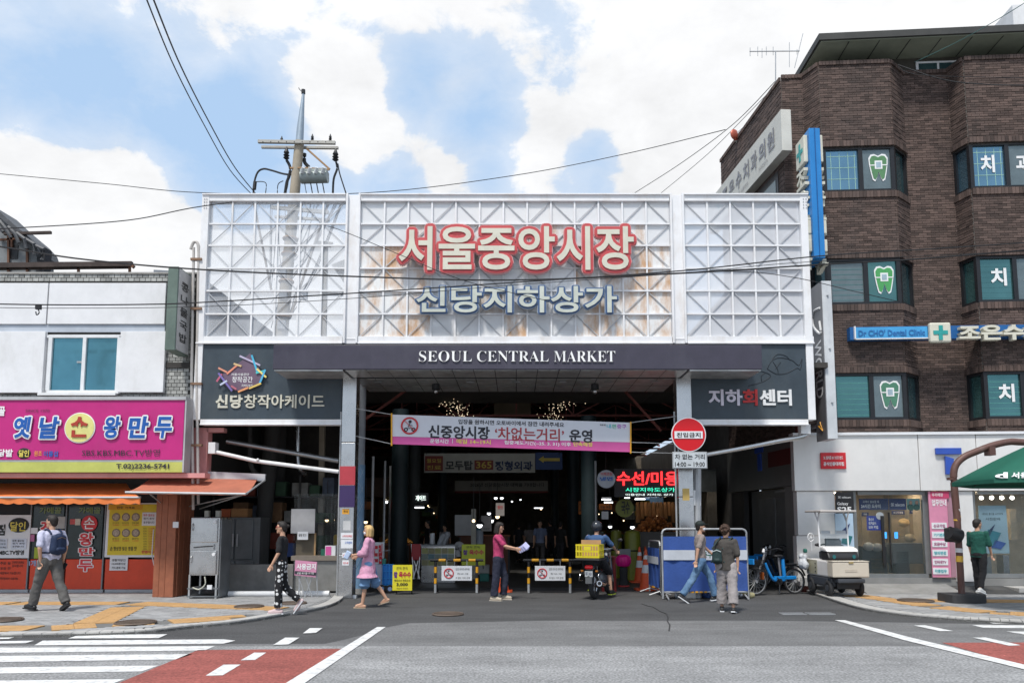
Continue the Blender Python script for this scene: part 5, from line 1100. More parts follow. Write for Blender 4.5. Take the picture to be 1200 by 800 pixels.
for px, py in ((326, 318), (327, 345), (350, 345), (325, 380)): MB().pb(F0, px, py-5, px+9, py+5, YPL-.2, .15).build('junction_box', galv, pc)
# second bare steel post and grey curved roof seen through the panes
t = thing('steel_post', 'slim grey steel post with short arm seen through the left panes', 'post', (P3(380, 500, 21).x, 21, 0)); MB().bar((P3(380, 500, 21).x, 21, 0), P3(381, 288, 21), .14).build('post', poleconc, t); MB().bar(P3(371, 284, 21), P3(390, 286, 21), .08).build('arm', poleconc, t); MB().bar(P3(378, 344, 21), P3(402, 345, 21), .07).build('arm', poleconc, t)
t = thing('curved_roof', 'grey ribbed curved roof end seen through the lowest left panes', 'roof', P3(250, 400, 24)); Pp = [PY(a, b, 24) for a, b in ((180, 402), (180, 316), (215, 318), (238, 328), (258, 345), (270, 362), (277, 382), (280, 402))]
mb = MB(); mb.prism(Pp, 24, 24.6); mb.build('sheet', mat('curved_sheet', (.22, .24, .27), .6, var=.15), t)
for k in range(9): MB().bar(P3(200, 336+k*8, 23.97), P3(min(278, 248+k*4.6), 336+k*8+9, 23.97), .03).build('rib', mat('rib_grey', (.30, .32, .35), .6), t)
t = thing('rooftop_sign', 'pale angular rooftop panel seen through the panes left of the heavy post', 'panel', P3(402, 330, 22)); mb = MB(); mb.prism([PY(a, b, 22) for a, b in ((388, 310), (404, 304), (420, 304), (420, 345), (402, 330))], 22, 22.3); mb.build('panel', mat('panel_warm_grey', (.35, .33, .30), .6), t)

# clutter in the dark left bay
rk = thing('storage_rack', 'dark storage rack of boxes and sacks deep in the left bay', 'rack', (-6.3, 20.9, 0)); random.seed(21)
for z in (.1, .9, 1.6, 2.3): MB().box(-8.1, -4.75, 20.6, 21.2, z, z+.04).build('shelf', black, rk)
for x in (-8.1, -6.9, -5.8, -4.75): MB().bar((x, 20.62, 0), (x, 20.62, 2.9), .05).build('upright', MATS['bay_shade_dark'], rk)
for z in (.14, .94, 1.64, 2.34):
    x = -8.0
    while x < -5.0:
        w_ = random.uniform(.2, .5); h_ = random.uniform(.2, .55); c_ = random.choice([(.22, .12, .06), (.10, .12, .16), (.25, .24, .22), (.05, .10, .06), (.26, .06, .04)])
        MB().box(x, x+w_, 20.65, 21.1, z, z+h_).build('carton', mat('rack_%d' % int(c_[0]*100), c_, .8, var=.3), rk, bevel=.02); x += w_+random.uniform(.03, .2)
for px, lab in ((293, 'silver flexible duct hanging in the left bay, left one'), (349, 'silver flexible duct hanging in the left bay near the white tubes')):
    solo('hanging_duct', lab, 'duct', MB().tube(clip([P3(px, 500, 19), P3(px, 530, 19), P3(px+2, 548, 19), P3(px+9, 556, 19.2)], 5), .06, 10), MATS['bay_shade_dark'] if px < 300 else steel, smooth=True)
# ---------------------------------------------------------------- brick building on the right
C0 = Vector((PY(929, 460, 19.0)[0], 19.0, 0))
RB = Fr(C0, -R(3.6))
E0 = Vector((P3(845, 185, 23.6).x, 23.6, 0)); dside = C0-E0
RS = Fr(E0, math.atan2(dside.y, dside.x)); LS = Vector((dside.x, dside.y)).length
bb_ = thing('brick_building', 'four storey dark brown brick building with projecting bay windows', 'building', tuple(C0))
BV = .50
U = lambda px, v=0, py=260: RB.hit(px, py, v)[0]
Z = lambda py, v=-BV, px=1000: RB.hit(px, py, v)[1]
plan = [(0, 0), (U(947), 0), (U(967, -BV), -BV), (U(1052, -BV), -BV), (U(1066), 0), (U(1121), 0), (U(1141, -BV), -BV), (U(1225, -BV), -BV), (U(1242), 0), (U(1242)+.8, 0), (U(1242)+1.3, -BV), (U(1242)+3.2, -BV)]
bays = {1, 2, 3, 5, 6, 7}
brick_m = mat('brick_dark', (.094, .064, .054), .8, var=.18, scale=.6, island=.42, bump=.35, bscale=60, dirt=(.06, .052, .050), dscale=.5, damt=.5)
mortar_m = mat('mortar_grey', (.16, .145, .13), .95, var=.25)
ztop, zr = Z(72), [(Z(172), Z(225)), (Z(303), Z(357)), (Z(437), Z(492))]; zfas = Z(508)
def course_wall(fr, p, q, z0, z1, mbB, mbM, c=.062, bl=.2):
    a = Vector((p[0], p[1], 0)); b = Vector((q[0], q[1], 0)); L = (b-a).length; d = (b-a)/L; n = Vector((d.y, -d.x, 0))
    def add(mb, s0, s1, h0, h1, o0, o1):
        vs = [fr.M @ (a+d*s+n*o+Vector((0, 0, h))) for s, o, h in ((s0, o1, h0), (s1, o1, h0), (s1, o1, h1), (s0, o1, h1), (s0, o0, h0), (s1, o0, h0), (s1, o0, h1), (s0, o0, h1))]
        mb.add(vs, [(0, 1, 2, 3), (1, 5, 6, 2), (4, 0, 3, 7), (3, 2, 6, 7), (4, 5, 1, 0)])
    mbM.add([fr.M @ (a+d*s+Vector((0, 0, h))) for s, h in ((0, z0), (L, z0), (L, z1), (0, z1))], [(0, 1, 2, 3)])
    z = z0; row = 0
    while z < z1-.01:
        h = min(c, z1-z); s = -(bl/2 if row % 2 else 0); off = .005 if row % 2 else 0
        while s < L-.005:
            s0 = max(0, s)+.004; s1 = min(L, s+bl)-.004
            if s1-s0 > .02: add(mbB, s0, s1, z+.005, z+h-.005, 0, .014+off+random.random()*.006)
            s += bl
        z += c; row += 1
def soldier(fr, p, q, z, mbB, h=.16):                       # bricks on end at sill and lintel
    a = Vector((p[0], p[1], 0)); b = Vector((q[0], q[1], 0)); L = (b-a).length; d = (b-a)/L; n = Vector((d.y, -d.x, 0)); s = 0
    while s < L-.02:
        s1 = min(L, s+.085)-.008
        vs = [fr.M @ (a+d*t+n*o+Vector((0, 0, hh))) for t, o, hh in ((s, .055, z), (s1, .055, z), (s1, .055, z+h), (s, .055, z+h), (s, 0, z), (s1, 0, z), (s1, 0, z+h), (s, 0, z+h))]
        mbB.add(vs, [(0, 1, 2, 3), (1, 5, 6, 2), (4, 0, 3, 7), (3, 2, 6, 7), (4, 5, 1, 0)]); s += .085
random.seed(3)
B_, M_ = MB(), MB()
for i in range(len(plan)-1):
    p, q = plan[i], plan[i+1]
    if i in bays:
        zs = [(zfas, zr[2][0] if False else zr[2][1])]
        lv = [zfas]+[x for r_ in (zr[2], zr[1], zr[0]) for x in (r_[1], r_[0])]+[ztop]
        for k in range(0, 8, 2):
            course_wall(RB, p, q, lv[k], lv[k+1], B_, M_)
            soldier(RB, p, q, lv[k+1]-.10 if k == 6 else lv[k+1]-.16, B_, .10 if k == 6 else .16)
            if k < 6 and False: pass
            if k > 0: soldier(RB, p, q, lv[k], B_, .14)
    else:
        course_wall(RB, p, q, zfas, ztop-.12, B_, M_); soldier(RB, p, q, ztop-.12, B_, .10)
# side wall with a window opening behind its sign
course_wall(RS, (0, 0), (LS, 0), zfas+.03, ztop-.16, B_, M_); soldier(RS, (0, 0), (LS, 0), ztop-.16, B_, .10)
o = B_.build('brick', brick_m, bb_); o['kind'] = 'stuff'
M_.build('wall', mortar_m, bb_)
core = [RB.w(*p, 0) for p in plan]; umax = plan[-1][0]
inner = [(p.x, p.y) for p in [RB.w(.03, .03, 0), RB.w(umax, .03, 0), RB.w(umax-.3, 9, 0), Vector((E0.x+.03, E0.y, 0))]]
MB().prismz(inner, zfas-.05, ztop-.3).build('core_wall', mortar_m, bb_)
for i in range(1, 11):
    if i in bays: pass
# coping and bay soffit slabs
for (a, b_, c_, d_) in ((1, 2, 3, 4), (5, 6, 7, 8)):
    pl = [(RB.w(*plan[k], 0).x, RB.w(*plan[k], 0).y) for k in (a, b_, c_, d_)]
    for z0, z1 in ((ztop-.06, ztop-.01), (zr[0][0]-.05+.0, zr[0][0]-.001), (zr[0][1]+.0, zr[0][1]+.04), (zr[1][0]+.001, zr[1][0]+.05), (zr[2][0]+.001, zr[2][0]+.05), (zr[1][1]-.05, zr[1][1]-.001), (zr[0][1]-.05, zr[0][1]-.001), (zr[2][1]-.05, zr[2][1]-.001)):
        MB().prismz(pl, z0, z1).build('slab', mortar_m, bb_)
fr_black = mat('window_black', (.02, .021, .024), .35, .2, var=.15)
gl_blue = mat('window_blue_glass', (.15, .28, .37), .05, .8, var=.15, scale=.6, bump=0)
gl_grey = mat('window_grey_film', (.15, .19, .20), .18, .45, var=.15, bump=0)
gl_teal = mat('window_teal_glass', (.09, .21, .21), .06, .75, var=.15, scale=.8, bump=0)
gl_dark = mat('window_dark_teal', (.05, .10, .11), .06, .5, var=.1, bump=0)
tooth_g = mat('tooth_green', (.09, .22, .10), .5); tooth_d = mat('tooth_dark_green', (.07, .20, .13), .5)
def strip(fr, p, q, s0, s1, z0, z1, o0, o1, name, m, par):
    a = Vector((p[0], p[1], 0)); b = Vector((q[0], q[1], 0)); L = (b-a).length; d = (b-a)/L; n = Vector((d.y, -d.x, 0))
    s0, s1 = s0*L, s1*L; mb = MB()
    vs = [fr.M @ (a+d*s+n*o+Vector((0, 0, h))) for h in (z0, z1) for s, o in ((s0, o0), (s1, o0), (s1, o1), (s0, o1))]
    mb.add(vs, [(3, 2, 1, 0), (4, 5, 6, 7), (0, 1, 5, 4), (1, 2, 6, 5), (2, 3, 7, 6), (3, 0, 4, 7)]); mb.f = [list(reversed(f)) for f in mb.f]
    return mb.build(name, m, par)
def tooth(par, u0, u1, z0, z1, v, m, ring=True):             # stylised molar outline
    fr = RB; w_ = u1-u0; h = z1-z0
    def shp(s):
        P_ = [(.02, .62), (0, .85), (.12, .98), (.3, 1.0), (.5, .93), (.7, 1.0), (.88, .98), (1, .85), (.98, .62), (.9, .3), (.82, .06), (.7, 0), (.6, .12), (.5, .36), (.4, .12), (.3, 0), (.18, .06), (.1, .3)]
        return [(.5+(x-.5)*s, .5+(z-.5)*s) for x, z in P_]
    old = MB(fr.M); old.prism([(u0+x*w_, z0+z*h) for x, z in shp(1.12)], v, v+.006); old.build('tooth_rim', whitel, par)
    mb = MB(fr.M); mb.prism([(u0+x*w_, z0+z*h) for x, z in shp(.98)], v-.006, v-.0005); mb.build('tooth', m, par)
    mb = MB(fr.M); mb.box(u0+.0*w_, u1, v-.010, v-.0065, z0+.58*h, z0+.62*h); mb.box(u0+.28*w_, u0+.72*w_, v-.012, v-.0105, z0+.44*h, z0+.78*h); mb.build('brace_band', whitel, par)
    mb = MB(fr.M); mb.box(u0+.36*w_, u0+.64*w_, v-.017, v-.013, z0+.50*h, z0+.72*h); mb.build('brace_face', mat('tooth_grey', (.32, .42, .48), .5), par)
def baywin(k0, row, glass_l, glass_r, tooth_m, tl_=None):
    z0, z1 = zr[row][1], zr[row][0]; wf = strip(RB, plan[k0], plan[k0+1], 0, 1, z0+.05, z1-.05, -.10, -.06, 'window', gl_dark if k0 == 1 else (gl_blue if row == 0 else gl_teal), bb_)
    strip(RB, plan[k0+2], plan[k0+3], 0, 1, z0+.05, z1-.05, -.10, -.06, 'pane', gl_dark, wf)
    A, Bq = plan[k0+1], plan[k0+2]
    def fr_bar(p, q, s0, s1, za, zb): strip(RB, p, q, s0, s1, za, zb, -.11, .0, 'frame_bar', fr_black, wf)
    for p, q in ((plan[k0], A), (A, Bq), (Bq, plan[k0+3])):
        L = math.dist(p, q); fr_bar(p, q, 0, 1, z0+.001, z0+.07); fr_bar(p, q, 0, 1, z1-.07, z1-.001)
        e = .09/L; fr_bar(p, q, 0, e, z0+.07, z1-.07); fr_bar(p, q, 1-e, 1, z0+.07, z1-.07)
    fr_bar(A, Bq, .50, .56, z0+.07, z1-.07)
    strip(RB, A, Bq, .05, .50, z0+.07, z1-.07, -.08, -.05, 'pane', glass_l, wf); strip(RB, A, Bq, .56, .95, z0+.07, z1-.07, -.07, -.04, 'pane', glass_r, wf)
    if row == 0:
        for g in (.12, .24, .36, .45): strip(RB, A, Bq, g, g+.008, z0+.09, z1-.12, -.05, -.045, 'grille_bar', mat('grille_green', (.30, .50, .42), .5), wf)
        for g in (.3, .55, .8): strip(RB, A, Bq, .07, .48, z0+(z1-z0)*g, z0+(z1-z0)*g+.014, -.048, -.042, 'grille_bar', mat('grille_green', (.30, .50, .42), .5), wf)
    else:
        for q in range(7): strip(RB, A, Bq, .07, .49, z0+.12+q*.13, z0+.135+q*.13, -.05, -.046, 'blind_slat', gl_teal if row == 1 else mat('blind_teal', (.08, .26, .24), .5), wf)
    L = Bq[0]-A[0]
    if tooth_m: tooth(wf, A[0]+L*.66, A[0]+L*.90, z0+.26*(z1-z0), z0+.80*(z1-z0), -BV-.0+.025, tooth_m)
    if tl_:
        for s, a, b in tl_:
            mb = MB(); textmesh(mb, RB, s, A[0]+L*a, A[0]+L*b, -BV+.03, z0+.36*(z1-z0), z0+.74*(z1-z0), .006, .03); mb.build('lettering', whitel, wf)
    return wf
baywin(1, 0, gl_blue, gl_grey, tooth_g); baywin(1, 1, gl_grey, gl_teal, mat('tooth_bright', (.07, .32, .10), .5)); baywin(1, 2, gl_teal, gl_grey, tooth_d)
baywin(5, 0, gl_blue, gl_grey, None, [('치', .16, .36), ('과', .66, .88)]); baywin(5, 1, gl_teal, gl_grey, None, [('치', .20, .42), ('과', .66, .88)]); baywin(5, 2, gl_teal, gl_grey, None, [('치', .20, .42), ('과', .66, .88)])
# roof slab with deep eaves, set-back wall and small window
u_l = U(958, -.8, 45)+0; zroof = RB.hit(1000, 43, -.8)[1]
eave = mat('eave_dark', (.045, .045, .042), .6, var=.2); soff = mat('eave_soffit_green', (.24, .26, .20), .7, var=.12)
ul = RB.hit(960, 45, -.8)[0]
def rq(pts): return [(RB.w(a, b, 0).x, RB.w(a, b, 0).y) for a, b in pts]
foot = rq([(ul, -.8), (umax, -.9), (umax, 7), (ul-.35, 7)])
MB().prismz(foot, zroof-.05, zroof+.12).build('roof', eave, bb_); MB().prismz(rq([(ul+.06, -.74), (umax, -.84), (umax, 6.9), (ul-.28, 6.9)]), zroof-.075, zroof-.051).build('soffit', soff, bb_)
for k in range(1, 10): MB().prismz(rq([(ul+k*.75, -.72), (ul+k*.75+.02, -.72), (ul+k*.75+.02, .1), (ul+k*.75, .1)]), zroof-.085, zroof-.076).build('soffit_joint', eave, bb_)
MB().prismz(rq([(ul+.3, .12), (umax, .12), (umax, 6), (ul+.1, 6)]), ztop-.5, zroof-.076).build('penthouse_wall', mat('penthouse_brown', (.06, .055, .045), .8), bb_)
pw = MB(RB.M); ua = RB.hit(1073, 73, .1)[0]; ub = RB.hit(1124, 73, .1)[0]; pw.box(ua, ub, .08, .13, ztop-.45, ztop+.28); wf = pw.build('window', signwhite, bb_)
for a, b in ((ua+.06, (ua+ub)/2-.03), ((ua+ub)/2+.03, ub-.06)): MB(RB.M).box(a, b, .065, .078, ztop-.4, ztop+.22).build('pane', gl_dark, wf)
for px, py, px2, py2, m in ((1188, 3, 1230, 30, white),):
    a, z0 = RB.hit(px, 31, 2.0); _, z1 = RB.hit(px, 6, 2.0); t = thing('roof_tank', 'pale louvred unit on the roof corner at the upper right edge', 'roof unit', tuple(RB.w(a+.8, 2.5, zroof+.121)))
    MB(RB.M).box(a, a+1.6, 2.0, 3.2, zroof+.121, z1).build('casing', white, t)
    for k in range(5): MB(RB.M).box(a-.02, a+1.6, 1.97, 1.995, zroof+.25+k*.14, zroof+.30+k*.14).build('louvre', galv, t)
# aerial and dish
t = thing('tv_aerial', 'thin television aerial on the brick building roof corner', 'aerial', P3(909, 92, 21)); MB().tube([P3(909, 100, 21), P3(909, 60, 21)], .018, 5).build('mast', galv, t); MB().tube([P3(878.5, 60.5, 21), P3(937, 60, 21)], .016, 5).build('boom', galv, t)
for px, a, b in ((879, 56, 66), (888, 55, 66), (893, 57, 68), (898, 55, 65), (906, 55, 65), (925, 50, 79), (934, 58, 64)): MB().tube([P3(px, a, 21), P3(px, b, 21)], .009, 4).build('element', galv, t)
t = thing('rod_antenna', 'slanting thin whip antenna beside the television aerial', 'aerial', P3(933, 80, 21)); MB().tube([P3(931, 80, 21), P3(941, 39, 21)], .010, 4).build('rod', galv, t)
t = thing('satellite_dish', 'small copper red satellite dish with white bracket on the side wall top', 'dish', P3(863, 160, 22)); c = P3(861, 158, 22); MB().ball(c, (.17, .06, .17), 16, 8, Matrix.Rotation(.5, 3, 'Z')).build('dish', mat('copper_red', (.42, .10, .06), .4, .3), t, smooth=True); MB().bar(c, P3(873, 148, 22.2), .10, .06).build('bracket', white, t); MB().bar(c+Vector((0, .05, 0)), P3(866, 172, 22.3), .05).build('arm', galv, t)
# slanted white sign on the side wall
ws = thing('wall_sign', 'long cream sign reading dental clinic on the side wall of the brick building', 'sign', P3(880, 200, 21.5))
s1_, zt1 = RS.hit(915, 128, -.28); _, zb1 = RS.hit(917, 176, -.28); s0_, _ = RS.hit(845, 215, -.28)
MB(RS.M).box(s0_-1.2, s1_, -.28, -.02, zb1, zt1).build('box', mat('sign_cream', (.56, .55, .50), .5, var=.06, dirt=(.45, .42, .34), damt=.4), ws, bevel=.01)
hh = zt1-zb1
mbt = MB()
chars = '조은수치과의원'; span = s1_-.35-(s0_+.05); cwid = span/7
for i, ch in enumerate(chars): textmesh(mbt, RS, ch, s0_+.05+i*cwid+.05, s0_+.05+(i+1)*cwid-.08, -.295, zb1+.30*hh, zb1+.78*hh, 0, .025)
mbt.build('lettering', mat('letter_grey', (.22, .22, .24), .5), ws); mbt = MB(); textmesh(mbt, RS, '치과전문의', s1_-1.5, s1_-.9, -.295, zb1+.12*hh, zb1+.22*hh, 0, 0); mbt.build('lettering', mat('letter_grey', (.22, .22, .24), .5), ws); mbt = MB(); textmesh(mbt, RS, '교정 임플란트', s0_+1.3, s0_+2.2, -.295, zb1+.12*hh, zb1+.22*hh, 0, 0)
mbt.build('lettering', mat('letter_grey', (.22, .22, .24), .5), ws); mb = MB(RS.M); mb.box(s0_-.35, s0_-.15, -.30, -.281, zb1+.5*hh, zb1+.6*hh); mb.box(s0_-.29, s0_-.21, -.30, -.281, zb1+.38*hh, zb1+.499*hh); mb.build('cross', mat('cross_teal', (.03, .32, .30), .4), ws)
sw = strip(RS, (0, 0), (LS, 0), .05, .93, zb1-1.3, zb1-.12, -.02, .035, 'window', fr_black, bb_); strip(RS, (0, 0), (LS, 0), .30, .90, zb1-1.25, zb1-.3, .036, .045, 'pane', gl_grey, sw)
# blue vertical blade sign
bl = thing('blade_sign', 'tall bright blue blade sign with raised cream letters beside the frame corner', 'sign', P3(955, 300, 17.9))
YB0 = 17.55; bx0, bx1 = PY(950, 225, YB0)[0]+.02, PY(963, 225, YB0)[0]+.02; bzt, bzb = PY(955, 150, YB0)[1], PY(962, 302, YB0)[1]
blue_s = mat('sign_azure', (.02, .20, .52), .35, var=.06); MB().box(bx0, bx1, YB0, YB0+.72, bzb, bzt).build('box', blue_s, bl, bevel=.012); MB().box((bx0+bx1)/2-.01, (bx0+bx1)/2+.01, YB0-.012, YB0-.001, bzb, bzt).build('seam', mat('seam_blue', (.01, .09, .28), .4), bl)
FL = Fr((bx0, 0, 0), -R(90)); FR_ = Fr((bx1, 0, 0), R(90)); H_ = bzt-bzb
mb = MB(); mb.box(bx0-.10, bx0-.001, YB0+.10, YB0+.64, bzt-.80*1, bzt-.12); mb.build('lamp_box', cream, bl, bevel=.02); mb = MB(); mb.box(bx1+.001, bx1+.10, YB0+.10, YB0+.64, bzt-.80, bzt-.12); mb.build('lamp_box', cream, bl, bevel=.02)
mb = MB(); zc = bzt-.46; mb.box(bx0-.112, bx0-.101, YB0+.18, YB0+.56, zc-.05, zc+.05); mb.box(bx0-.112, bx0-.101, YB0+.32, YB0+.42, zc-.22, zc-.051); mb.box(bx0-.112, bx0-.101, YB0+.32, YB0+.42, zc+.051, zc+.22); mb.build('cross', mat('cross_teal', (.03, .32, .30), .4), bl)
for side in (-1, 1):
    for i, ch in enumerate('조은수치과'):
        z1 = bzt-.92-i*.52; mb = MB(); fr_ = FL if side < 0 else FR_
        # local x of FL runs toward the viewer, of FR_ away from the viewer
        if side < 0: textmesh(mb, fr_, ch, -(YB0+.64), -(YB0+.10), -.11, z1-.44, z1, .105, .03)
        else: textmesh(mb, fr_, ch, YB0+.10, YB0+.64, -.11, z1-.44, z1, .105, .03)
        mb.build('letter', cream, bl)
    x_ = bx0-.10 if side < 0 else bx1+.001
    b_ = MB().box(x_, x_+.099, YB0+.08, YB0+.66, bzb+.62, bzb+.95).build('lamp_box', cream, bl, bevel=.02); b_ = MB().box(x_, x_+.099, YB0+.08, YB0+.66, bzb+.18, bzb+.48).build('lamp_box', cream, bl, bevel=.02)
MB().box(bx0-.108, bx0-.101, YB0+.14, YB0+.60, bzb+.70, bzb+.88).build('face', mat('face_blue', (.25, .45, .65), .5), bl); MB().box(bx0-.108, bx0-.101, YB0+.14, YB0+.60, bzb+.24, bzb+.42).build('face', mat('face_red', (.55, .18, .15), .5), bl)
for z in (bzb+.4, bzt-.4): MB().bar((bx0+.12, YB0+.72, z), (bx0+.25, 19.0, z), .06).build('bracket', galv, bl)
# grey and white blade sign
tw = thing('blade_sign', 'grey and white blade sign reading T WORLD downwards beside the frame', 'sign', P3(968, 515, 17.6))
YT = 17.3; tx0, tx1 = PY(966.5, 420, YT)[0], PY(978, 420, YT)[0]; tzt, tzb = PY(965, 329, YT)[1], PY(975, 514, YT)[1]
MB().box(tx0, tx1, YT, YT+.62, tzb, tzt).build('box', mat('blade_white', (.58, .60, .62), .4, var=.08, dirt=(.30, .33, .38), dscale=3, damt=.5), tw, bevel=.01); MB().box(tx0-.02, tx0-.001, YT+.005, YT+.61, tzb-.01, tzt-.01).build('face', mat('blade_grey', (.15, .15, .16), .4), tw)
FT = Fr((tx0-.02, 0, 0), -R(90)); mbt = MB()
# letters turned a quarter so that they read downwards
vs, fs = glyphs('WORLD', .02, 3); xs = [a for a, b in vs]; ys_ = [b for a, b in vs]; W0, W1, H0, H1 = min(xs), max(xs), min(ys_), max(ys_)
zA, zB = tzt-1.35, tzb+.98; yA, yB = -(YT+.10), -(YT+.50)
mbt.xf = FT.M; mbt.add([(yA+(yB-yA)*(1-(b-H0)/(H1-H0))*1.0 if False else yB+(yA-yB)*((b-H0)/(H1-H0)), -.006, zA+(zB-zA)*((a-W0)/(W1-W0))) for a, b in vs], fs); mbt.xf = None; mbt.build('lettering', whitel, tw)
mbt = MB(); mbt.xf = FT.M; P_ = clip([(yA+.02, -.006, tzt-.62), (yB, -.006, tzt-.62), (yB, -.006, tzt-.95), (yA+.0, -.006, tzt-1.22), (yA-.03, -.006, tzt-.92)], 6); mbt.tube(P_, .03, 5); mbt.xf = None; mbt.build('ribbon_mark', whitel, tw)
for k in range(3): MB().bar((tx0+.10, YT-.012, tzt-.35-k*1.25), (tx0+.14, YT-.004, tzt-.35-k*1.25), .05, .02).build('bolt', galv, tw)
MB().bar((tx0+.1, YT+.62, tzt-.4), (tx0+.1, 19, tzt-.4), .06).build('bracket', galv, tw); MB().bar((tx0+.1, YT+.62, tzb+.4), (tx0+.1, 19, tzb+.4), .06).build('bracket', galv, tw)
MB().tube([(tx0-.03, YT+.35, tzb+.42), (tx0-.03, YT+.22, tzb+.22), (tx0-.03, YT+.42, tzb+.34)], .02, 5).build('orange_mark', orgs, tw)

# blue horizontal fascia sign of the clinic
fs_ = thing('fascia_sign', 'narrow blue clinic sign with cross box and cream Hangul letters on brick', 'sign', tuple(RB.w(U(1090), -BV-.3, Z(400))))
VS = -BV-.28
def rp(name, box, v, d, m, par, **k): return MB().pb(RB, *box, v, d).build(name, m, par, **k)
rp('backing', (996, 381, 1300, 396), VS+.06, .2, mat('azure_backing', (.012, .10, .30), .4), fs_); rp('light_panel', (1003, 383, 1087, 396), VS, .06, mat('azure_light', (.06, .32, .62), .35), fs_)
rp('edge', (1001.5, 382, 1003, 397), VS-.01, .08, signwhite, fs_); rp('edge', (1003, 395.8, 1088, 397), VS-.01, .08, signwhite, fs_)
text(fs_, "Dr CHO' Dental Clinic", RB, 1006, 386, 1084, 393.5, VS-.012, mat('azure_text', (.02, .13, .36), .5), off=.03)
rp('cross_box', (1090, 377.5, 1115, 401), VS-.10, .14, cream, fs_, bevel=.04); mb = MB(); mb.pb(RB, 1094, 387, 1111, 391.5, VS-.115, .012); mb.pb(RB, 1100.3, 381, 1105, 386.9, VS-.115, .012); mb.pb(RB, 1100.3, 391.6, 1105, 398, VS-.115, .012); mb.build('cross', mat('cross_teal', (.03, .32, .30), .4), fs_)
letters(fs_, '조은수치과', RB, 1125, 379.5, 1253, 398, VS-.10, cream, .16, .038, 4)

# ---------------------------------------------------------------- phone shop at street level
ph = thing('phone_shop', 'white clad phone shop front with blue T mark at ground level of the brick building', 'shop', tuple(RB.w(3, -.5, 0)))
VG = -.62
clad = mat('shop_cladding', (.74, .725, .705), .35, .1, var=.04, dirt=(.42, .40, .37), dscale=.9, damt=.3)
joints = [930, 1077, 1145, 1250, 1330]
for a, b in zip(joints, joints[1:]):
    rp('fascia_panel', (a+.4, 509, b-.4, 574.5), VG, .25, clad, ph, bevel=.006)
rp('fascia_cap', (929, 505.5, 1330, 508.6), VG-.05, .35, signwhite, ph)
zsh = RB.hit(1000, 574.8, VG)[1]
for a, b in ((934.5, 979), (1120.5, 1141)):
    rp('pier_panel', (a, 575.2, b, 627), VG+.06, .3, clad, ph, bevel=.005); rp('pier_panel', (a, 627.6, b, 681), VG+.06, .3, clad, ph, bevel=.005)
rp('pier_base', (938, 676.5, 980, 686), VG+.03, .3, mat('base_tile', (.38, .38, .38), .6), ph)
bluet = mat('mark_blue', (.035, .09, .42), .35)
mb = MB(); mb.pb(RB, 1097, 524.5, 1127, 532, VG-.08, .07); mb.build('mark_bar', bluet, ph, bevel=.008); mb = MB(); u = lambda a, b: RB.hit(a, b, VG-.08); mb.xf = RB.M; mb.prism([u(1108, 534), u(1118, 537), u(1118, 555.5), u(1109, 555.5)], VG-.08, VG-.01); mb.xf = None; mb.build('mark_stem', bluet, ph, bevel=.008)
rd = rp('red_plate', (962, 530, 991.5, 549), VG-.05, .05, mat('plate_bright_red', (.60, .02, .03), .35), ph, bevel=.005); text(rd, 'SK 텔레콤 SK 브로드밴드', RB, 965, 534, 988, 538, VG-.058, whitel); text(rd, '공식인증대리점', RB, 965, 541, 989, 545.5, VG-.058, whitel, off=.03)
# glazed front
zfl = ZS+.12
steelf = mat('frame_grey_steel', (.26, .27, .27), .4, .6, var=.12)
for q in ((1001, 575.5, 1005, 676), (1005.2, 575.5, 1089, 579.5), (1005.2, 672, 1089, 677), (1083, 579.6, 1095, 671.9), (1141.3, 575.5, 1145, 676), (1145.2, 672, 1330, 677), (1145.2, 575.5, 1330, 578.5)): rp('frame', q, VG+.16, .1, steelf, ph)
rp('frame', (1089.3, 575.5, 1095.5, 677), VG+.13, .12, steelf, ph)
for q in ((1005.2, 579.8, 1043, 671.8), (1043.6, 579.8, 1082.8, 671.8), (1145.4, 578.8, 1200, 671.8), (1200.5, 578.8, 1330, 671.8)): rp('glass_pane', q, VG+.20, .012, clear, ph)
rp('dark_stile', (1042.6, 600, 1044, 662), VG+.15, .04, black, ph); rp('dark_stile', (1034, 604, 1037, 660), VG+.13, .05, black, ph)
rp('plinth', (1000.5, 677.3, 1330, 690), VG+.12, .2, mat('plinth_stone', (.22, .22, .215), .7), ph)
# room behind the glass
u0, u1 = RB.hit(1000, 620, VG)[0], RB.hit(1330, 620, VG)[0]; room_w = mat('shop_room_wall', (.48, .40, .28), .7, var=.2)
def rbox(u0, u1, v0, v1, z0, z1, name, m, par, **k): return MB(RB.M).box(u0, u1, v0, v1, z0, z1).build(name, m, par, **k)
rbox(.02, u1, 3.4, 3.5, 0, zfas-.06, 'back_wall', room_w, ph); rbox(.02, u1, VG+.3, 3.39, 0, zfl, 'shop_floor', mat('shop_floor', (.16, .15, .14), .25), ph); rbox(.02, u1, VG+.3, 3.39, zsh+.05, zsh+.1, 'shop_ceiling', mat('shop_ceiling', (.35, .35, .34), .7), ph)
rbox(.02, u1, VG+.26, VG+.3, zsh-.01, zfas-.06, 'bulkhead', steelf, ph)
um = RB.hit(1092, 620, VG)[0]; rbox(um+.55, um+.65, VG+.35, 3.39, zfl, zsh+.05, 'partition', room_w, ph)
shoplight = mat('shop_ceiling_light', (1, .82, .6), emit=45)
for k in range(5):
    for j in range(2): rbox(u0+.2+k*.85, u0+.45+k*.85, .1+j*1.3, .2+j*1.3, zsh+.02, zsh+.045, 'ceiling_lamp', shoplight, ph)
navyp = mat('poster_navy', (.015, .025, .12), .4)
def rtext(par, s, box, v, m, **k): return text(par, s, RB, *box, v, m, **k)
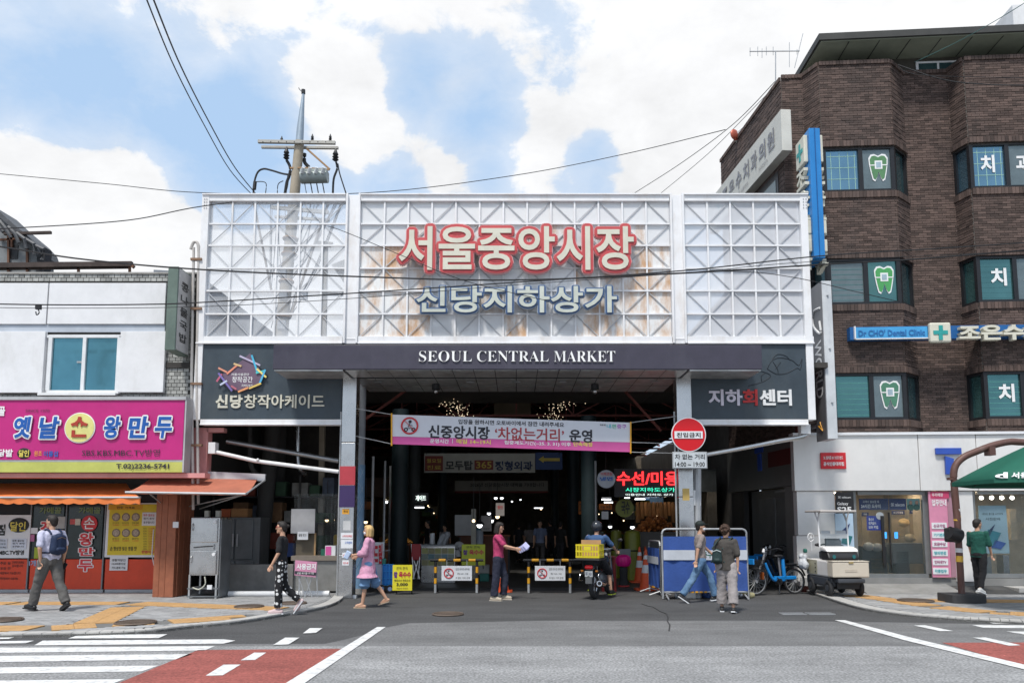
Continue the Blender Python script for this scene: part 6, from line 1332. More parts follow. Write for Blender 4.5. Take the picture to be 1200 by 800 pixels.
p1_ = rp('poster', (1007, 584, 1041, 597), VG+.24, .02, navyp, ph); rtext(p1_, '고객이 필요할 때', (1011, 586, 1030, 589), VG+.232, whitel); rtext(p1_, '24시간 도우미', (1009, 590.5, 1032, 595), VG+.232, whitel, off=.03)
p2_ = rp('poster', (1042, 584, 1062, 597), VG+.24, .02, navyp, ph); rtext(p2_, 'SK telecom', (1044, 589, 1060, 593), VG+.232, whitel, off=.02)
p3_ = rp('poster', (1063, 584, 1078, 597), VG+.24, .02, mat('poster_mint', (.25, .48, .45), .4), ph)
for px in (1067, 1074): mb = MB(RB.M); c = RB.hit(px, 594, VG+.23); mb.ball((c[0], VG+.225, c[1]), (.075, .01, .08), 10, 6); mb.build('figure_body', mat('figure_green', (.02, .10, .07), .5), p3_); mb = MB(RB.M); c = RB.hit(px, 588.5, VG+.23); mb.ball((c[0], VG+.22, c[1]), (.04, .01, .05), 10, 6); mb.build('figure_head', skin, p3_)
p4_ = rp('poster', (1016, 604, 1034, 621), VG+.24, .02, mat('poster_cobalt', (.02, .04, .35), .4), ph)
for i, s in enumerate(('통신사', '관계없이', '모두 해결')): rtext(p4_, s, (1018, 606.5+i*4.6, 1024+i*2.5, 610+i*4.6), VG+.232, whitel, off=.03)
mb = MB(RB.M); c = RB.hit(1031, 604, VG+.235); mb.cyl((c[0], VG+.235, c[1]), (c[0], VG+.225, c[1]), .09, n=20); mb.build('badge', signwhite, p4_)
for a, b, y0, y1, s in ((1045, 1060, 598, 628, '요금제 안내'), (1066, 1082, 597, 630, 'T 서비스'), (1010, 1018, 600, 640, '휴대폰')): p_ = rp('wall_poster', (a, y0, b, y1), 1.6, .03, mat('poster_sand', (.34, .27, .16), .6), ph); q_ = rp('poster_head', (a, y0, b, y0+4.5), 1.58, .018, navyp, ph); rtext(q_, s, (a+2, y0+1, b-2, y0+3.4), 1.57, whitel)
for a, b, y0, y1, m in ((1010, 1040, 640, 672, mat('desk_dark', (.035, .03, .03), .4)), (1020, 1037, 653, 674, mat('bin_tan', (.16, .12, .06), .5)), (1046, 1082, 636, 660, mat('sofa_grey', (.12, .13, .14), .6)), (1050, 1066, 645, 672, mat('desk_dark', (.035, .03, .03), .4))): rp('counter', (a, y0, b, y1), .8, .5, m, ph, bevel=.02)
for px in (1037.5, 1050.5): rp('screen', (px-1.8, 623, px+1.8, 630.5), .62, .03, mat('screen_blue', (.05, .35, .9), emit=1.2), ph); 
for px, py, h, c_ in ((1018, 640, 8, (.35, .36, .35)), (1028, 641, 7, (.30, .32, .32)), (1066, 630, 9, (.40, .33, .2)), (1059, 612, 4, (.6, .4, .15))):
    mb = MB(RB.M); c = RB.hit(px, py, .7); mb.ball((c[0], .7, c[1]), (.14, .12, .11), 12, 8); mb.build('cushion', mat('cushion_%d' % px, c_, .6), ph, smooth=True)
# posters on the outside
bp_ = thing('poster_banner', 'black over pale blue phone poster reading Galaxy S25 beside the shop glass', 'poster', tuple(RB.w(RB.hit(989, 640, VG)[0], VG, .2)))
rp('black_part', (979.5, 576, 1000.5, 601), VG+.02, .04, black, bp_); rp('blue_part', (979.5, 601.2, 1000.5, 645), VG+.02, .04, mat('poster_ice', (.42, .55, .68), .4), bp_); rtext(bp_, 'SK telecom', (982, 581, 997, 583.5), VG+.012, whitel, off=0); rtext(bp_, 'Galaxy', (981, 588, 994, 592.5), VG+.012, whitel, off=.01); rtext(bp_, 'S25', (981, 593.5, 998, 600), VG+.012, whitel, off=.03)
for pts, m in ((((986, 622), (996, 613), (992, 625)), navyp), (((986, 636), (988, 626), (999, 628), (996, 638)), mat('phone_teal', (.02, .16, .18), .3))): mb = MB(RB.M); mb.prism([RB.hit(a, b, VG+.01) for a, b in pts], VG+.008, VG+.016); mb.build('phone_print', m, bp_)
pk = thing('poster_banner', 'tall pink price banner with white Hangul tabs between the shop windows', 'poster', tuple(RB.w(RB.hit(1103, 676, VG)[0], VG, .2)))
rp('cloth', (1090.5, 575.5, 1112, 676), VG+.05, .03, mat('banner_rose', (.62, .24, .36), .5, dirt=(.55, .12, .25), damt=.4), pk); rp('top_part', (1090.5, 575.5, 1112, 583.5), VG+.042, .006, mat('banner_crimson', (.50, .05, .13), .5), pk); rp('side_cloth', (1112.3, 575.5, 1119, 676), VG+.09, .03, mat('banner_mauve', (.36, .20, .25), .5), pk)
rtext(pk, '우리매장', (1092, 577.5, 1105, 581.5), VG+.035, whitel); rtext(pk, '업무안내', (1092, 585, 1109, 592.5), VG+.04, whitel, off=.03)
tealt = mat('print_teal', (.02, .35, .40), .5); plum = mat('print_plum', (.30, .03, .14), .5)
for i, (s, m) in enumerate((('신규가입', plum), ('기기변경', tealt), ('요금수납', plum), ('명의변경', tealt), ('인터넷TV', plum), ('각종업무', tealt))):
    y = 612+i*10.6; q_ = rp('tab', (1092+i*.3, y, 1109.5+i*.4, y+7.4), VG+.035, .012, signwhite, pk, bevel=.0); rtext(pk, s, (1094+i*.3, y+1.8, 1107.5+i*.4, y+5.8), VG+.028, m, off=.03)
ip = thing('poster_display', 'pale blue window poster showing an open folding phone beside the umbrella', 'poster', tuple(RB.w(RB.hit(1163, 648, VG)[0], .0, 1)))
mb = MB(RB.M); q = lambda a, b: RB.hit(a, b, VG+.27); mb.prism([q(1146.5, 592), (q(1178.5, 592)[0], q(1178.5, 592)[1]), q(1183, 648), q(1149, 648)], VG+.262, VG+.29); mb.build('sheet', mat('poster_sky', (.30, .45, .52), .4, var=.1, scale=1), ip)
rtext(ip, '새로운 폴더블 사전판매', (1151, 600.5, 1175, 603), VG+.255, kt, off=0); rtext(ip, '사전판매', (1155, 606, 1172, 609.5), VG+.255, kt, off=0)
for pts, m in ((((1152, 628), (1166, 614), (1158, 632)), mat('phone_navy', (.01, .02, .10), .3)), (((1153, 637), (1158, 620), (1173, 624), (1165, 640)), mat('phone_sea', (.02, .20, .26), .3)), (((1162, 641), (1166, 632), (1179, 636), (1173, 643)), mat('phone_cobalt', (.02, .08, .34), .3))): mb = MB(RB.M); mb.prism([RB.hit(a, b, VG+.25) for a, b in pts], VG+.245, VG+.258); mb.build('phone_print', m, ip)
for a, b, y0, y1, m in ((1184, 1192, 596, 632, room_w), (1150, 1162, 652, 673, steelf), (1176, 1183, 650, 672, mat('chrome_lump', (.3, .3, .3), .2, .8))): rp('window_display', (a, y0, b, y1), .4, .3, m, ph)
for k in range(4): c = RB.hit(1150+k*12, 583, .2); MB(RB.M).ball((c[0], .2, c[1]), .05, 10, 6).build('spot_lamp', mat('spot_glow', (1, .95, .85), emit=4), ph)
# ramps before the doors
mb = MB(RB.M); ua, ub = RB.hit(1002, 690, VG)[0], RB.hit(1112, 690, VG)[0]; ramp = mat('ramp_granite', (.22, .22, .215), .8, var=.2)
mb.add([(ua, VG-.75, ZS+.004), (ub, VG-.75, ZS+.004), (ub, VG+.12, ZS+.16), (ua, VG+.12, ZS+.16), (ua, VG+.12, ZS), (ub, VG+.12, ZS)], [(0, 1, 2, 3), (1, 5, 2), (0, 3, 4), (3, 2, 5, 4)]); mb.build('ramp', ramp, ph)
mb = MB(RB.M); ua, ub = RB.hit(1114, 688, VG)[0], RB.hit(1176, 690, VG)[0]; mb.add([(ua, VG-.7, ZS+.004), (ub+.25, VG-.7, ZS+.004), (ub, VG+.05, ZS+.13), (ua, VG+.05, ZS+.13)], [(0, 1, 2, 3)]); mb.build('dark_ramp', mat('ramp_dark', (.06, .06, .06), .8, var=.3), ph)
MB(RB.M).box(RB.hit(1178, 688, VG)[0], u1, VG-.55, VG+.1, ZS, ZS+.12).build('step', kerb_m, ph)
# grey side wall running into the arcade (with mark and steel lift doors)
GS = Fr(RS.o, RS.rz); W0_ = LS-.03
greyw = mat('side_grey', (.15, .15, .145), .35, .2, var=.12)
def sp(name, s0, s1, z0, z1, v, d, m, par=ph, **k): return MB(GS.M).box(s0, s1, v, v+d, z0, z1).build(name, m, par, **k)
sp('side_upper', -.1, W0_, 2.55, zfas+.02, -.05, .25, greyw); sp('side_pier', W0_-.55, W0_, 0, 2.54, -.05, .25, steelf)
sp('side_wall', -.1, .9, 0, 2.54, .06, .15, mat('side_dark', (.05, .05, .05), .5)); sp('lift_recess', .9, W0_-.56, 0, 2.54, .30, .1, greyw)
for a, b in ((1.6, 2.75), (2.77, W0_-.6)): sp('lift_door', a, b, .03, 2.3, .22, .06, steel_dark, bevel=.005)
sp('mark_bar', 2.2, 2.75, 3.55, 3.72, -.08, .03, bluet); sp('mark_stem', 2.38, 2.62, 3.05, 3.52, -.08, .03, bluet)
sp('red_reflection', 3.1, 4.6, 3.1, 3.5, -.075, .02, mat('dim_red_reflection', (.10, .018, .018), .5))  # dull red panel painted as a blurred reflection on the wall
gsm = MB(GS.M)
# far end of that building beyond the side wall
MB().box(E0.x+.15, E0.x+.4, E0.y+.02, 30, 0, 9).build('rear_wall', mortar_m, bb_)
# ---------------------------------------------------------------- people
def person(label, foot, heading, h=1.68, pose={}, wear={}, group=None, vox=.009, name='person'):
    """foot = ground point; heading = angle of the facing direction from +X; joints are laid out with forward = +X, left = +Y"""
    P = dict(ll=0, lk=0, rl=0, rk=0, la=0, le=10, ra=0, re=10, lab=8, rab=8, lean=0, lin=0, rin=0, lf=0, rf=0, hy=0, hp=0, hipw=1.0, bulk=1.0, sit=False); P.update(pose)
    k = h/1.70; t = thing(name, label, 'person', foot, group)
    J = {}; hip = Vector((0, 0, .90)); ln = R(P['lean'])
    def V(x, y, z): return Vector((x, y, z))
    def body(p): d = p-hip; return hip+V(d.x*math.cos(ln)+d.z*math.sin(ln), d.y, -d.x*math.sin(ln)+d.z*math.cos(ln))
    for s, sd in ((1, 'l'), (-1, 'r')):
        a = R(P[sd+'l']); b = R(P[sd+'l']-P[sd+'k']); w_ = R(P.get(sd+'o', 2))
        J[sd+'hip'] = hip+V(0, s*.088*P['hipw'], -.02); J[sd+'knee'] = J[sd+'hip']+V(math.sin(a)*.42, s*math.sin(w_)*.42, -math.cos(a)*.42)
        J[sd+'ank'] = J[sd+'knee']+V(math.sin(b)*.40, s*math.sin(w_)*.2, -math.cos(b)*.40)
        f = R(P[sd+'f']); J[sd+'toe'] = J[sd+'ank']+V(math.cos(f)*.15, s*.02, -.055+math.sin(f)*.15); J[sd+'heel'] = J[sd+'ank']+V(-.05*math.cos(f), 0, -.055-math.sin(f)*.05)
        J[sd+'sh'] = body(V(0, s*.168*P['bulk'], 1.375)); u = R(P[sd+'a']); ab = R(P[sd+'ab']); d = V(math.sin(u)*math.cos(ab), s*math.sin(ab), -math.cos(u)*math.cos(ab)); J[sd+'el'] = J[sd+'sh']+d*.28
        e = R(P[sd+'a']+P[sd+'e']); inn = R(P[sd+'in']); d2 = V(math.sin(e)*math.cos(inn), -s*math.sin(inn), -math.cos(e)*math.cos(inn)); J[sd+'wr'] = J[sd+'el']+d2*.235; J[sd+'hd'] = d2
    J['neck'] = body(V(0, 0, 1.43)); J['head'] = body(V(.02, 0, 1.575)); drop = min(min(J[q].z for q in ('ltoe', 'rtoe', 'lheel', 'rheel'))-.028, 9) if not P['sit'] else 0
    hd = R(heading); Mw = Matrix.Translation(Vector(foot)) @ Matrix.Rotation(hd, 4, 'Z') @ Matrix.Scale(k, 4) @ Matrix.Translation(V(P.get('ox', 0), 0, -drop+P.get('oz', 0)))
    new = lambda: MB(Mw); bk = P['bulk']
    hr = Matrix.Rotation(R(P['hy']), 3, 'Z') @ Matrix.Rotation(R(P['hp']), 3, 'Y'); hc = J['head']
    hw = lambda x, y, z: hc+hr @ V(x, y, z)
    # body: one skin
    mb = new()
    def ring(z, rx, ry, ox=0): c = body(V(ox, 0, z)); return (c.x, c.y, c.z, rx, ry)
    mb.loft([ring(.84, .095*bk, .15*P['hipw']), ring(.93, .10*bk, .155*P['hipw']), ring(1.04, .085*bk, .13*bk), ring(1.15, .09*bk, .135*bk), ring(1.27, .10*bk, .155*bk, .01), ring(1.36, .088*bk, .165*bk), ring(1.41, .06, .10)], 20)
    mb.cap(J['neck']-V(.005, 0, .05), hc-hr @ V(.015, 0, .06), .052, .048)
    mb.ball(hc+hr @ V(0, 0, .012), (.092, .074, .105), 18, 12, hr); mb.ball(hw(.018, 0, -.055), (.062, .055, .055), 14, 8, hr)
    mb.cap(hw(.082, 0, .008), hw(.104, 0, -.022), .009, .013, 8)
    mb.cap(hw(.082, -.018, -.058), hw(.082, .018, -.058), .008, .008, 6); mb.ball(hw(.070, 0, -.090), (.022, .026, .02), 8, 6)
    for s in (1, -1): mb.ball(hw(-.005, s*.075, -.005), (.018, .009, .03), 8, 6, hr); mb.cap(hw(.078, s*.018, .026), hw(.070, s*.045, .026), .008, .006, 6)
    for s, sd in ((1, 'l'), (-1, 'r')):
        mb.cap(J[sd+'sh'], J[sd+'el'], .047*bk, .036); mb.cap(J[sd+'el'], J[sd+'wr'], .036, .024)
        mb.cap(J[sd+'hip'], J[sd+'knee'], .080*bk, .052); c = J[sd+'knee']*.62+J[sd+'ank']*.38; mb.cap(J[sd+'knee'], c+V(-.012, 0, 0), .050, .046); mb.cap(c+V(-.012, 0, 0), J[sd+'ank'], .046, .032)
        mb.cap(J[sd+'heel']+V(0, 0, .012), J[sd+'toe']+V(-.02, 0, .0), .030, .026); mb.cap(J[sd+'ank'], J[sd+'toe']+V(-.03, 0, .02), .032, .026)
        # hand
        d = J[sd+'hd'].normalized(); side = d.cross(V(0, 1, 0)).normalized() if abs(d.y) < .9 else V(1, 0, 0); nrm = d.cross(side).normalized(); w0 = J[sd+'wr']; pc_ = w0+d*.05
        q = Matrix((side, nrm, d)).transposed(); mb.ball(pc_, (.038, .016, .050), 10, 8, q)
        curl = P.get('curl', 28)
        for fi, (o_, l_) in enumerate(((-.030, .060), (-.010, .072), (.010, .068), (.029, .052))):
            p0 = w0+d*.085+side*o_; a_ = R(curl*(.7+.2*fi)); d1 = (d*math.cos(a_)-nrm*s*math.sin(a_)).normalized(); a2 = a_*2.1; d2 = (d*math.cos(a2)-nrm*s*math.sin(a2)).normalized(); p1 = p0+d1*l_*.55; p2 = p1+d2*l_*.5; mb.cap(p0, p1, .0095, .009, 6); mb.cap(p1, p2, .009, .007, 6)
        p0 = w0+d*.03-side*.028; p1 = p0-side*.025+d*.03; mb.cap(p0, p1, .012, .010, 6); mb.cap(p1, p1+d*.03-side*.005, .010, .008, 6)
    skm = wear.get('skin', skin); b = rem(mb, 'body', skm, t, vox)
    # face details
    for s in (1, -1):
        e_ = new(); e_.ball(hw(.080, s*.031, .012), (.007, .014, .007), 8, 6, hr); e_.build('eye', mat('eye_dark', (.02, .015, .012), .2), t)
        e_ = new(); e_.bar(hw(.086, s*.016, .033), hw(.077, s*.047, .033), .006); e_.build('eyebrow', mat('brow_dark', (.03, .02, .016), .8), t)
    e_ = new(); e_.bar(hw(.090, -.02, -.057), hw(.090, .02, -.057), .006); e_.build('mouth', mat('lips', (.35, .12, .10), .5), t)
    # hair
    hm = wear.get('hairm', mat('hair_black', (.018, .014, .012), .55, var=.3, bump=.5, bscale=150)); hb = new(); style = wear.get('hair', 'short')
    hb.ball(hw(-.020, 0, .030), (.094, .085, .098), 16, 10, hr); hb.ball(hw(.02, 0, .080), (.070, .068, .045), 14, 8, hr); hb.ball(hw(-.055, 0, -.020), (.050, .070, .07), 12, 8, hr)
    if style in ('bob', 'bangs'):
        L_ = wear.get('hlen', .13)
        for s in (1, -1): hb.cap(hw(-.015, s*.070, .04), hw(.0, s*.080, -L_), .038, .030); hb.cap(hw(-.05, s*.05, .03), hw(-.055, s*.055, -L_), .045, .04)
        hb.cap(hw(-.07, 0, .02), hw(-.07, 0, -L_), .05, .045)
        if style == 'bangs': hb.cap(hw(.066, -.04, .068), hw(.066, .04, .068), .026, .026)
    if style == 'curly':
        random.seed(9)
        for _ in range(70):
            a1, a2 = random.uniform(0, 6.28), random.uniform(-.3, 1.4); p = (-.03+.10*math.cos(a1)*math.cos(a2), .095*math.sin(a1)*math.cos(a2), .02+.105*math.sin(a2))
            if p[0] < .05 or p[2] > .07: hb.ball(hw(*p), random.uniform(.018, .028), 7, 5)
    if style == 'bun': hb.ball(hw(-.12, 0, .03), .035, 10, 8)
    rem(hb, 'hair', hm, t, .008, .006)
    # clothes
    tm = wear.get('top'); 
    if tm:
        lo = wear.get('hem', .84); fl = wear.get('flare', 1.0); c = new(); zz_ = [(lo, .118*fl, .165*fl), (lo+.08, .116*(.5+.5*fl), .163*(.5+.5*fl)), (1.03, .108, .150), (1.15, .112, .155), (1.27, .122, .172), (1.36, .108, .178), (1.405, .078, .12), (1.425, .058, .075)]
        lower = [q for q in zz_ if q[0] >= lo]; c.loft([ring(z, rx*bk, ry*bk*(P['hipw'] if z < 1 else 1), wear.get('hemx', 0) if z < 1 else 0) for z, rx, ry in sorted(lower)], 22)
        sl = wear.get('sleeve', .62); sr = wear.get('sleever', .062)*.86
        for sd in 'lr':
            if sl <= 1: c.cap(J[sd+'sh']-V(0, 0, .005), J[sd+'sh'].lerp(J[sd+'el'], sl), .056*bk, sr)
            else: c.cap(J[sd+'sh'], J[sd+'el'], .064*bk, sr+.012); c.cap(J[sd+'el'], J[sd+'el'].lerp(J[sd+'wr'], sl-1), sr+.012, sr)
        rem(c, 'shirt', tm, t, .011, wear.get('tfold', .030))
        if wear.get('collar'): c = new(); c.torus(J['neck']+V(0, 0, .0), (.15, 0, 1), .062, .014, 18, 6); c.build('collar', wear['collar'], t, smooth=True)
    bm2 = wear.get('bottom')
    if bm2:
        c = new(); hem = wear.get('leg', 1.0); rh = wear.get('hemr', .062); rt_ = wear.get('thighr', .095)
        c.loft([ring(.80, .112*bk, .155*P['hipw']), ring(.88, .122*bk, .172*P['hipw']), ring(.97, .108*bk, .148*P['hipw'])], 20)
        for sd in 'lr':
            kn, an = J[sd+'knee'], J[sd+'ank']; hp_ = J[sd+'hip']
            if hem <= 1: c.cap(hp_, hp_.lerp(kn, hem), rt_*bk, rh)
            else:
                c.cap(hp_, kn, rt_*bk, (rt_+rh)/2*.92); e_ = kn.lerp(an, hem-1); c.cyl(kn, e_, (rt_+rh)/2*.92, rh, 14)
        rem(c, 'trousers', bm2, t, .011, wear.get('bfold', .032))
    sm = wear.get('shoes')
    for sd in 'lr':
        c = new(); hh_, tt = J[sd+'heel'], J[sd+'toe']; 
        if wear.get('sandal'):
            dz = V(0, 0, -.022); c.bar(hh_+dz-V(.02, 0, 0), tt+dz+V(.03, 0, 0), .08, .018); c.cap(tt+V(-.05, .035, .01), tt+V(-.02, 0, .03), .010, .010, 6); c.cap(tt+V(-.05, -.035, .01), tt+V(-.02, 0, .03), .010, .010, 6); c.build('sandal', sm, t)
        else:
            c.cap(hh_+V(0, 0, .012), tt+V(.0, 0, .006), .044, .040); c.cap(J[sd+'ank']-V(0, 0, .01), tt+V(-.05, 0, .02), .040, .036); o_ = rem(c, 'shoe', sm, t, .009)
            s_ = new(); d_ = (tt-hh_).normalized(); s_.bar(hh_-d_*.045+V(0, 0, -.026), tt+d_*.042+V(0, 0, -.028), .082, .02); s_.build('sole', wear.get('sole', whitel), o_)
    J2 = {k_: Mw @ v_ for k_, v_ in J.items()}; return t, J2, Mw, hw, J
def garment(n, c, **k): return mat(n, c, .85, var=.12, scale=5, bump=.5, bscale=220, **k)
denim = garment('denim', (.10, .19, .32), dirt=(.20, .30, .42), dscale=4, damt=.5)
# 1 man with navy backpack, walking right, seen three quarter from behind, looking left
g = PG(55, 715.5, ZS); g.z = ZS
t, J, Mw, hw, JL = person('man in pale lilac shirt and grey trousers wearing a navy backpack, phone in hand', g, 155, 1.72, dict(ll=20, lk=6, rl=-20, rk=10, la=-10, le=18, ra=-12, re=25, lab=10, rab=12, rf=-28, lf=6, bulk=1.12, hy=20, lin=12),
    dict(top=garment('lilac_shirt', (.52, .52, .66)), bottom=garment('grey_trousers', (.105, .10, .095)), leg=2.0, hemr=.078, thighr=.105, shoes=mat('black_shoe', (.015, .014, .014), .4), sole=rubber, sleeve=.75, sleever=.075, hem=.86))
def backpack(label, Mw, JL, col, off=(-.20, 0, 1.18), size=(.085, .15, .22), accent=None, straps=True):
    W = MB(Mw); c = Vector(off); o = thing('backpack', label, 'backpack', Mw @ c-Vector((0, 0, size[2]*1.05)))
    W.cap(c+Vector((0, 0, -size[2]*.55)), c+Vector((0, 0, size[2]*.5)), size[0], size[0]*.95); W.cap(c+Vector((0, size[1]*.5, -size[2]*.5)), c+Vector((0, size[1]*.45, size[2]*.45)), size[0]*.9, size[0]*.8); W.cap(c+Vector((0, -size[1]*.5, -size[2]*.5)), c+Vector((0, -size[1]*.45, size[2]*.45)), size[0]*.9, size[0]*.8); rem(W, 'bag', col, o, .012, .012)
    W = MB(Mw); W.cap(c+Vector((-size[0]*.8, -size[1]*.3, -size[2]*.45)), c+Vector((-size[0]*.8, size[1]*.3, -size[2]*.45)), .045, .045); rem(W, 'pocket', col, o, .012)
    if straps:
        for s in (1, -1):
            W = MB(Mw); W.tube(clip([c+Vector((.06, s*.10, size[2]*.8)), Vector((-.04, s*.11, 1.44)), Vector((.09, s*.115, 1.38)), Vector((.14, s*.12, 1.22)), Vector((.06, s*.17, 1.05)), c+Vector((.05, s*.12, -size[2]*.7))], 5), .018, 6); W.build('strap', col, o, smooth=True)
    W = MB(Mw); W.tube([c+Vector((-size[0]*.95, -.08, .09)), c+Vector((-size[0]*1.0, 0, .12)), c+Vector((-size[0]*.95, .08, .09))], .006, 5); W.build('zip', accent or mat('zip_brown', (.12, .08, .06), .5), o)
    return o
backpack('navy backpack worn by the man in the pale lilac shirt', Mw, JL, mat('pack_navy', (.012, .025, .065), .7, bump=.4))
p = J['rwr']+Vector((.04, -.03, -.12)); o = MB().cbox(p, (.07, .012, .15), Matrix.Rotation(.5, 3, 'Y')); solo('smartphone', 'black smartphone in the hand of the man with the navy backpack', 'phone', o, black)
# 2 woman in black top and spotted trousers walking left
g = PG(327, 718, ZS); g.z = ZS
spot = mat('spotted_cloth', (.012, .012, .014), .85, bump=0); nt_s = spot.node_tree; n_ = nt_s.nodes; L_ = nt_s.links; v_ = n_.new('ShaderNodeTexVoronoi'); v_.inputs['Scale'].default_value = 12.5; v_.inputs['Randomness'].default_value = .55
tcx = n_.new('ShaderNodeTexCoord'); L_.new(tcx.outputs['Object'], v_.inputs['Vector']); r_ = n_.new('ShaderNodeMapRange'); r_.inputs[1].default_value = .34; r_.inputs[2].default_value = .36; r_.inputs[3].default_value = 1; r_.inputs[4].default_value = 0; L_.new(v_.outputs['Distance'], r_.inputs[0]); mi_ = n_.new('ShaderNodeMix'); mi_.data_type = 'RGBA'; L_.new(r_.outputs[0], mi_.inputs[0]); mi_.inputs[6].default_value = (.012, .012, .014, 1); mi_.inputs[7].default_value = (.62, .62, .62, 1); L_.new(mi_.outputs[2], n_['Principled BSDF'].inputs['Base Color'])
t, J, Mw, hw, JL = person('woman in black top and white-spotted black trousers walking left', g, 186, 1.60, dict(ll=3, lk=4, rl=-6, rk=42, la=6, le=22, ra=-4, re=8, rf=-55, lf=0, bulk=.88, ox=-.02),
    dict(top=garment('black_top', (.014, .014, .016)), bottom=spot, leg=1.92, hemr=.075, thighr=.088, shoes=mat('pale_pink_shoe', (.55, .42, .42), .6), sole=signwhite, sleeve=.85, sleever=.066, hair='bun', hem=.93, bfold=.02))
gm = MB(Mw); 
for s in (1, -1): gm.torus(hw(.088, s*.032, .012), (1, 0, 0), .021, .004, 14, 5); gm.tube([hw(.085, s*.052, .015), hw(.0, s*.085, .01)], .003, 4)
gm.build('glasses', mat('glasses_red', (.35, .06, .05), .3), t)
# 3 blonde woman in pink checked shirt and denim shorts walking left
g = PG(431, 711.5, 0); g.z = 0
chk = garment('pink_check', (.56, .22, .36)); n_ = chk.node_tree.nodes; L_ = chk.node_tree.links; src = n_['Principled BSDF'].inputs['Base Color'].links[0].from_socket
tcx = n_.new('ShaderNodeTexCoord'); ws_ = []
for ax in ('X', 'Z'):
    w_ = n_.new('ShaderNodeTexWave'); w_.wave_type = 'BANDS'; w_.bands_direction = ax; w_.inputs['Scale'].default_value = 12; w_.inputs['Distortion'].default_value = .3; L_.new(tcx.outputs['Object'], w_.inputs['Vector']); ws_.append(w_.outputs['Fac'])
mm = n_.new('ShaderNodeMath'); mm.operation = 'ADD'; L_.new(ws_[0], mm.inputs[0]); L_.new(ws_[1], mm.inputs[1]); r_ = n_.new('ShaderNodeMapRange'); r_.inputs[1].default_value = .6; r_.inputs[2].default_value = 1.5; r_.inputs[4].default_value = .6; L_.new(mm.outputs[0], r_.inputs[0]); mi_ = n_.new('ShaderNodeMix'); mi_.data_type = 'RGBA'; L_.new(r_.outputs[0], mi_.inputs[0]); L_.new(src, mi_.inputs[6]); mi_.inputs[7].default_value = (.68, .50, .58, 1); L_.new(mi_.outputs[2], n_['Principled BSDF'].inputs['Base Color'])
t, J, Mw, hw, JL = person('blonde woman in oversized pink checked shirt and denim shorts walking left', g, 180, 1.58, dict(ll=8, lk=3, rl=-18, rk=18, la=12, le=70, ra=8, re=66, lf=2, rf=-22, bulk=1.0, lin=14, rin=10, lab=14),
    dict(top=chk, bottom=garment('denim_light', (.14, .25, .42)), leg=1.08, hemr=.125, thighr=.105, shoes=mat('sandal_tan', (.42, .33, .24), .6), sandal=True, sleeve=1.35, sleever=.085, hem=.60, flare=1.95, hemx=.02, hair='bob', hlen=.10, hairm=mat('hair_blonde', (.55, .36, .15), .5, var=.2, bump=.5, bscale=150), collar=mat('collar_dark_red', (.25, .03, .03), .7), tfold=.035))
mk = MB(Mw); mk.ball(hw(.050, 0, -.045), (.050, .052, .042), 12, 8); mk.build('mask', signwhite, t, smooth=True)
o = MB().cbox(J['lwr']+Vector((-.12, 0, .0)), (.10, .05, .16), Matrix.Rotation(.5, 3, 'Y')); solo('folded_cloth', 'pale blue folded cloth in the hands of the blonde woman', 'cloth', o, mat('cloth_pale_blue', (.45, .55, .72), .7), bevel=.015)
# 4 woman in crimson shirt, facing right, handing papers
g = PG(584, 703, 0); g.z = 0
t, J, Mw, hw, JL = person('woman in crimson shirt and navy trousers facing right, holding papers', g, -14, 1.64, dict(ll=16, lk=20, rl=-4, rk=2, la=26, le=54, ra=44, re=34, lf=0, rf=0, bulk=1.0, lin=0, rin=10, hy=0, hp=10, lab=6, rab=6),
    dict(top=garment('crimson_shirt', (.42, .045, .13)), bottom=garment('navy_trousers', (.022, .025, .045)), leg=1.95, hemr=.085, thighr=.102, shoes=mat('beige_shoe', (.42, .36, .28), .6), sole=mat('sole_beige', (.5, .45, .38), .6), sleeve=.8, sleever=.068, hair='bangs', hlen=.12, hem=.86))
q_ = (J['lwr']+J['rwr'])/2+Vector((.16, -.03, .01)); pp = thing('papers', 'folded lilac papers held by the woman in the crimson shirt', 'papers', q_-Vector((0, 0, .1)))
for i in range(4): MB().cbox(q_+Vector((.02*i, -.01*i, .02*i)), (.20-.02*i, .006, .13), Matrix.Rotation(-.4-.12*i, 3, 'Y') @ Matrix.Rotation(.25*i, 3, 'Z')).build('sheet', mat('paper_lilac', (.48, .48, .72), .6), pp)
# 5 man in cap and jeans walking left to right
g = PG(822, 705.5, 0); g.z = 0
t, J, Mw, hw, JL = person('man in black cap, white mask, taupe shirt and blue jeans striding right', g, 3, 1.70, dict(ll=34, lk=22, rl=-28, rk=8, la=34, le=14, ra=-22, re=12, lf=8, rf=-34, bulk=.96, hy=-8),
    dict(top=garment('taupe_shirt', (.26, .22, .205)), bottom=denim, leg=1.98, hemr=.070, thighr=.092, shoes=mat('sneaker_black', (.03, .03, .032), .5), sole=signwhite, sleeve=.8, sleever=.066, hem=.88))
cp = MB(Mw); cp.ball(hw(-.008, 0, .052), (.105, .088, .078), 16, 10); cp.build('cap', mat('cap_black', (.012, .02, .018), .7), t, smooth=True); cp = MB(Mw); cp.prismz([(hw(.06, -.07, 0).x, hw(.06, -.07, 0).y), (hw(.15, -.055, 0).x, hw(.15, -.055, 0).y), (hw(.17, 0, 0).x, hw(.17, 0, 0).y), (hw(.15, .055, 0).x, hw(.15, .055, 0).y), (hw(.06, .07, 0).x, hw(.06, .07, 0).y)], hw(0, 0, .046).z, hw(0, 0, .056).z); cp.build('cap_brim', mat('cap_black', (.012, .02, .018), .7), t)
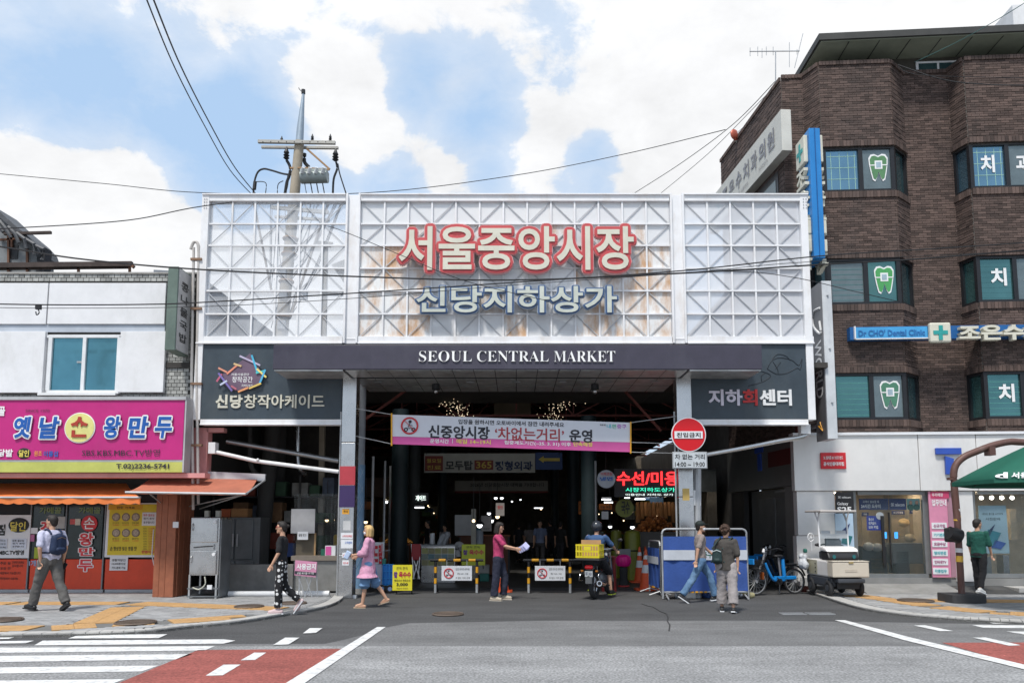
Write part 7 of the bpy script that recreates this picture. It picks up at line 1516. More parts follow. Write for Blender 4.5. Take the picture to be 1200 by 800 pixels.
mk = MB(Mw); mk.ball(hw(.052, 0, -.045), (.052, .054, .044), 12, 8); mk.build('mask', signwhite, t, smooth=True); mk = MB(Mw); mk.tube([hw(.05, -.055, -.03), hw(-.02, -.08, .0)], .003, 4); mk.build('mask_loop', signwhite, t)
# 6 curly haired woman from behind
g = PG(853, 717, 0); g.z = 0
t, J, Mw, hw, JL = person('woman with curly brown hair, dark grey blouse and pale grey trousers, seen from behind', g, 72, 1.58, dict(ll=10, lk=4, rl=-8, rk=10, la=4, le=14, ra=-4, re=10, lf=4, rf=-10, bulk=1.02, hipw=1.06, hy=-30, lab=8, rab=9),
    dict(top=garment('charcoal_blouse', (.065, .058, .052)), bottom=garment('pale_grey_trousers', (.32, .29, .285)), leg=1.84, hemr=.105, thighr=.112, shoes=mat('sneaker_black', (.03, .03, .032), .5), sole=signwhite, sleeve=.92, sleever=.080, hem=.80, flare=1.12, hair='curly', hairm=mat('hair_brown', (.06, .032, .02), .7, var=.3, bump=.5, bscale=150), collar=garment('charcoal_blouse', (.065, .058, .052))))
backpack('small dark green backpack with white mark hanging on the left shoulder of the curly-haired woman', Mw, JL, mat('pack_green', (.015, .035, .035), .6, bump=.4), (-.17, .17, 1.08), (.07, .08, .17), mat('pack_white_trim', (.6, .65, .65), .5), True)
# 7 person in green shirt at right
g = PG(1150, 696, ZS); g.z = ZS
t, J, Mw, hw, JL = person('person in dark green shirt and black trousers looking at the phone shop', g, 38, 1.66, dict(ll=10, lk=2, rl=-14, rk=20, la=10, le=10, ra=8, re=16, lf=4, rf=-16, bulk=1.05, hy=-28),
    dict(top=garment('green_shirt', (.012, .085, .065)), bottom=garment('black_trousers', (.013, .013, .015)), leg=1.95, hemr=.062, thighr=.09, shoes=mat('white_shoe', (.62, .62, .60), .5), sole=signwhite, sleeve=.95, sleever=.070, hem=.82))
# 8 rider: seated
RX = PG(694, 700, 0)
mcY = 17.1
# arcade figures in the dark
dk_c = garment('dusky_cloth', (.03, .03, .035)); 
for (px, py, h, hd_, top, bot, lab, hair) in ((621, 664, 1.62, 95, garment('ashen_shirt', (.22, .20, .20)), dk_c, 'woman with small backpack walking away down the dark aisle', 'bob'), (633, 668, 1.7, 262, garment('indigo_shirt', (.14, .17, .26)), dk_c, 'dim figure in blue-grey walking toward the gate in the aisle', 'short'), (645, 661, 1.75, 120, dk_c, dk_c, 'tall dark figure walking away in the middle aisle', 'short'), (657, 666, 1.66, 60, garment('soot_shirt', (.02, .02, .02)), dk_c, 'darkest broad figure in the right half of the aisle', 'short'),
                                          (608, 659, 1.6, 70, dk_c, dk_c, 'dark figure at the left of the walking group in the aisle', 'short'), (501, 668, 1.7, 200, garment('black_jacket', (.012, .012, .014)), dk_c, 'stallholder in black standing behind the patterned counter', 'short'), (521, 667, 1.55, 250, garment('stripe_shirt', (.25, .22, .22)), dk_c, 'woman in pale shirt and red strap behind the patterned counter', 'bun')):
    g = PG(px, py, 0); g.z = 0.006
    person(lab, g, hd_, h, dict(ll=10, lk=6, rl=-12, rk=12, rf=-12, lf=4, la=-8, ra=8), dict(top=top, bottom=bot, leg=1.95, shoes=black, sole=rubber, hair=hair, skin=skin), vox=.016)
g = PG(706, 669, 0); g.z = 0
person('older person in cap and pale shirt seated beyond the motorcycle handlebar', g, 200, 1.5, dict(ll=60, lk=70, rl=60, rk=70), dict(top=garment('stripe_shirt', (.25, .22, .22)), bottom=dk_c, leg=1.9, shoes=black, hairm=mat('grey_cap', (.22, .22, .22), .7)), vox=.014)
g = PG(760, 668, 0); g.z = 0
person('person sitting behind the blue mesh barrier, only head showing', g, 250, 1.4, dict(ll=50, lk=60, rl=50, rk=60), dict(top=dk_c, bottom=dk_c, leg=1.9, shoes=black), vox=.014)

# ---------------------------------------------------------------- motorcycle with rider and crate
def moto():
    rear = PG(692, 703, 0); Yr = rear.y; hd = R(68); Mw = Matrix.Translation(Vector((rear.x, Yr, 0))) @ Matrix.Rotation(hd, 4, 'Z')   # forward = +X of local
    t = thing('motorcycle', 'black delivery motorcycle seen from behind with rear rack, tail lamp and plate', 'motorcycle', (rear.x, Yr, 0)); N_ = lambda: MB(Mw); chrome = mat('chrome', (.55, .55, .56), .15, 1, bump=0, var=.05)
    def wheel(x):
        w_ = N_(); w_.torus((x, 0, .30), (0, 1, 0), .245, .055, 32, 10); o = w_.build('wheel', rubber, t, smooth=True); w_ = N_(); w_.torus((x, 0, .30), (0, 1, 0), .195, .02, 28, 6); w_.cyl((x, -.07, .3), (x, .07, .3), .05, n=14)
        for k in range(14): a = k*math.pi/7; w_.cyl((x, 0, .3), (x+.19*math.cos(a), 0, .3+.19*math.sin(a)), .004, n=4)
        w_.build('rim', chrome, o)
    wheel(.0+.30); wheel(1.50)
    m = N_(); m.tube([(.35, 0, .72), (.02, 0, .66), (-.06, 0, .50), (-.06, 0, .36)], [.05, .06, .07, .06], 8); m.build('rear_fender', steel_dark, t, smooth=True)
    m = N_(); m.box(-.115, -.09, -.085, .085, .50, .62); m.build('number_plate', mat('plate_dull', (.45, .47, .48), .4), t)
    fr_ = Fr(Mw @ Vector((0, 0, 0)), hd-math.pi/2); tmb = MB(); textmesh(tmb, fr_, '중구 3621', -.07, .07, -.119, .53, .60, 0, .01); tmb.build('lettering', mat('plate_ink', (.03, .05, .12), .5), t)
    m = N_(); m.cap((-.10, -.05, .70), (-.10, .05, .70), .045, .045); m.build('tail_lamp', mat('tail_red', (.65, .01, .015), .2, spec=.6, bump=0), t, smooth=True)
    m = N_(); m.box(-.13, -.075, -.07, .07, .36, .49); m.build('mud_flap', mat('mudflap_grey', (.11, .115, .12), .5), t)
    m = N_(); m.tube([(.3, .0, .55), (.85, 0, .35), (1.1, 0, .55), (1.3, 0, .95)], .05, 8); m.ball((.80, 0, .42), (.20, .13, .17), 14, 10); m.ball((1.0, 0, .40), (.16, .10, .14), 12, 8); m.build('engine', steel_dark, t, smooth=True)
    m = N_(); m.tube([(.9, -.12, .30), (.4, -.17, .30), (.0, -.20, .36)], [.03, .05, .06], 12); m.build('exhaust', chrome, t, smooth=True); m = N_(); m.cyl((-.005, -.20, .362), (.0, -.20, .361), .04, n=12); m.build('exhaust_tip', black, t)
    m = N_(); m.tube([(.1, 0, .80), (.45, 0, .82), (.75, 0, .80)], [.10, .13, .11], 12); m.build('seat', black, t, smooth=True); m = N_(); m.ball((1.0, 0, .80), (.24, .14, .13), 16, 10); m.build('fuel_tank', mat('tank_blue_black', (.02, .04, .07), .2, coat=.6), t, smooth=True)
    m = N_(); [m.tube([(1.25, s*.09, .98), (1.5, s*.09, .30)], .025, 8) for s in (1, -1)]; m.build('fork', chrome, t); m = N_(); m.tube(clip([(1.05, .36, 1.02), (1.18, .25, 1.06), (1.22, 0, 1.04), (1.18, -.25, 1.06), (1.05, -.36, 1.02)], 4), .014, 8); m.build('handlebar', chrome, t); m = N_(); m.ball((1.38, 0, .98), (.09, .10, .10), 14, 8); m.build('headlight', black, t, smooth=True)
    for s in (1, -1):
        m = N_(); m.tube([(1.12, s*.30, 1.05), (1.1, s*.36, 1.22)], .008, 5); m.ball((1.1, s*.38, 1.25), (.015, .06, .04), 10, 6); m.build('mirror', black, t, smooth=True)
        m = N_(); m.tube(clip([(.55, s*.16, .62), (.05, s*.21, .60), (-.08, s*.20, .52), (-.02, s*.24, .42), (.25, s*.25, .40)], 4), .014, 7); m.build('side_guard', chrome, t, smooth=True); m = N_(); m.ball((-.07, s*.16, .62), (.03, .035, .025), 8, 6); m.build('indicator', mat('indicator_amber', (.6, .2, .02), .3), t, smooth=True)
        m = N_(); m.cyl((.62, s*.10, .28), (.62, s*.26, .28), .014, n=6); m.build('footpeg', rubber, t)
    m = N_(); R2 = [(-.22, -.27, .86), (.34, -.27, .86), (.34, .27, .86), (-.22, .27, .86), (-.22, -.27, .86)]; m.tube(R2, .018, 8)
    for y in (-.16, -.05, .06, .17): m.bar((-.22, y, .86), (.34, y, .86), .016)
    for x in (-.1, .1, .25): m.bar((x, -.27, .86), (x, .27, .86), .016)
    m.tube([(-.12, .15, .85), (-.02, .12, .64)], .015, 6); m.tube([(-.12, -.15, .85), (-.02, -.12, .64)], .015, 6); m.build('rack', black, t)
    m = N_(); m.box(-.20, .33, -.25, .25, .872, .895); m.build('rack_board', rubber, t)
    c = thing('crate', 'yellow plastic crate strapped on the motorcycle rack', 'crate', Mw @ Vector((.06, 0, .9))); yc = mat('crate_yellow', (.60, .50, .015), .45, dirt=(.3, .25, .05), damt=.3)
    y0, y1, x0, x1 = -.26, .26, -.20, .18; 
    m = N_(); m.box(x0+.012, x1-.012, y0+.012, y1-.012, .905, .92); m.build('bottom', yc, c)
    m = N_()
    for z0, z1 in ((.90, .94), (1.02, 1.055), (1.15, 1.185)):
        m.box(x0, x1, y0, y0+.012, z0, z1); m.box(x0, x1, y1-.012, y1, z0, z1); m.box(x0, x0+.012, y0+.012, y1-.012, z0, z1); m.box(x1-.012, x1, y0+.012, y1-.012, z0, z1)
    for k in range(9):
        y = y0+.012+k*(y1-y0-.04)/8
        for za, zb in ((.94, 1.02), (1.055, 1.15)): 
            if zb < 1.1 or k not in (3, 4, 5): m.box(x0, x0+.010, y, y+.02, za, zb); m.box(x1-.010, x1, y, y+.02, za, zb)
    for k in range(6):
        x = x0+.012+k*(x1-x0-.05)/5
        for za, zb in ((.94, 1.02), (1.055, 1.15)): m.box(x, x+.02, y0, y0+.010, za, zb); m.box(x, x+.02, y1-.010, y1, za, zb)
    m.build('wall_grid', yc, c)
    m = N_(); m.box(x0-.004, x0+.004, -.075, .075, 1.06, 1.14); m.build('label_panel', mat('crate_label', (.66, .56, .03), .4), c); m = N_(); m.box(x1-.03, x1-.015, -.2, .24, .93, 1.27); m.build('cardboard', mat('carton_tan', (.42, .25, .12), .8), c)
    m = N_(); m.box(.36, .39, -.20, .22, .93, 1.22); solo('cardboard_sheet', 'brown cardboard standing in the yellow motorcycle crate', 'cardboard', m, mat('carton_tan', (.42, .25, .12), .8)) if False else None
    # rider sitting on the saddle
    pt_, J, M2, hw, JL = person('motorcycle rider in dark helmet, blue shirt and black shorts, seen from behind', Mw @ Vector((.48, 0, 0)), math.degrees(hd), 1.72, dict(ll=62, lk=66, rl=50, rk=54, la=38, le=26, ra=38, re=26, lab=28, rab=28, lin=-4, rin=-4, lean=4, sit=True, oz=-.06, bulk=1.1, lo=14, ro=14, lf=0, rf=0),
        dict(top=garment('rider_blue', (.045, .095, .21)), bottom=garment('rider_shorts', (.014, .014, .018)), leg=1.12, hemr=.085, thighr=.105, shoes=mat('trainer_black', (.02, .02, .02), .5), sole=mat('sole_lime', (.45, .55, .05), .5), sleeve=.85, sleever=.07, hem=.90))
    m = MB(M2); m.ball(hw(-.01, 0, .035), (.135, .120, .125), 18, 12); m.build('helmet', mat('helmet_dark', (.035, .04, .05), .25, coat=.5), pt_, smooth=True); m = MB(M2); m.tube([hw(.02, .10, -.02), hw(.03, .07, -.10), hw(.03, -.07, -.10), hw(.02, -.10, -.02)], .006, 5); m.build('chin_strap', black, pt_)
    return t
moto()
# ---------------------------------------------------------------- shared bicycles
def bike(px, py, hdg, lab, shift=(0, 0), dark=False):
    g = PG(px, py, 0); g.z = 0; g.x += shift[0]; g.y += shift[1]; Mw = Matrix.Translation(g) @ Matrix.Rotation(R(hdg), 4, 'Z'); N_ = lambda: MB(Mw); t = thing('bicycle', lab, 'bicycle', g, 'shared rental bicycles parked by the grey wall')
    bl_ = mat('bike_blue', (.01, .22, .60), .3, coat=.3, bump=0) if not dark else mat('bike_navy', (.02, .06, .14), .35)
    for x, s in ((0, 1), (1.08, .93)):
        r = .315*s; w_ = N_(); w_.torus((x, 0, r), (0, 1, 0), r-.022, .021, 36, 8); o = w_.build('wheel', rubber, t, smooth=True); w_ = N_(); w_.torus((x, 0, r), (0, 1, 0), r-.05, .010, 30, 5); w_.cyl((x, -.05, r), (x, .05, r), .035, n=12); w_.build('rim', galv, o); w_ = N_()
        for k in range(16): a = k*math.pi/8+.1; w_.cyl((x, 0, r), (x+(r-.05)*math.cos(a), 0, r+(r-.05)*math.sin(a)), .0035, n=4)
        w_.build('spoke', galv, o)
    m = N_(); m.tube(clip([(.28, 0, .72), (.33, 0, .60), (.44, 0, .40), (.54, 0, .33), (.66, 0, .32), (.80, 0, .33)], 5), [.035]*26, 10); m.build('frame', bl_, t, smooth=True); m = N_(); m.box(.52, 1.12, -.035, .035, .34, .42); m.build('rear_frame', bl_, t, bevel=.015)
    m = N_(); m.tube([(.80, 0, .40), (.76, 0, .80)], .045, 10); m.build('seat_mast', bl_, t, smooth=True); m = N_(); m.tube([(.70, 0, .36), (.64, 0, .86)], .022, 8); m.build('seat_post', mat('mast_grey', (.20, .20, .21), .4), t); m = N_(); m.ball((.64, 0, .88), (.13, .075, .035), 14, 8); m.build('saddle', black, t, smooth=True)
    m = N_(); m.tube([(0, 0, .31), (.10, 0, .55), (.22, 0, .78), (.28, 0, 1.0)], .022, 8); m.tube([(0, .05, .31), (.08, .05, .55)], .012, 6); m.build('fork', mat('mast_grey', (.20, .20, .21), .4), t); m = N_(); m.tube(clip([(.52, .28, 1.02), (.40, .27, 1.06), (.29, .10, 1.0), (.29, -.10, 1.0), (.40, -.27, 1.06), (.52, -.28, 1.02)], 4), .013, 7); m.build('handlebar', black, t); m = N_(); m.cap((.24, 0, .98), (.25, 0, 1.03), .035, .025); m.build('bell_lamp', whitel, t, smooth=True)
    m = N_(); x0, x1, y0, y1 = -.16, .14, -.16, .16
    for z in (.58, .64, .70, .76, .80): m.box(x0+(.8-z)*.3, x1, y0, y0+.006, z, z+.008); m.box(x0+(.8-z)*.3, x1, y1-.006, y1, z, z+.008); m.box(x0+(.8-z)*.3, x0+(.8-z)*.3+.006, y0, y1, z, z+.008); m.box(x1-.006, x1, y0, y1, z, z+.008)
    for k in range(9): y = y0+k*.04; m.bar((x0+.07, y, .58), (x0, y, .81), .006); m.bar((x1, y, .58), (x1, y, .81), .006); x = x0+k*.037; m.bar((x, y0, .58), (x, y0, .81), .006); m.bar((x, y1, .58), (x, y1, .81), .006)
    m.box(x0+.07, x1, y0, y1, .57, .58); m.build('basket', black, t); m = N_(); m.box(x0-.02, x0+.02, y0-.01, y1+.01, .70, .83); m.build('basket_panel', mat('bike_blue', (.01, .22, .60), .3), t, bevel=.01)
    m = N_(); m.cyl((.62, -.07, .30), (.62, .07, .30), .07, n=16); m.bar((.62, .08, .30), (.72, .10, .20), .02); m.bar((.62, -.08, .30), (.52, -.10, .40), .02); m.build('crank', black, t); m = N_(); m.box(.70, .80, .10, .16, .18, .20); m.build('pedal', black, t); m = N_(); m.tube(clip([(.80, 0, .58), (.95, 0, .66), (1.15, 0, .65), (1.30, 0, .55), (1.38, 0, .42)], 4), .022, 7); m.build('rear_fender', black, t, smooth=True); m = N_(); m.box(.15, .20, -.05, .05, .36, .52); m.build('lock_unit', mat('lock_orange', (.55, .13, .02), .5), t) if not dark else None
    m = N_(); m.tube([(.70, .06, .30), (.78, .16, .02)], .012, 6); m.build('kickstand', galv, t); m = N_(); m.box(.84, 1.2, -.07, .07, .68, .70); m.bar((.9, 0, .42), (.95, 0, .68), .015); m.build('carrier', black, t)
    return t
bike(886, 697.5, 20, 'bright blue rental bicycle with black basket, front one', dark=False)
bike(883, 692, 22, 'dark rental bicycle standing just behind the bright blue one', (.25, .35), dark=True)
bike(887, 690, 30, 'rearmost rental bicycle against the grey wall, mostly hidden', (.45, .8), dark=True)

# ---------------------------------------------------------------- white electric utility cart
def cart():
    g = PG(985, 690, ZS); g = Vector((P3(983, 600, 17.0).x, 17.35, ZS)); hd = R(-90+3); Mw = Matrix.Translation(g) @ Matrix.Rotation(hd, 4, 'Z') @ Matrix.Diagonal((.86, .82, .97, 1)); N_ = lambda: MB(Mw); t = thing('utility_cart', 'small white electric delivery cart with canopy roof parked by the phone shop', 'cart', g)
    bw = mat('cart_white', (.76, .74, .72), .3, coat=.3, var=.04); bc = mat('cart_cream', (.58, .52, .43), .4, var=.04, dirt=(.40, .34, .26), damt=.3); dg = mat('cart_charcoal', (.05, .055, .065), .5)
    W = .46
    for x in (-.50, .48):
        for s in (1, -1):
            w_ = N_(); w_.torus((x, s*(W-.05), .19), (0, 1, 0), .13, .062, 24, 10); w_.cyl((x, s*(W-.05)-.05, .19), (x, s*(W-.05)+.05, .19), .13, n=20); o = w_.build('wheel', rubber, t, smooth=True); w_ = N_(); w_.cyl((x, s*(W+.004), .19), (x, s*(W+.012), .19), .075, n=14); w_.build('hub', dg, o)
    m = N_(); m.box(-.78, .62, -W+.02, W-.02, .22, .42); m.build('chassis', dg, t, bevel=.03)
    m = N_(); m.prism([(-.80, .42), (.55, .42), (.56, .62), (.50, .80), (-.80, .80)], -W+.02, W-.02); m.build('body', bw, t, bevel=.04)
    m = N_(); m.prism([(.10, .80), (.52, .80), (.54, .86), (.46, .98), (.30, 1.03), (.10, 1.03)], -W+.04, W-.04); m.build('visor', black, t, bevel=.03); m = N_(); m.prism([(.06, 1.00), (.50, .985), (.42, 1.06), (.25, 1.10), (.06, 1.11)], -W+.02, W-.02); m.build('hood', bw, t, bevel=.03)
    for s in (1, -1): m = N_(); m.cyl((.535, s*.27, .88), (.552, s*.27, .88), .045, n=16); m.build('head_lamp', mat('lamp_teal', (.02, .12, .13), .2, bump=0), t)
    m = N_(); m.box(.56, .88, -W-.03, W+.03, .44, .78); m.build('front_box', bc, t, bevel=.025); m = N_(); m.box(.55, .89, -W-.035, W+.035, .781, .80); m.build('box_lid', bc, t, bevel=.006); m = N_(); m.box(.885, .90, -.06, .06, .745, .785); m.build('latch', mat('latch_brass', (.35, .27, .12), .4), t); m = N_(); m.box(.878, .888, -.16, .16, .56, .62); m.build('embossed_panel', mat('cart_cream_dark', (.50, .44, .36), .4), t)
    m = N_(); m.box(.62, .90, -.36, .36, .32, .41); m.build('bumper', dg, t, bevel=.02); m = N_(); m.box(.5, .7, -.30, .30, .18, .31); m.build('front_valance', black, t)
    m = N_(); m.prism([(-.70, .46), (-.10, .46), (-.10, .78), (-.70, .78)], -W-.01+.028, -W+.019); m.build('side_panel', mat('cart_panel_olive', (.36, .34, .25), .4), t)
    for k in range(3): m = N_(); m.cyl((-.20, -W+.008, .52+k*.09), (-.20, -W+.020, .52+k*.09), .02, n=10); m.build('knob', black, t)
    m = N_()
    for s in (1, -1):
        m.tube([(.02, s*.40, 1.05), (-.02, s*.40, 1.70), (-.06, s*.34, 1.88)], .022, 8); m.tube([(-.02, s*.40, 1.66), (.10, s*.40, 1.88)], .018, 8); m.tube([(-.02, s*.40, 1.66), (-.20, s*.40, 1.88)], .018, 8)
    m.build('roof_post', whitel, t); m = N_(); m.box(-.62, .34, -.50, .50, 1.88, 1.925); m.build('canopy_roof', mat('cart_roof', (.50, .46, .43), .5), t, bevel=.015); m = N_(); m.box(-.015, .01, -.40, .40, 1.28, 1.38); m.build('cross_panel', whitel, t)
    for s in (1, -1): m = N_(); m.box(-.012, .008, s*.22-.13, s*.22+.13, 1.385, 1.46); q = m.build('name_plate', signwhite, t)
    m = N_(); m.box(.012, .020, -.38, .38, 1.10, 1.86); m.build('windscreen', clear, t); m = N_(); m.box(-.45, -.15, -.22, .22, .80, .98); m.build('seat_box', dg, t, bevel=.03); m = N_(); m.box(-.10, -.02, -.2, .22, 1.0, 1.24); m.cap((-.08, -.16, 1.25), (-.08, .16, 1.25), .05, .05); m.build('dashboard', steel_dark, t, smooth=False); m = N_(); m.tube([(-.15, -.35, 1.1), (-.22, -.2, 1.14), (-.22, .2, 1.14), (-.15, .35, 1.1)], .016, 7); m.build('handlebar', black, t); m = N_(); m.ball((-.18, -.36, 1.13), (.05, .09, .04), 10, 6); m.build('glove', black, t, smooth=True)
    m = N_(); m.torus((-.35, -.47, 1.30), (1, .2, 0), .095, .012, 22, 6); m.cyl((-.35, -.47, 1.30), (-.33, -.47, 1.30), .03, n=10); m.tube([(-.35, -.47, 1.2), (-.38, -.44, .98)], .014, 6)
    for k in range(5): a = k*1.257; m.bar((-.35, -.47, 1.30), (-.35, -.47+.085*math.cos(a), 1.30+.085*math.sin(a)), .018, .006)
    m.build('fan', whitel, t)
    b = thing('plastic_bag', 'crumpled white plastic bag hanging at the left side of the utility cart', 'bag', Mw @ Vector((-.55, -.58, .60))); m = N_(); random.seed(8)
    for _ in range(12): m.ball((-.55+random.uniform(-.1, .1), -.58+random.uniform(-.08, .04), .74+random.uniform(-.14, .12)), random.uniform(.06, .11), 8, 6)
    rem(m, 'bag', mat('bag_white', (.52, .54, .57), .5, bump=.4), b, .018, .05); m = N_(); m.box(-.62, -.5, -.60, -.50, .93, 1.03); solo('green_bottle_bag', 'dark green net bag above the white plastic bag on the cart', 'bag', m, mat('green_plastic2', (.02, .13, .10), .5), bevel=.03)
cart()
# ---------------------------------------------------------------- striped barriers with no-motorcycle plates
def barrier(px0, px1, lab):
    Y = PG(600, 696, 0).y+.25; x0, zt_ = PY(px0, 656, Y); x1, _ = PY(px1, 656, Y); t = thing('barrier', lab, 'barrier', ((x0+x1)/2, Y, 0), 'yellow and black striped barriers at the gate')
    h = zt_; pxw = (x1-x0)
    MB().tube([(x0-.10, Y, h), (x1+.12, Y, h)], .032, 10).build('top_bar', black, t, smooth=True)
    for k in range(3): a = x0+pxw*(.10+k*.34); MB().cyl((a, Y, h), (a+pxw*.155, Y, h), .035, n=14).build('yellow_band', amber, t, smooth=True)
    for x in (x0+.03, x1-.03):
        for yy, rr in ((Y, .03),): 
            MB().cyl((x, yy, 0), (x, yy, h-.03), rr, n=12).build('leg', black, t, smooth=True); MB().cyl((x, yy, .01), (x, yy, h*.28), rr+.002, n=12).build('leg_sleeve', galv, t, smooth=True)
            for a, b in ((.30, .46), (.62, .80)): MB().cyl((x, yy, h*a), (x, yy, h*b), rr+.004, n=14).build('yellow_band', amber, t, smooth=True)
        MB().tube([(x, Y, h*.45), (x+.02, Y+.35, .0)], .02, 8).build('rear_leg', black, t)
    s0, s1 = x0+pxw*.17, x1-pxw*.14; zt2, zb2 = h-.13, h-.47
    pl = MB().box(s0, s1, Y-.045, Y-.035, zb2, zt2).build('plate', signwhite, t, bevel=.006); c = Vector((s0+.17, Y-.05, (zt2+zb2)/2)); MB().torus(c, (0, 1, 0), .105, .014, 26, 5).build('ring', rt, t); MB().bar(c+Vector((-.07, 0, .07)), c+Vector((.07, 0, -.07)), .02, .01).build('slash', rt, t)
    mb = MB(); mb.ball(c+Vector((0, .004, .05)), (.02, .003, .02), 8, 6); mb.bar(c+Vector((0, .004, .03)), c+Vector((-.02, .004, -.02)), .03, .004); mb.bar(c+Vector((-.05, .004, -.04)), c+Vector((.05, .004, -.03)), .02, .004); mb.torus(c+Vector((-.045, .004, -.05)), (0, 1, 0), .02, .006, 10, 4); mb.torus(c+Vector((.045, .004, -.05)), (0, 1, 0), .02, .006, 10, 4); mb.build('pictogram', dk, t)
    for s, za, zb, a in (('입장을 원하시면 내려주세요', .70, .86, .0), ('매일 14:00 ~ 19:00', .40, .54, .04), ('차 없는 거리 운영', .12, .26, .0)):
        mb = MB(); textmesh(mb, F0, s, s0+.33+a, s1-.05-a, Y-.05, zb2+(zt2-zb2)*za, zb2+(zt2-zb2)*zb, 0, .0); mb.build('lettering', kt, t)
    for x in (s0+.12, s1-.12): MB().bar((x, Y-.03, zt2), (x, Y-.03, h), .012).build('wire', galv, t)
barrier(509, 560.5, 'left striped barrier with white no-motorcycle plate, beside the woman in crimson')
barrier(618, 669.5, 'right striped barrier with white no-motorcycle plate, beside the motorcycle')
# cones
def cone(px, py, h, lab, base=True, tilt=0):
    g = PG(px, py, 0); t = thing('traffic_cone', lab, 'cone', (g.x, g.y, 0), 'orange traffic cones near the gate'); r = h*.19
    MB().lathe((g.x, g.y, .03), [(r*1.0, 0), (r*.9, .02), (r*.16, h-.04), (r*.10, h-.01), (r*.02, h)], 24).build('body', cone_m, t, smooth=True)
    q = lambda z: r*.9+(r*.16-r*.9)*((z-.02)/(h-.06))
    for a, b in ((.40, .60), (.74, .84)): MB().lathe((g.x, g.y, .03), [(q(a*h)+.003, a*h), (q(b*h)+.003, b*h)], 24).build('reflective_band', signwhite, t, smooth=True)
    pts = [(g.x+a*r*1.5, g.y+b*r*1.5) for a, b in ((-1, -.75), (-.75, -1), (.75, -1), (1, -.75), (1, .75), (.75, 1), (-.75, 1), (-1, .75))]; MB().prismz(pts, 0.002, .04).build('base', cone_m, t)
cone(757.5, 691, .97, 'largest orange cone standing before the blue mesh barrier'); cone(750, 682, .95, 'orange cone half hidden behind the largest cone, left'); cone(756.5, 678, .92, 'rearmost orange cone between the other two near the barrier')
cone(590, 693, .75, 'orange cone behind the woman in the crimson shirt')
# blue mesh barriers
mesh_b = mat('mesh_blue', (.035, .085, .30), .65, var=.15, scale=2, bump=.6, bscale=25, dirt=(.06, .12, .36), damt=.5)
def meshb(p0, p1, y0, y1, zt_, lab, text_=None):
    a = Vector((p0, y0, 0)); b = Vector((p1, y1, 0)); L = (b-a).length; fr_ = Fr(a, math.atan2(b.y-a.y, b.x-a.x)); t = thing('mesh_barrier', lab, 'barrier', tuple((a+b)/2)); Q = lambda x, z: fr_.w(x, 0, z)
    MB().tube([Q(.03, .02), Q(.03, zt_-.13)]+clip([Q(.03, zt_-.10), Q(.06, zt_-.03), Q(.13, zt_)], 3)+clip([Q(L-.13, zt_), Q(L-.06, zt_-.03), Q(L-.03, zt_-.10)], 3)+[Q(L-.03, .02)], .022, 8).build('frame', galv, t, smooth=True)
    MB().tube([Q(.03, .16), Q(L-.03, .16)], .018, 8).build('lower_bar', galv, t)
    mb = MB(fr_.M); n = 40; vs = []; zb = .18; zs = [zb, zb+(zt_-zb)*.22, zb+(zt_-zb)*.42, zt_-.16]
    for i in range(n+1):
        x = .045+(L-.09)*i/n
        for j, z in enumerate(zs): vs.append((x, -.025+.012*math.sin(i*.9+j*1.7)+.01*math.sin(i*.37), z))
    k = len(zs); mb.add(vs, [(i*k+j, (i+1)*k+j, (i+1)*k+j+1, i*k+j+1) for i in range(n) for j in range(k-1)]); mb.build('mesh_sheet', mesh_b, t, smooth=True)
    z1, z2 = zb+(zt_-zb)*.50, zb+(zt_-zb)*.66; MB(fr_.M).box(.045, L-.045, -.05, -.044, z1, z2).build('white_band', mat('band_white', (.52, .55, .60), .6), t)
    if text_: mb = MB(); textmesh(mb, fr_, text_, L*.46, L*.76, -.054, z1+.04, z2-.04, 0, .03); mb.build('lettering', mat('band_green', (.02, .12, .08), .5), t)
    for x in (.10, L-.10): 
        MB().tube([fr_.w(x, -.25, .02), fr_.w(x, 0, .10), fr_.w(x, .25, .02)], .018, 6).build('foot', galv, t)
    for k_ in range(4): mb = MB(fr_.M); mb.box(L*(.33+k_*.05), L*(.36+k_*.05), -.03, .03, .145, .178); mb.build('striped_tape', amber, t)
    return t
Ym = 17.0
X0m, X1m = PY(774.5, 650, Ym-.25)[0], PY(878, 650, Ym-.25)[0]
meshb(X0m, X1m, Ym-.25, Ym-.20, PY(826, 619.5, Ym-.25)[1], 'large blue mesh barrier with white band behind the two walkers', '중구 ITDM')
meshb(PY(757, 650, 19)[0], PY(776, 650, 17.3)[0], 18.6, 17.5, 1.22, 'smaller blue mesh barrier standing at an angle behind the cones')
random.seed(12)
for k in range(7):
    px = 800+k*13; c = P3(px, 693, Ym+.15); mb = MB(); 
    for _ in range(4): mb.ball((c.x+random.uniform(-.12, .12), c.y+random.uniform(-.05, .1), random.uniform(.04, .10)), random.uniform(.04, .08), 7, 5)
    solo('rubbish_bag', ['crumpled white', 'dark', 'blue', 'small pale', 'grey', 'bright white', 'yellowish'][k]+' rubbish bag under the large blue mesh barrier', 'rubbish', mb, [mat('bag_white', (.52, .54, .57), .5), rubber, mat('bag_blue', (.03, .08, .25), .5), signwhite, galv, signwhite, mat('bag_tan', (.4, .36, .2), .6)][k], smooth=True)
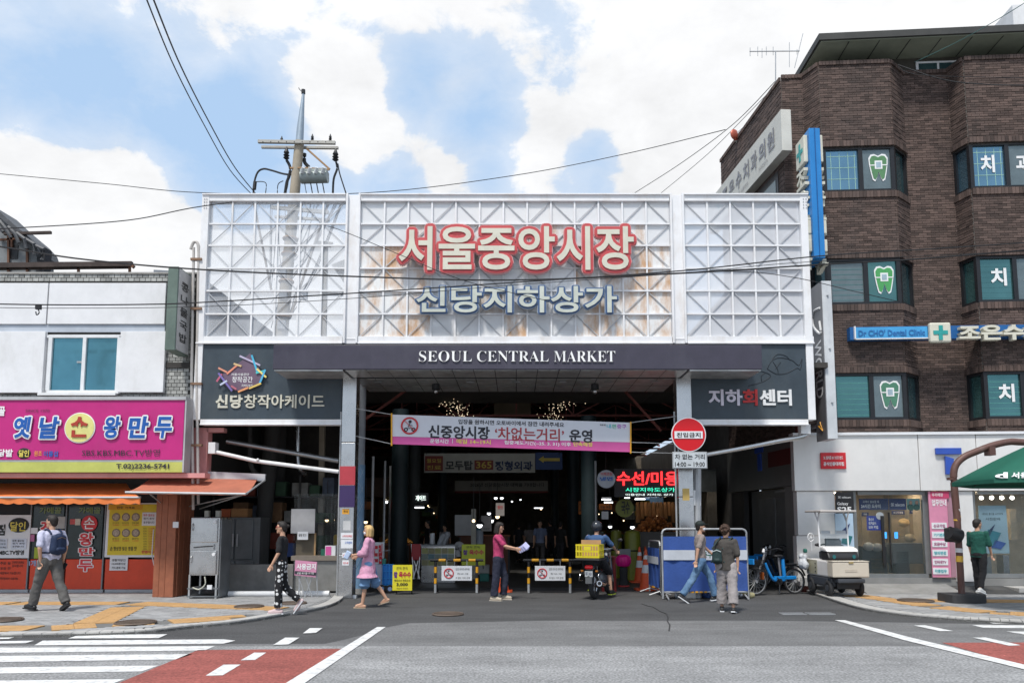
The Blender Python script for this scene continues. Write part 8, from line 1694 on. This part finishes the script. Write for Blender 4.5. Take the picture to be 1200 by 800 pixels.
# magenta lantern drum on black stand
g = PG(731, 687, 0); t = thing('lantern_stand', 'bright magenta ribbed drum on black post with red base', 'stand', (g.x, g.y, 0)); mg = mat('magenta_bright', (.65, .01, .22), .4, bump=0); prof = []
MB().lathe((g.x, g.y, .50), [(.06, 0), (.15, .03), (.185, .10), (.19, .18), (.17, .26), (.10, .31), (.03, .32)], 26).build('drum', mg, t, smooth=True)
mb = MB()
for k in range(16): a = k*math.pi/8; mb.tube([(g.x+math.cos(a)*r_, g.y+math.sin(a)*r_, z) for r_, z in ((.07, .51), (.155, .54), (.193, .62), (.196, .69), (.172, .76), (.09, .81))], .008, 5)
mb.build('rib', mg, t); MB().lathe((g.x, g.y, 0), [(.15, .0), (.15, .035), (.12, .04)], 22).build('base', mat('base_red', (.4, .03, .03), .5), t); MB().lathe((g.x, g.y, .04), [(.12, 0), (.10, .2), (.11, .40), (.09, .46)], 20).build('post', rubber, t)
bx('grey_box', 'dark grey box standing behind the magenta drum', 'box', (726, 643, 739, 655), PG(731, 684, 0).y+.5, .3, steel_dark)
st = thing('stool', 'red plastic stool beyond the motorcycle', 'stool', P3(713, 672, 19)); c = P3(713, 651, 18.8); MB().box(c.x-.16, c.x+.16, 18.65, 18.97, c.z-.03, c.z).build('seat', mat('stool_red', (.22, .03, .03), .4), st)
for a in (-.13, .13):
    for b in (-.12, .12): MB().bar((c.x+a*1.1, 18.81+b*1.1, 0), (c.x+a, 18.81+b, c.z-.03), .04).build('leg', mat('stool_red', (.22, .03, .03), .4), st)

# blue trolley, red-white panel behind the blonde woman
g = P3(453, 690, 18.3); t = thing('shopping_trolley', 'blue wheeled folding trolley with white cover beside the corn board', 'trolley', (g.x, 18.3, 0)); bmt = mat('trolley_blue', (.01, .15, .50), .4)
x0, zt_ = PY(449, 661, 18.3); x1, zb_ = PY(460, 685, 18.3); MB().box(x0, x1, 18.3, 18.6, zb_, zt_).build('basket', bmt, t, bevel=.02); mb = MB()
for k in range(4): x = x0+(x1-x0)*k/3; mb.bar((x, 18.285, zb_), (x, 18.285, zt_), .012)
for k in range(4): z = zb_+(zt_-zb_)*k/3; mb.bar((x0, 18.285, z), (x1, 18.285, z), .012)
mb.build('grid', mat('trolley_grid', (.02, .25, .65), .4), t)
for px in (447.5, 457): c = P3(px, 688, 18.25); MB().torus((c.x, 18.25, .10), (0, 1, 0), .075, .022, 22, 7).build('wheel', rubber, t, smooth=True); MB().cyl((c.x, 18.23, .10), (c.x, 18.27, .10), .05, n=14).build('hub', mat('hub_blue', (.25, .35, .6), .4), t)
MB().tube([(x0-.03, 18.6, .1), (x0-.06, 18.65, zt_+.30), (x0+.10, 18.65, zt_+.32)], .012, 6).build('handle', galv, t); MB().box(x0-.22, x0-.02, 18.35, 18.6, .12, zt_).build('cover', mat('cover_lilac', (.42, .42, .50), .7), t, bevel=.03); MB().box(x0-.03, x0+.06, 18.28, 18.4, zt_+.0, zt_+.14).build('green_pouch', mat('pouch_green', (.02, .14, .12), .6), t, bevel=.02)
t = thing('banner_stand', 'red and white upright panel behind the blonde woman', 'panel', P3(444, 665, 19.2)); MB().pb(F0, 437, 635, 450, 665, 19.2, .04).build('panel', signwhite, t); text(t, '드림', F0, 438, 637, 448, 661, 19.19, rt, off=.045)
bx('paper_bag', 'crumpled white paper by the foot of the left clad column', 'litter', (411, 697, 417, 702), 17.0, .15, signwhite, bevel=.02)
t = thing('folding_chairs', 'red folding chairs leaning in the left aisle', 'chairs', P3(488, 680, 20)); cr_ = mat('chair_red', (.28, .02, .025), .4)
t.name = 'folding_chair'
MB().pb(F0, 482, 637, 493, 656, 20, .05).build('backrest', cr_, t, bevel=.02)
for a in ((482, 637, 485, 678), (493, 637, 490, 678), (485, 656, 492, 678), (490, 656, 484, 678)): MB().tube([P3(a[0], a[1], 20.05), P3(a[2], a[3], 19.95)], .015, 6).build('leg', whitel, t)
bx('basket_teal', 'dark teal plastic crate on the floor beside the corn board', 'crate', (562, 672, 573, 681), 19.8, .3, mat('crate_teal', (.01, .10, .08), .5), bevel=.02)
bx('stone_counter', 'grey low stone counter behind the left barrier', 'counter', (543, 662, 573, 673), 20.2, .5, conc, bevel=.02)

# ---------------------------------------------------------------- no-entry sign on its pole
t = thing('no_entry_sign', 'round red no-entry sign with a car-free street plate below, on the right column', 'sign', P3(808, 700, 16.5)); Yn = 16.55
[MB().bar(P3(811, q, Yn+.03), P3(814, q, Yn+.42), .04).build('bracket', galv, t) for q in (500, 518, 540)]; c = P3(807, 509, Yn); MB().cyl(c, c+Vector((0, .03, 0)), .375, n=44).build('rim', signwhite, t); MB().cyl(c-Vector((0, .006, 0)), c-Vector((0, .001, 0)), .355, n=44).build('disc', mat('sign_red', (.58, .006, .012), .3, var=.03, bump=0), t)
MB().pb(F0, 790.5, 505, 823.5, 513.5, Yn-.02, .012).build('bar', signwhite, t); text(t, '진입금지', F0, 793, 506.5, 821, 512, Yn-.03, kt, off=.02)
MB().pb(F0, 788, 529, 829, 549, Yn-.005, .03).build('plate', mat('plate_rim', (.30, .31, .32), .4), t, bevel=.01); MB().pb(F0, 789.2, 530.2, 827.8, 547.8, Yn-.015, .008).build('plate_face', mat('plate_face', (.50, .53, .55), .4), t); text(t, '차 없는 거리', F0, 791, 531.8, 826, 538, Yn-.02, kt, off=.015); text(t, '14:00 ~ 19:00', F0, 791, 541, 826, 546.5, Yn-.02, kt, off=.015)
# ---------------------------------------------------------------- traffic signal mast, umbrella
g = PG(1127, 705, ZS); Ys = g.y; t = thing('signal_mast', 'brown curved traffic mast on a black rubber block at the right kerb', 'mast', (g.x, Ys, ZS)); brn = mat('mast_brown', (.12, .060, .050), .5, .1, var=.15, dirt=(.20, .16, .14), dscale=6, damt=.6)
Q = lambda px, py: P3(px, py, Ys); MB().tube([Q(1127.5, 703), Q(1122, 610)], .065, 14).build('shaft', brn, t, smooth=True)
MB().tube(clip([Q(1122, 610), Q(1118, 566), Q(1118, 551), Q(1122, 542), Q(1131, 534.5), Q(1145, 528.5), Q(1164, 521.5), Q(1183, 517.5), Q(1200, 518), Q(1260, 519), Q(1400, 521)], 6), .070, 14).build('arm', brn, t, smooth=True)
MB().pb(F0, 1160, 523, 1167, 533, Ys-.10, .2).build('clamp', brn, t); MB().pb(F0, 1112.5, 559, 1117, 562, Ys-.05, .1).build('bracket', brn, t)
MB().prismz([(g.x-.33, Ys-.26), (g.x-.28, Ys-.30), (g.x+.30, Ys-.30), (g.x+.35, Ys-.26), (g.x+.35, Ys+.3), (g.x-.33, Ys+.3)], ZS+.002, ZS+.17).build('base_block', mat('rubber_block', (.05, .05, .052), .85, var=.2, bump=.5), t, bevel=.015)
for py, h, m in ((604, 6, mat('ring_yellow', (.62, .38, .05), .5)), (642, 5, signwhite), (651, 7, mat('ring_yellow', (.62, .38, .05), .5)), (596, 3, signwhite)): 
    a = 1127.5-(703-py)*.0585; MB().cyl(Q(a, py+h), Q(a, py), .068, n=16).build('tape_ring', m, t)
sb_ = MB(); sb_.cyl(Q(1121, 628)+Vector((0, -.08, 0)), Q(1108, 623.5)+Vector((0, -.12, .0)), .15, .13, 16); sb_.build('pedestrian_button', black, t, smooth=True); MB().pb(F0, 1112, 618, 1125, 635, Ys-.12, .2).build('button_box', black, t, bevel=.03)
# umbrella
Yu = 14.0; apex = P3(1237, 508, Yu); rim_l = P3(1131, 571, Yu); Rr = apex.x-rim_l.x; rz = P3(1150, 560, Yu-.9).z; t = thing('parasol', 'dark green parasol with white lettering at the right edge', 'parasol', (apex.x, Yu, ZS)); gm_ = mat('parasol_green', (.012, .11, .072), .6, var=.1)
mb = MB(); seg = 8; vs = [apex]; 
for ring_ in range(1, 6):
    f = ring_/5
    for k in range(seg*4):
        a = 2*math.pi*k/(seg*4)+.39; sc2 = math.cos(math.pi/seg)/math.cos(((a-.39) % (2*math.pi/seg))-math.pi/seg); vs.append(Vector((apex.x+Rr*f*math.cos(a)*sc2, Yu+Rr*f*math.sin(a)*sc2, apex.z+(rz-apex.z)*(f**1.05)+.02*math.sin(math.pi*f))))
n = seg*4; fs = [(0, 1+k, 1+(k+1) % n) for k in range(n)]+[(1+r_*n+k, 1+(r_+1)*n+k, 1+(r_+1)*n+(k+1) % n, 1+r_*n+(k+1) % n) for r_ in range(4) for k in range(n)]; mb.add(vs, fs); o = mb.build('canopy', gm_, t, smooth=True); sd = o.modifiers.new('cloth', 'SOLIDIFY'); sd.thickness = .01
mb = MB(); rv = vs[-n:]; mb.add(rv+[v-Vector((0, 0, .07)) for v in rv], [(k, k+n, (k+1) % n+n, (k+1) % n) for k in range(n)]); mb.build('valance', gm_, t)
mb = MB()
for k in range(seg): a = .39+k*math.pi/4; mb.tube([apex-Vector((0, 0, .05)), Vector((apex.x+Rr*.97*math.cos(a), Yu+Rr*.97*math.sin(a), rz-.02))], .012, 5)
mb.build('rib', black, t); MB().cyl((apex.x, Yu, ZS), (apex.x, Yu, apex.z), .028, n=12).build('pole', galv, t); MB().cyl((apex.x, Yu, ZS), (apex.x, Yu, ZS+.12), .3, n=24).build('base', conc, t)
# lettering laid on the near cloth panel
pn = [v for v in rv]; 
tilt = math.atan2(apex.z-rz, Rr); Mu = Matrix.Translation(Vector((apex.x, Yu, apex.z))) @ Matrix.Rotation(R(-22.5), 4, 'Z')
def on_cloth(s, px0, px1, py0, py1, off):
    mb = MB(); vs_, fs_ = glyphs(s, off, 3); xs = [a for a, b in vs_]; ys2 = [b for a, b in vs_]; out = []
    for a, b in vs_:
        px = px0+(px1-px0)*(a-min(xs))/(max(xs)-min(xs)); py = py1+(py0-py1)*(b-min(ys2))/(max(ys2)-min(ys2)); r_ = ray(px, py)
        # meet the cone of the cloth
        best = None; ti = 12.0
        while ti < 17.5:
            p = EYE+r_*ti; a_ = math.atan2(p.y-Yu, p.x-apex.x); sc2 = math.cos(math.pi/seg)/math.cos(((a_-.39) % (2*math.pi/seg))-math.pi/seg); f = math.hypot(p.x-apex.x, p.y-Yu)/(Rr*sc2)
            if f <= 1.0 and p.z <= apex.z+(rz-apex.z)*(f**1.05)+.03: best = p; break
            ti += .02
        out.append((best or EYE+r_*14.2)-r_*.03)
    mb.add(out, fs_); mb.build('lettering', whitel, t)
on_cloth('d', 1166, 1181, 553, 560, .04); on_cloth('서울', 1185, 1206, 553, 560, .03)
# ---------------------------------------------------------------- overhead cables
def wire(pts, lab, r=.012, n=8, m=cable_m):
    P = clip([P3(a, b, y) for a, b, y in pts], n); o = solo('overhead_cable', lab, 'cable', MB().tube(P, r, 5), m); return o
wire([(150, -60, 8), (172, 0, 9.5), (205, 80, 12), (240, 148, 15), (270, 200, 17.5), (299, 232, 19.9)], 'left cable of the steep pair dropping from upper left to the pole', .011)
wire([(158, -60, 8.1), (180, 0, 9.6), (212, 78, 12.1), (246, 145, 15.1), (275, 196, 17.6), (303, 231, 20)], 'right cable of the steep pair dropping from upper left to the pole', .013)
wire([(-40, 200, 30), (120, 215, 28), (240, 226, 26), (430, 226, 26), (600, 206, 27), (730, 181, 28), (850, 152, 24)], 'thin high cable spanning the whole sky behind the frame', .014)
wire([(-60, 270, 14), (20, 267, 14.5), (150, 258, 15.3), (235, 242, 16), (340, 229, 19.8)], 'cable rising from left edge to the pole over the frame corner', .011)
wire([(-60, 284, 14.5), (0, 289, 15), (100, 304, 15.4), (240, 316, 15.6), (420, 324, 15.8), (600, 328, 15.8), (800, 320, 15.8), (960, 310, 15.8), (1080, 303, 15.7), (1300, 285, 15.2)], 'thick cable sagging across the frame between both sign lines', .018)
wire([(-60, 355, 15), (60, 357, 15.2), (170, 356.5, 15.4), (240, 354, 15.5), (420, 343, 15.6), (600, 331, 15.6), (800, 317, 15.6), (960, 300, 15.6), (1100, 291, 15.5), (1300, 278, 15.2)], 'cable crossing the frame just above the lower sign line', .014)
wire([(-60, 359, 15.1), (60, 361, 15.3), (240, 359, 15.5), (420, 349, 15.6), (600, 334, 15.7), (800, 320, 15.7), (960, 306, 15.6), (1300, 290, 15.4)], 'lower thin cable crossing the frame beside a thicker one', .007)
wire([(384, 265, 16.2), (405, 272, 16.2), (470, 299, 16.3), (545, 329, 16.3), (640, 352, 16.4)], 'thin cable slanting down across the first large letters', .008)
wire([(740, 322, 15.9), (860, 318, 15.9), (930, 325, 15.8), (1000, 341, 15.8), (1060, 355, 16.5)], 'thin cable dipping across right panes toward the brick wall', .008)
wire([(744, 226, 30), (800, 190, 27), (860, 145, 24), (908, 96, 21.2)], 'left of the cables rising to the brick building roof corner', .012)
wire([(775, 226, 30), (830, 180, 27), (880, 130, 24), (909, 100, 21.3)], 'right of the cables rising to the brick building roof corner', .010)
wire([(1072, 73, 18.4), (1130, 45, 17), (1200, 4, 15), (1260, -40, 13)], 'thin greenish cable leaving the top right corner', .008, m=mat('cable_green', (.08, .18, .17), .6))
wire([(1052, 76, 18.3), (1100, 92, 18), (1140, 98, 17.8), (1200, 100, 17.5), (1300, 96, 17)], 'black cable drooping along the top brick courses', .014)
wire([(1052, 78, 18.3), (1080, 88, 18), (1200, 91, 17.7), (1300, 88, 17)], 'upper thin cable along the top brick courses', .008)
t = thing('cable_clamp', 'small black clamp hanging on the left cable before the white panels', 'clamp', P3(44, 366, 15.2)); MB().pb(F0, 41, 357, 47, 362, 15.15, .06).build('body', black, t); MB().tube(clip([P3(44, 361, 15.18), P3(46, 366, 15.18), P3(43, 369, 15.18), P3(42, 365, 15.18)], 3), .012, 5).build('hook', black, t)
# the pole and cables on the near side of the street, mirrored in the upstairs window
t = thing('utility_pole', 'street pole mirrored in the left upstairs window', 'utility pole', (-23.2, -8, 0)); MB().cyl((-23.2, -8, 0), (-23.2, -8, 15.5), .26, .18, 14).build('shaft', poleconc, t)
for z, w_ in ((14.2, 1.4), (13.2, 1.2)): MB().box(-23.2-w_, -23.2+w_, -8.2, -8.05, z, z+.12).build('crossarm', woodarm, t)
m = MB()
for dx, z in ((-1.2, 14.35), (1.1, 14.3), (0, 11.2), (.2, 10.6)): m.tube(clip([(-60, -20, z-.6), (-23.2+dx, -8.1, z), (-5, -2.5, z-.9), (12, 1.5, z+1)], 8), .03, 5)
m.build('cable', cable_m, t)
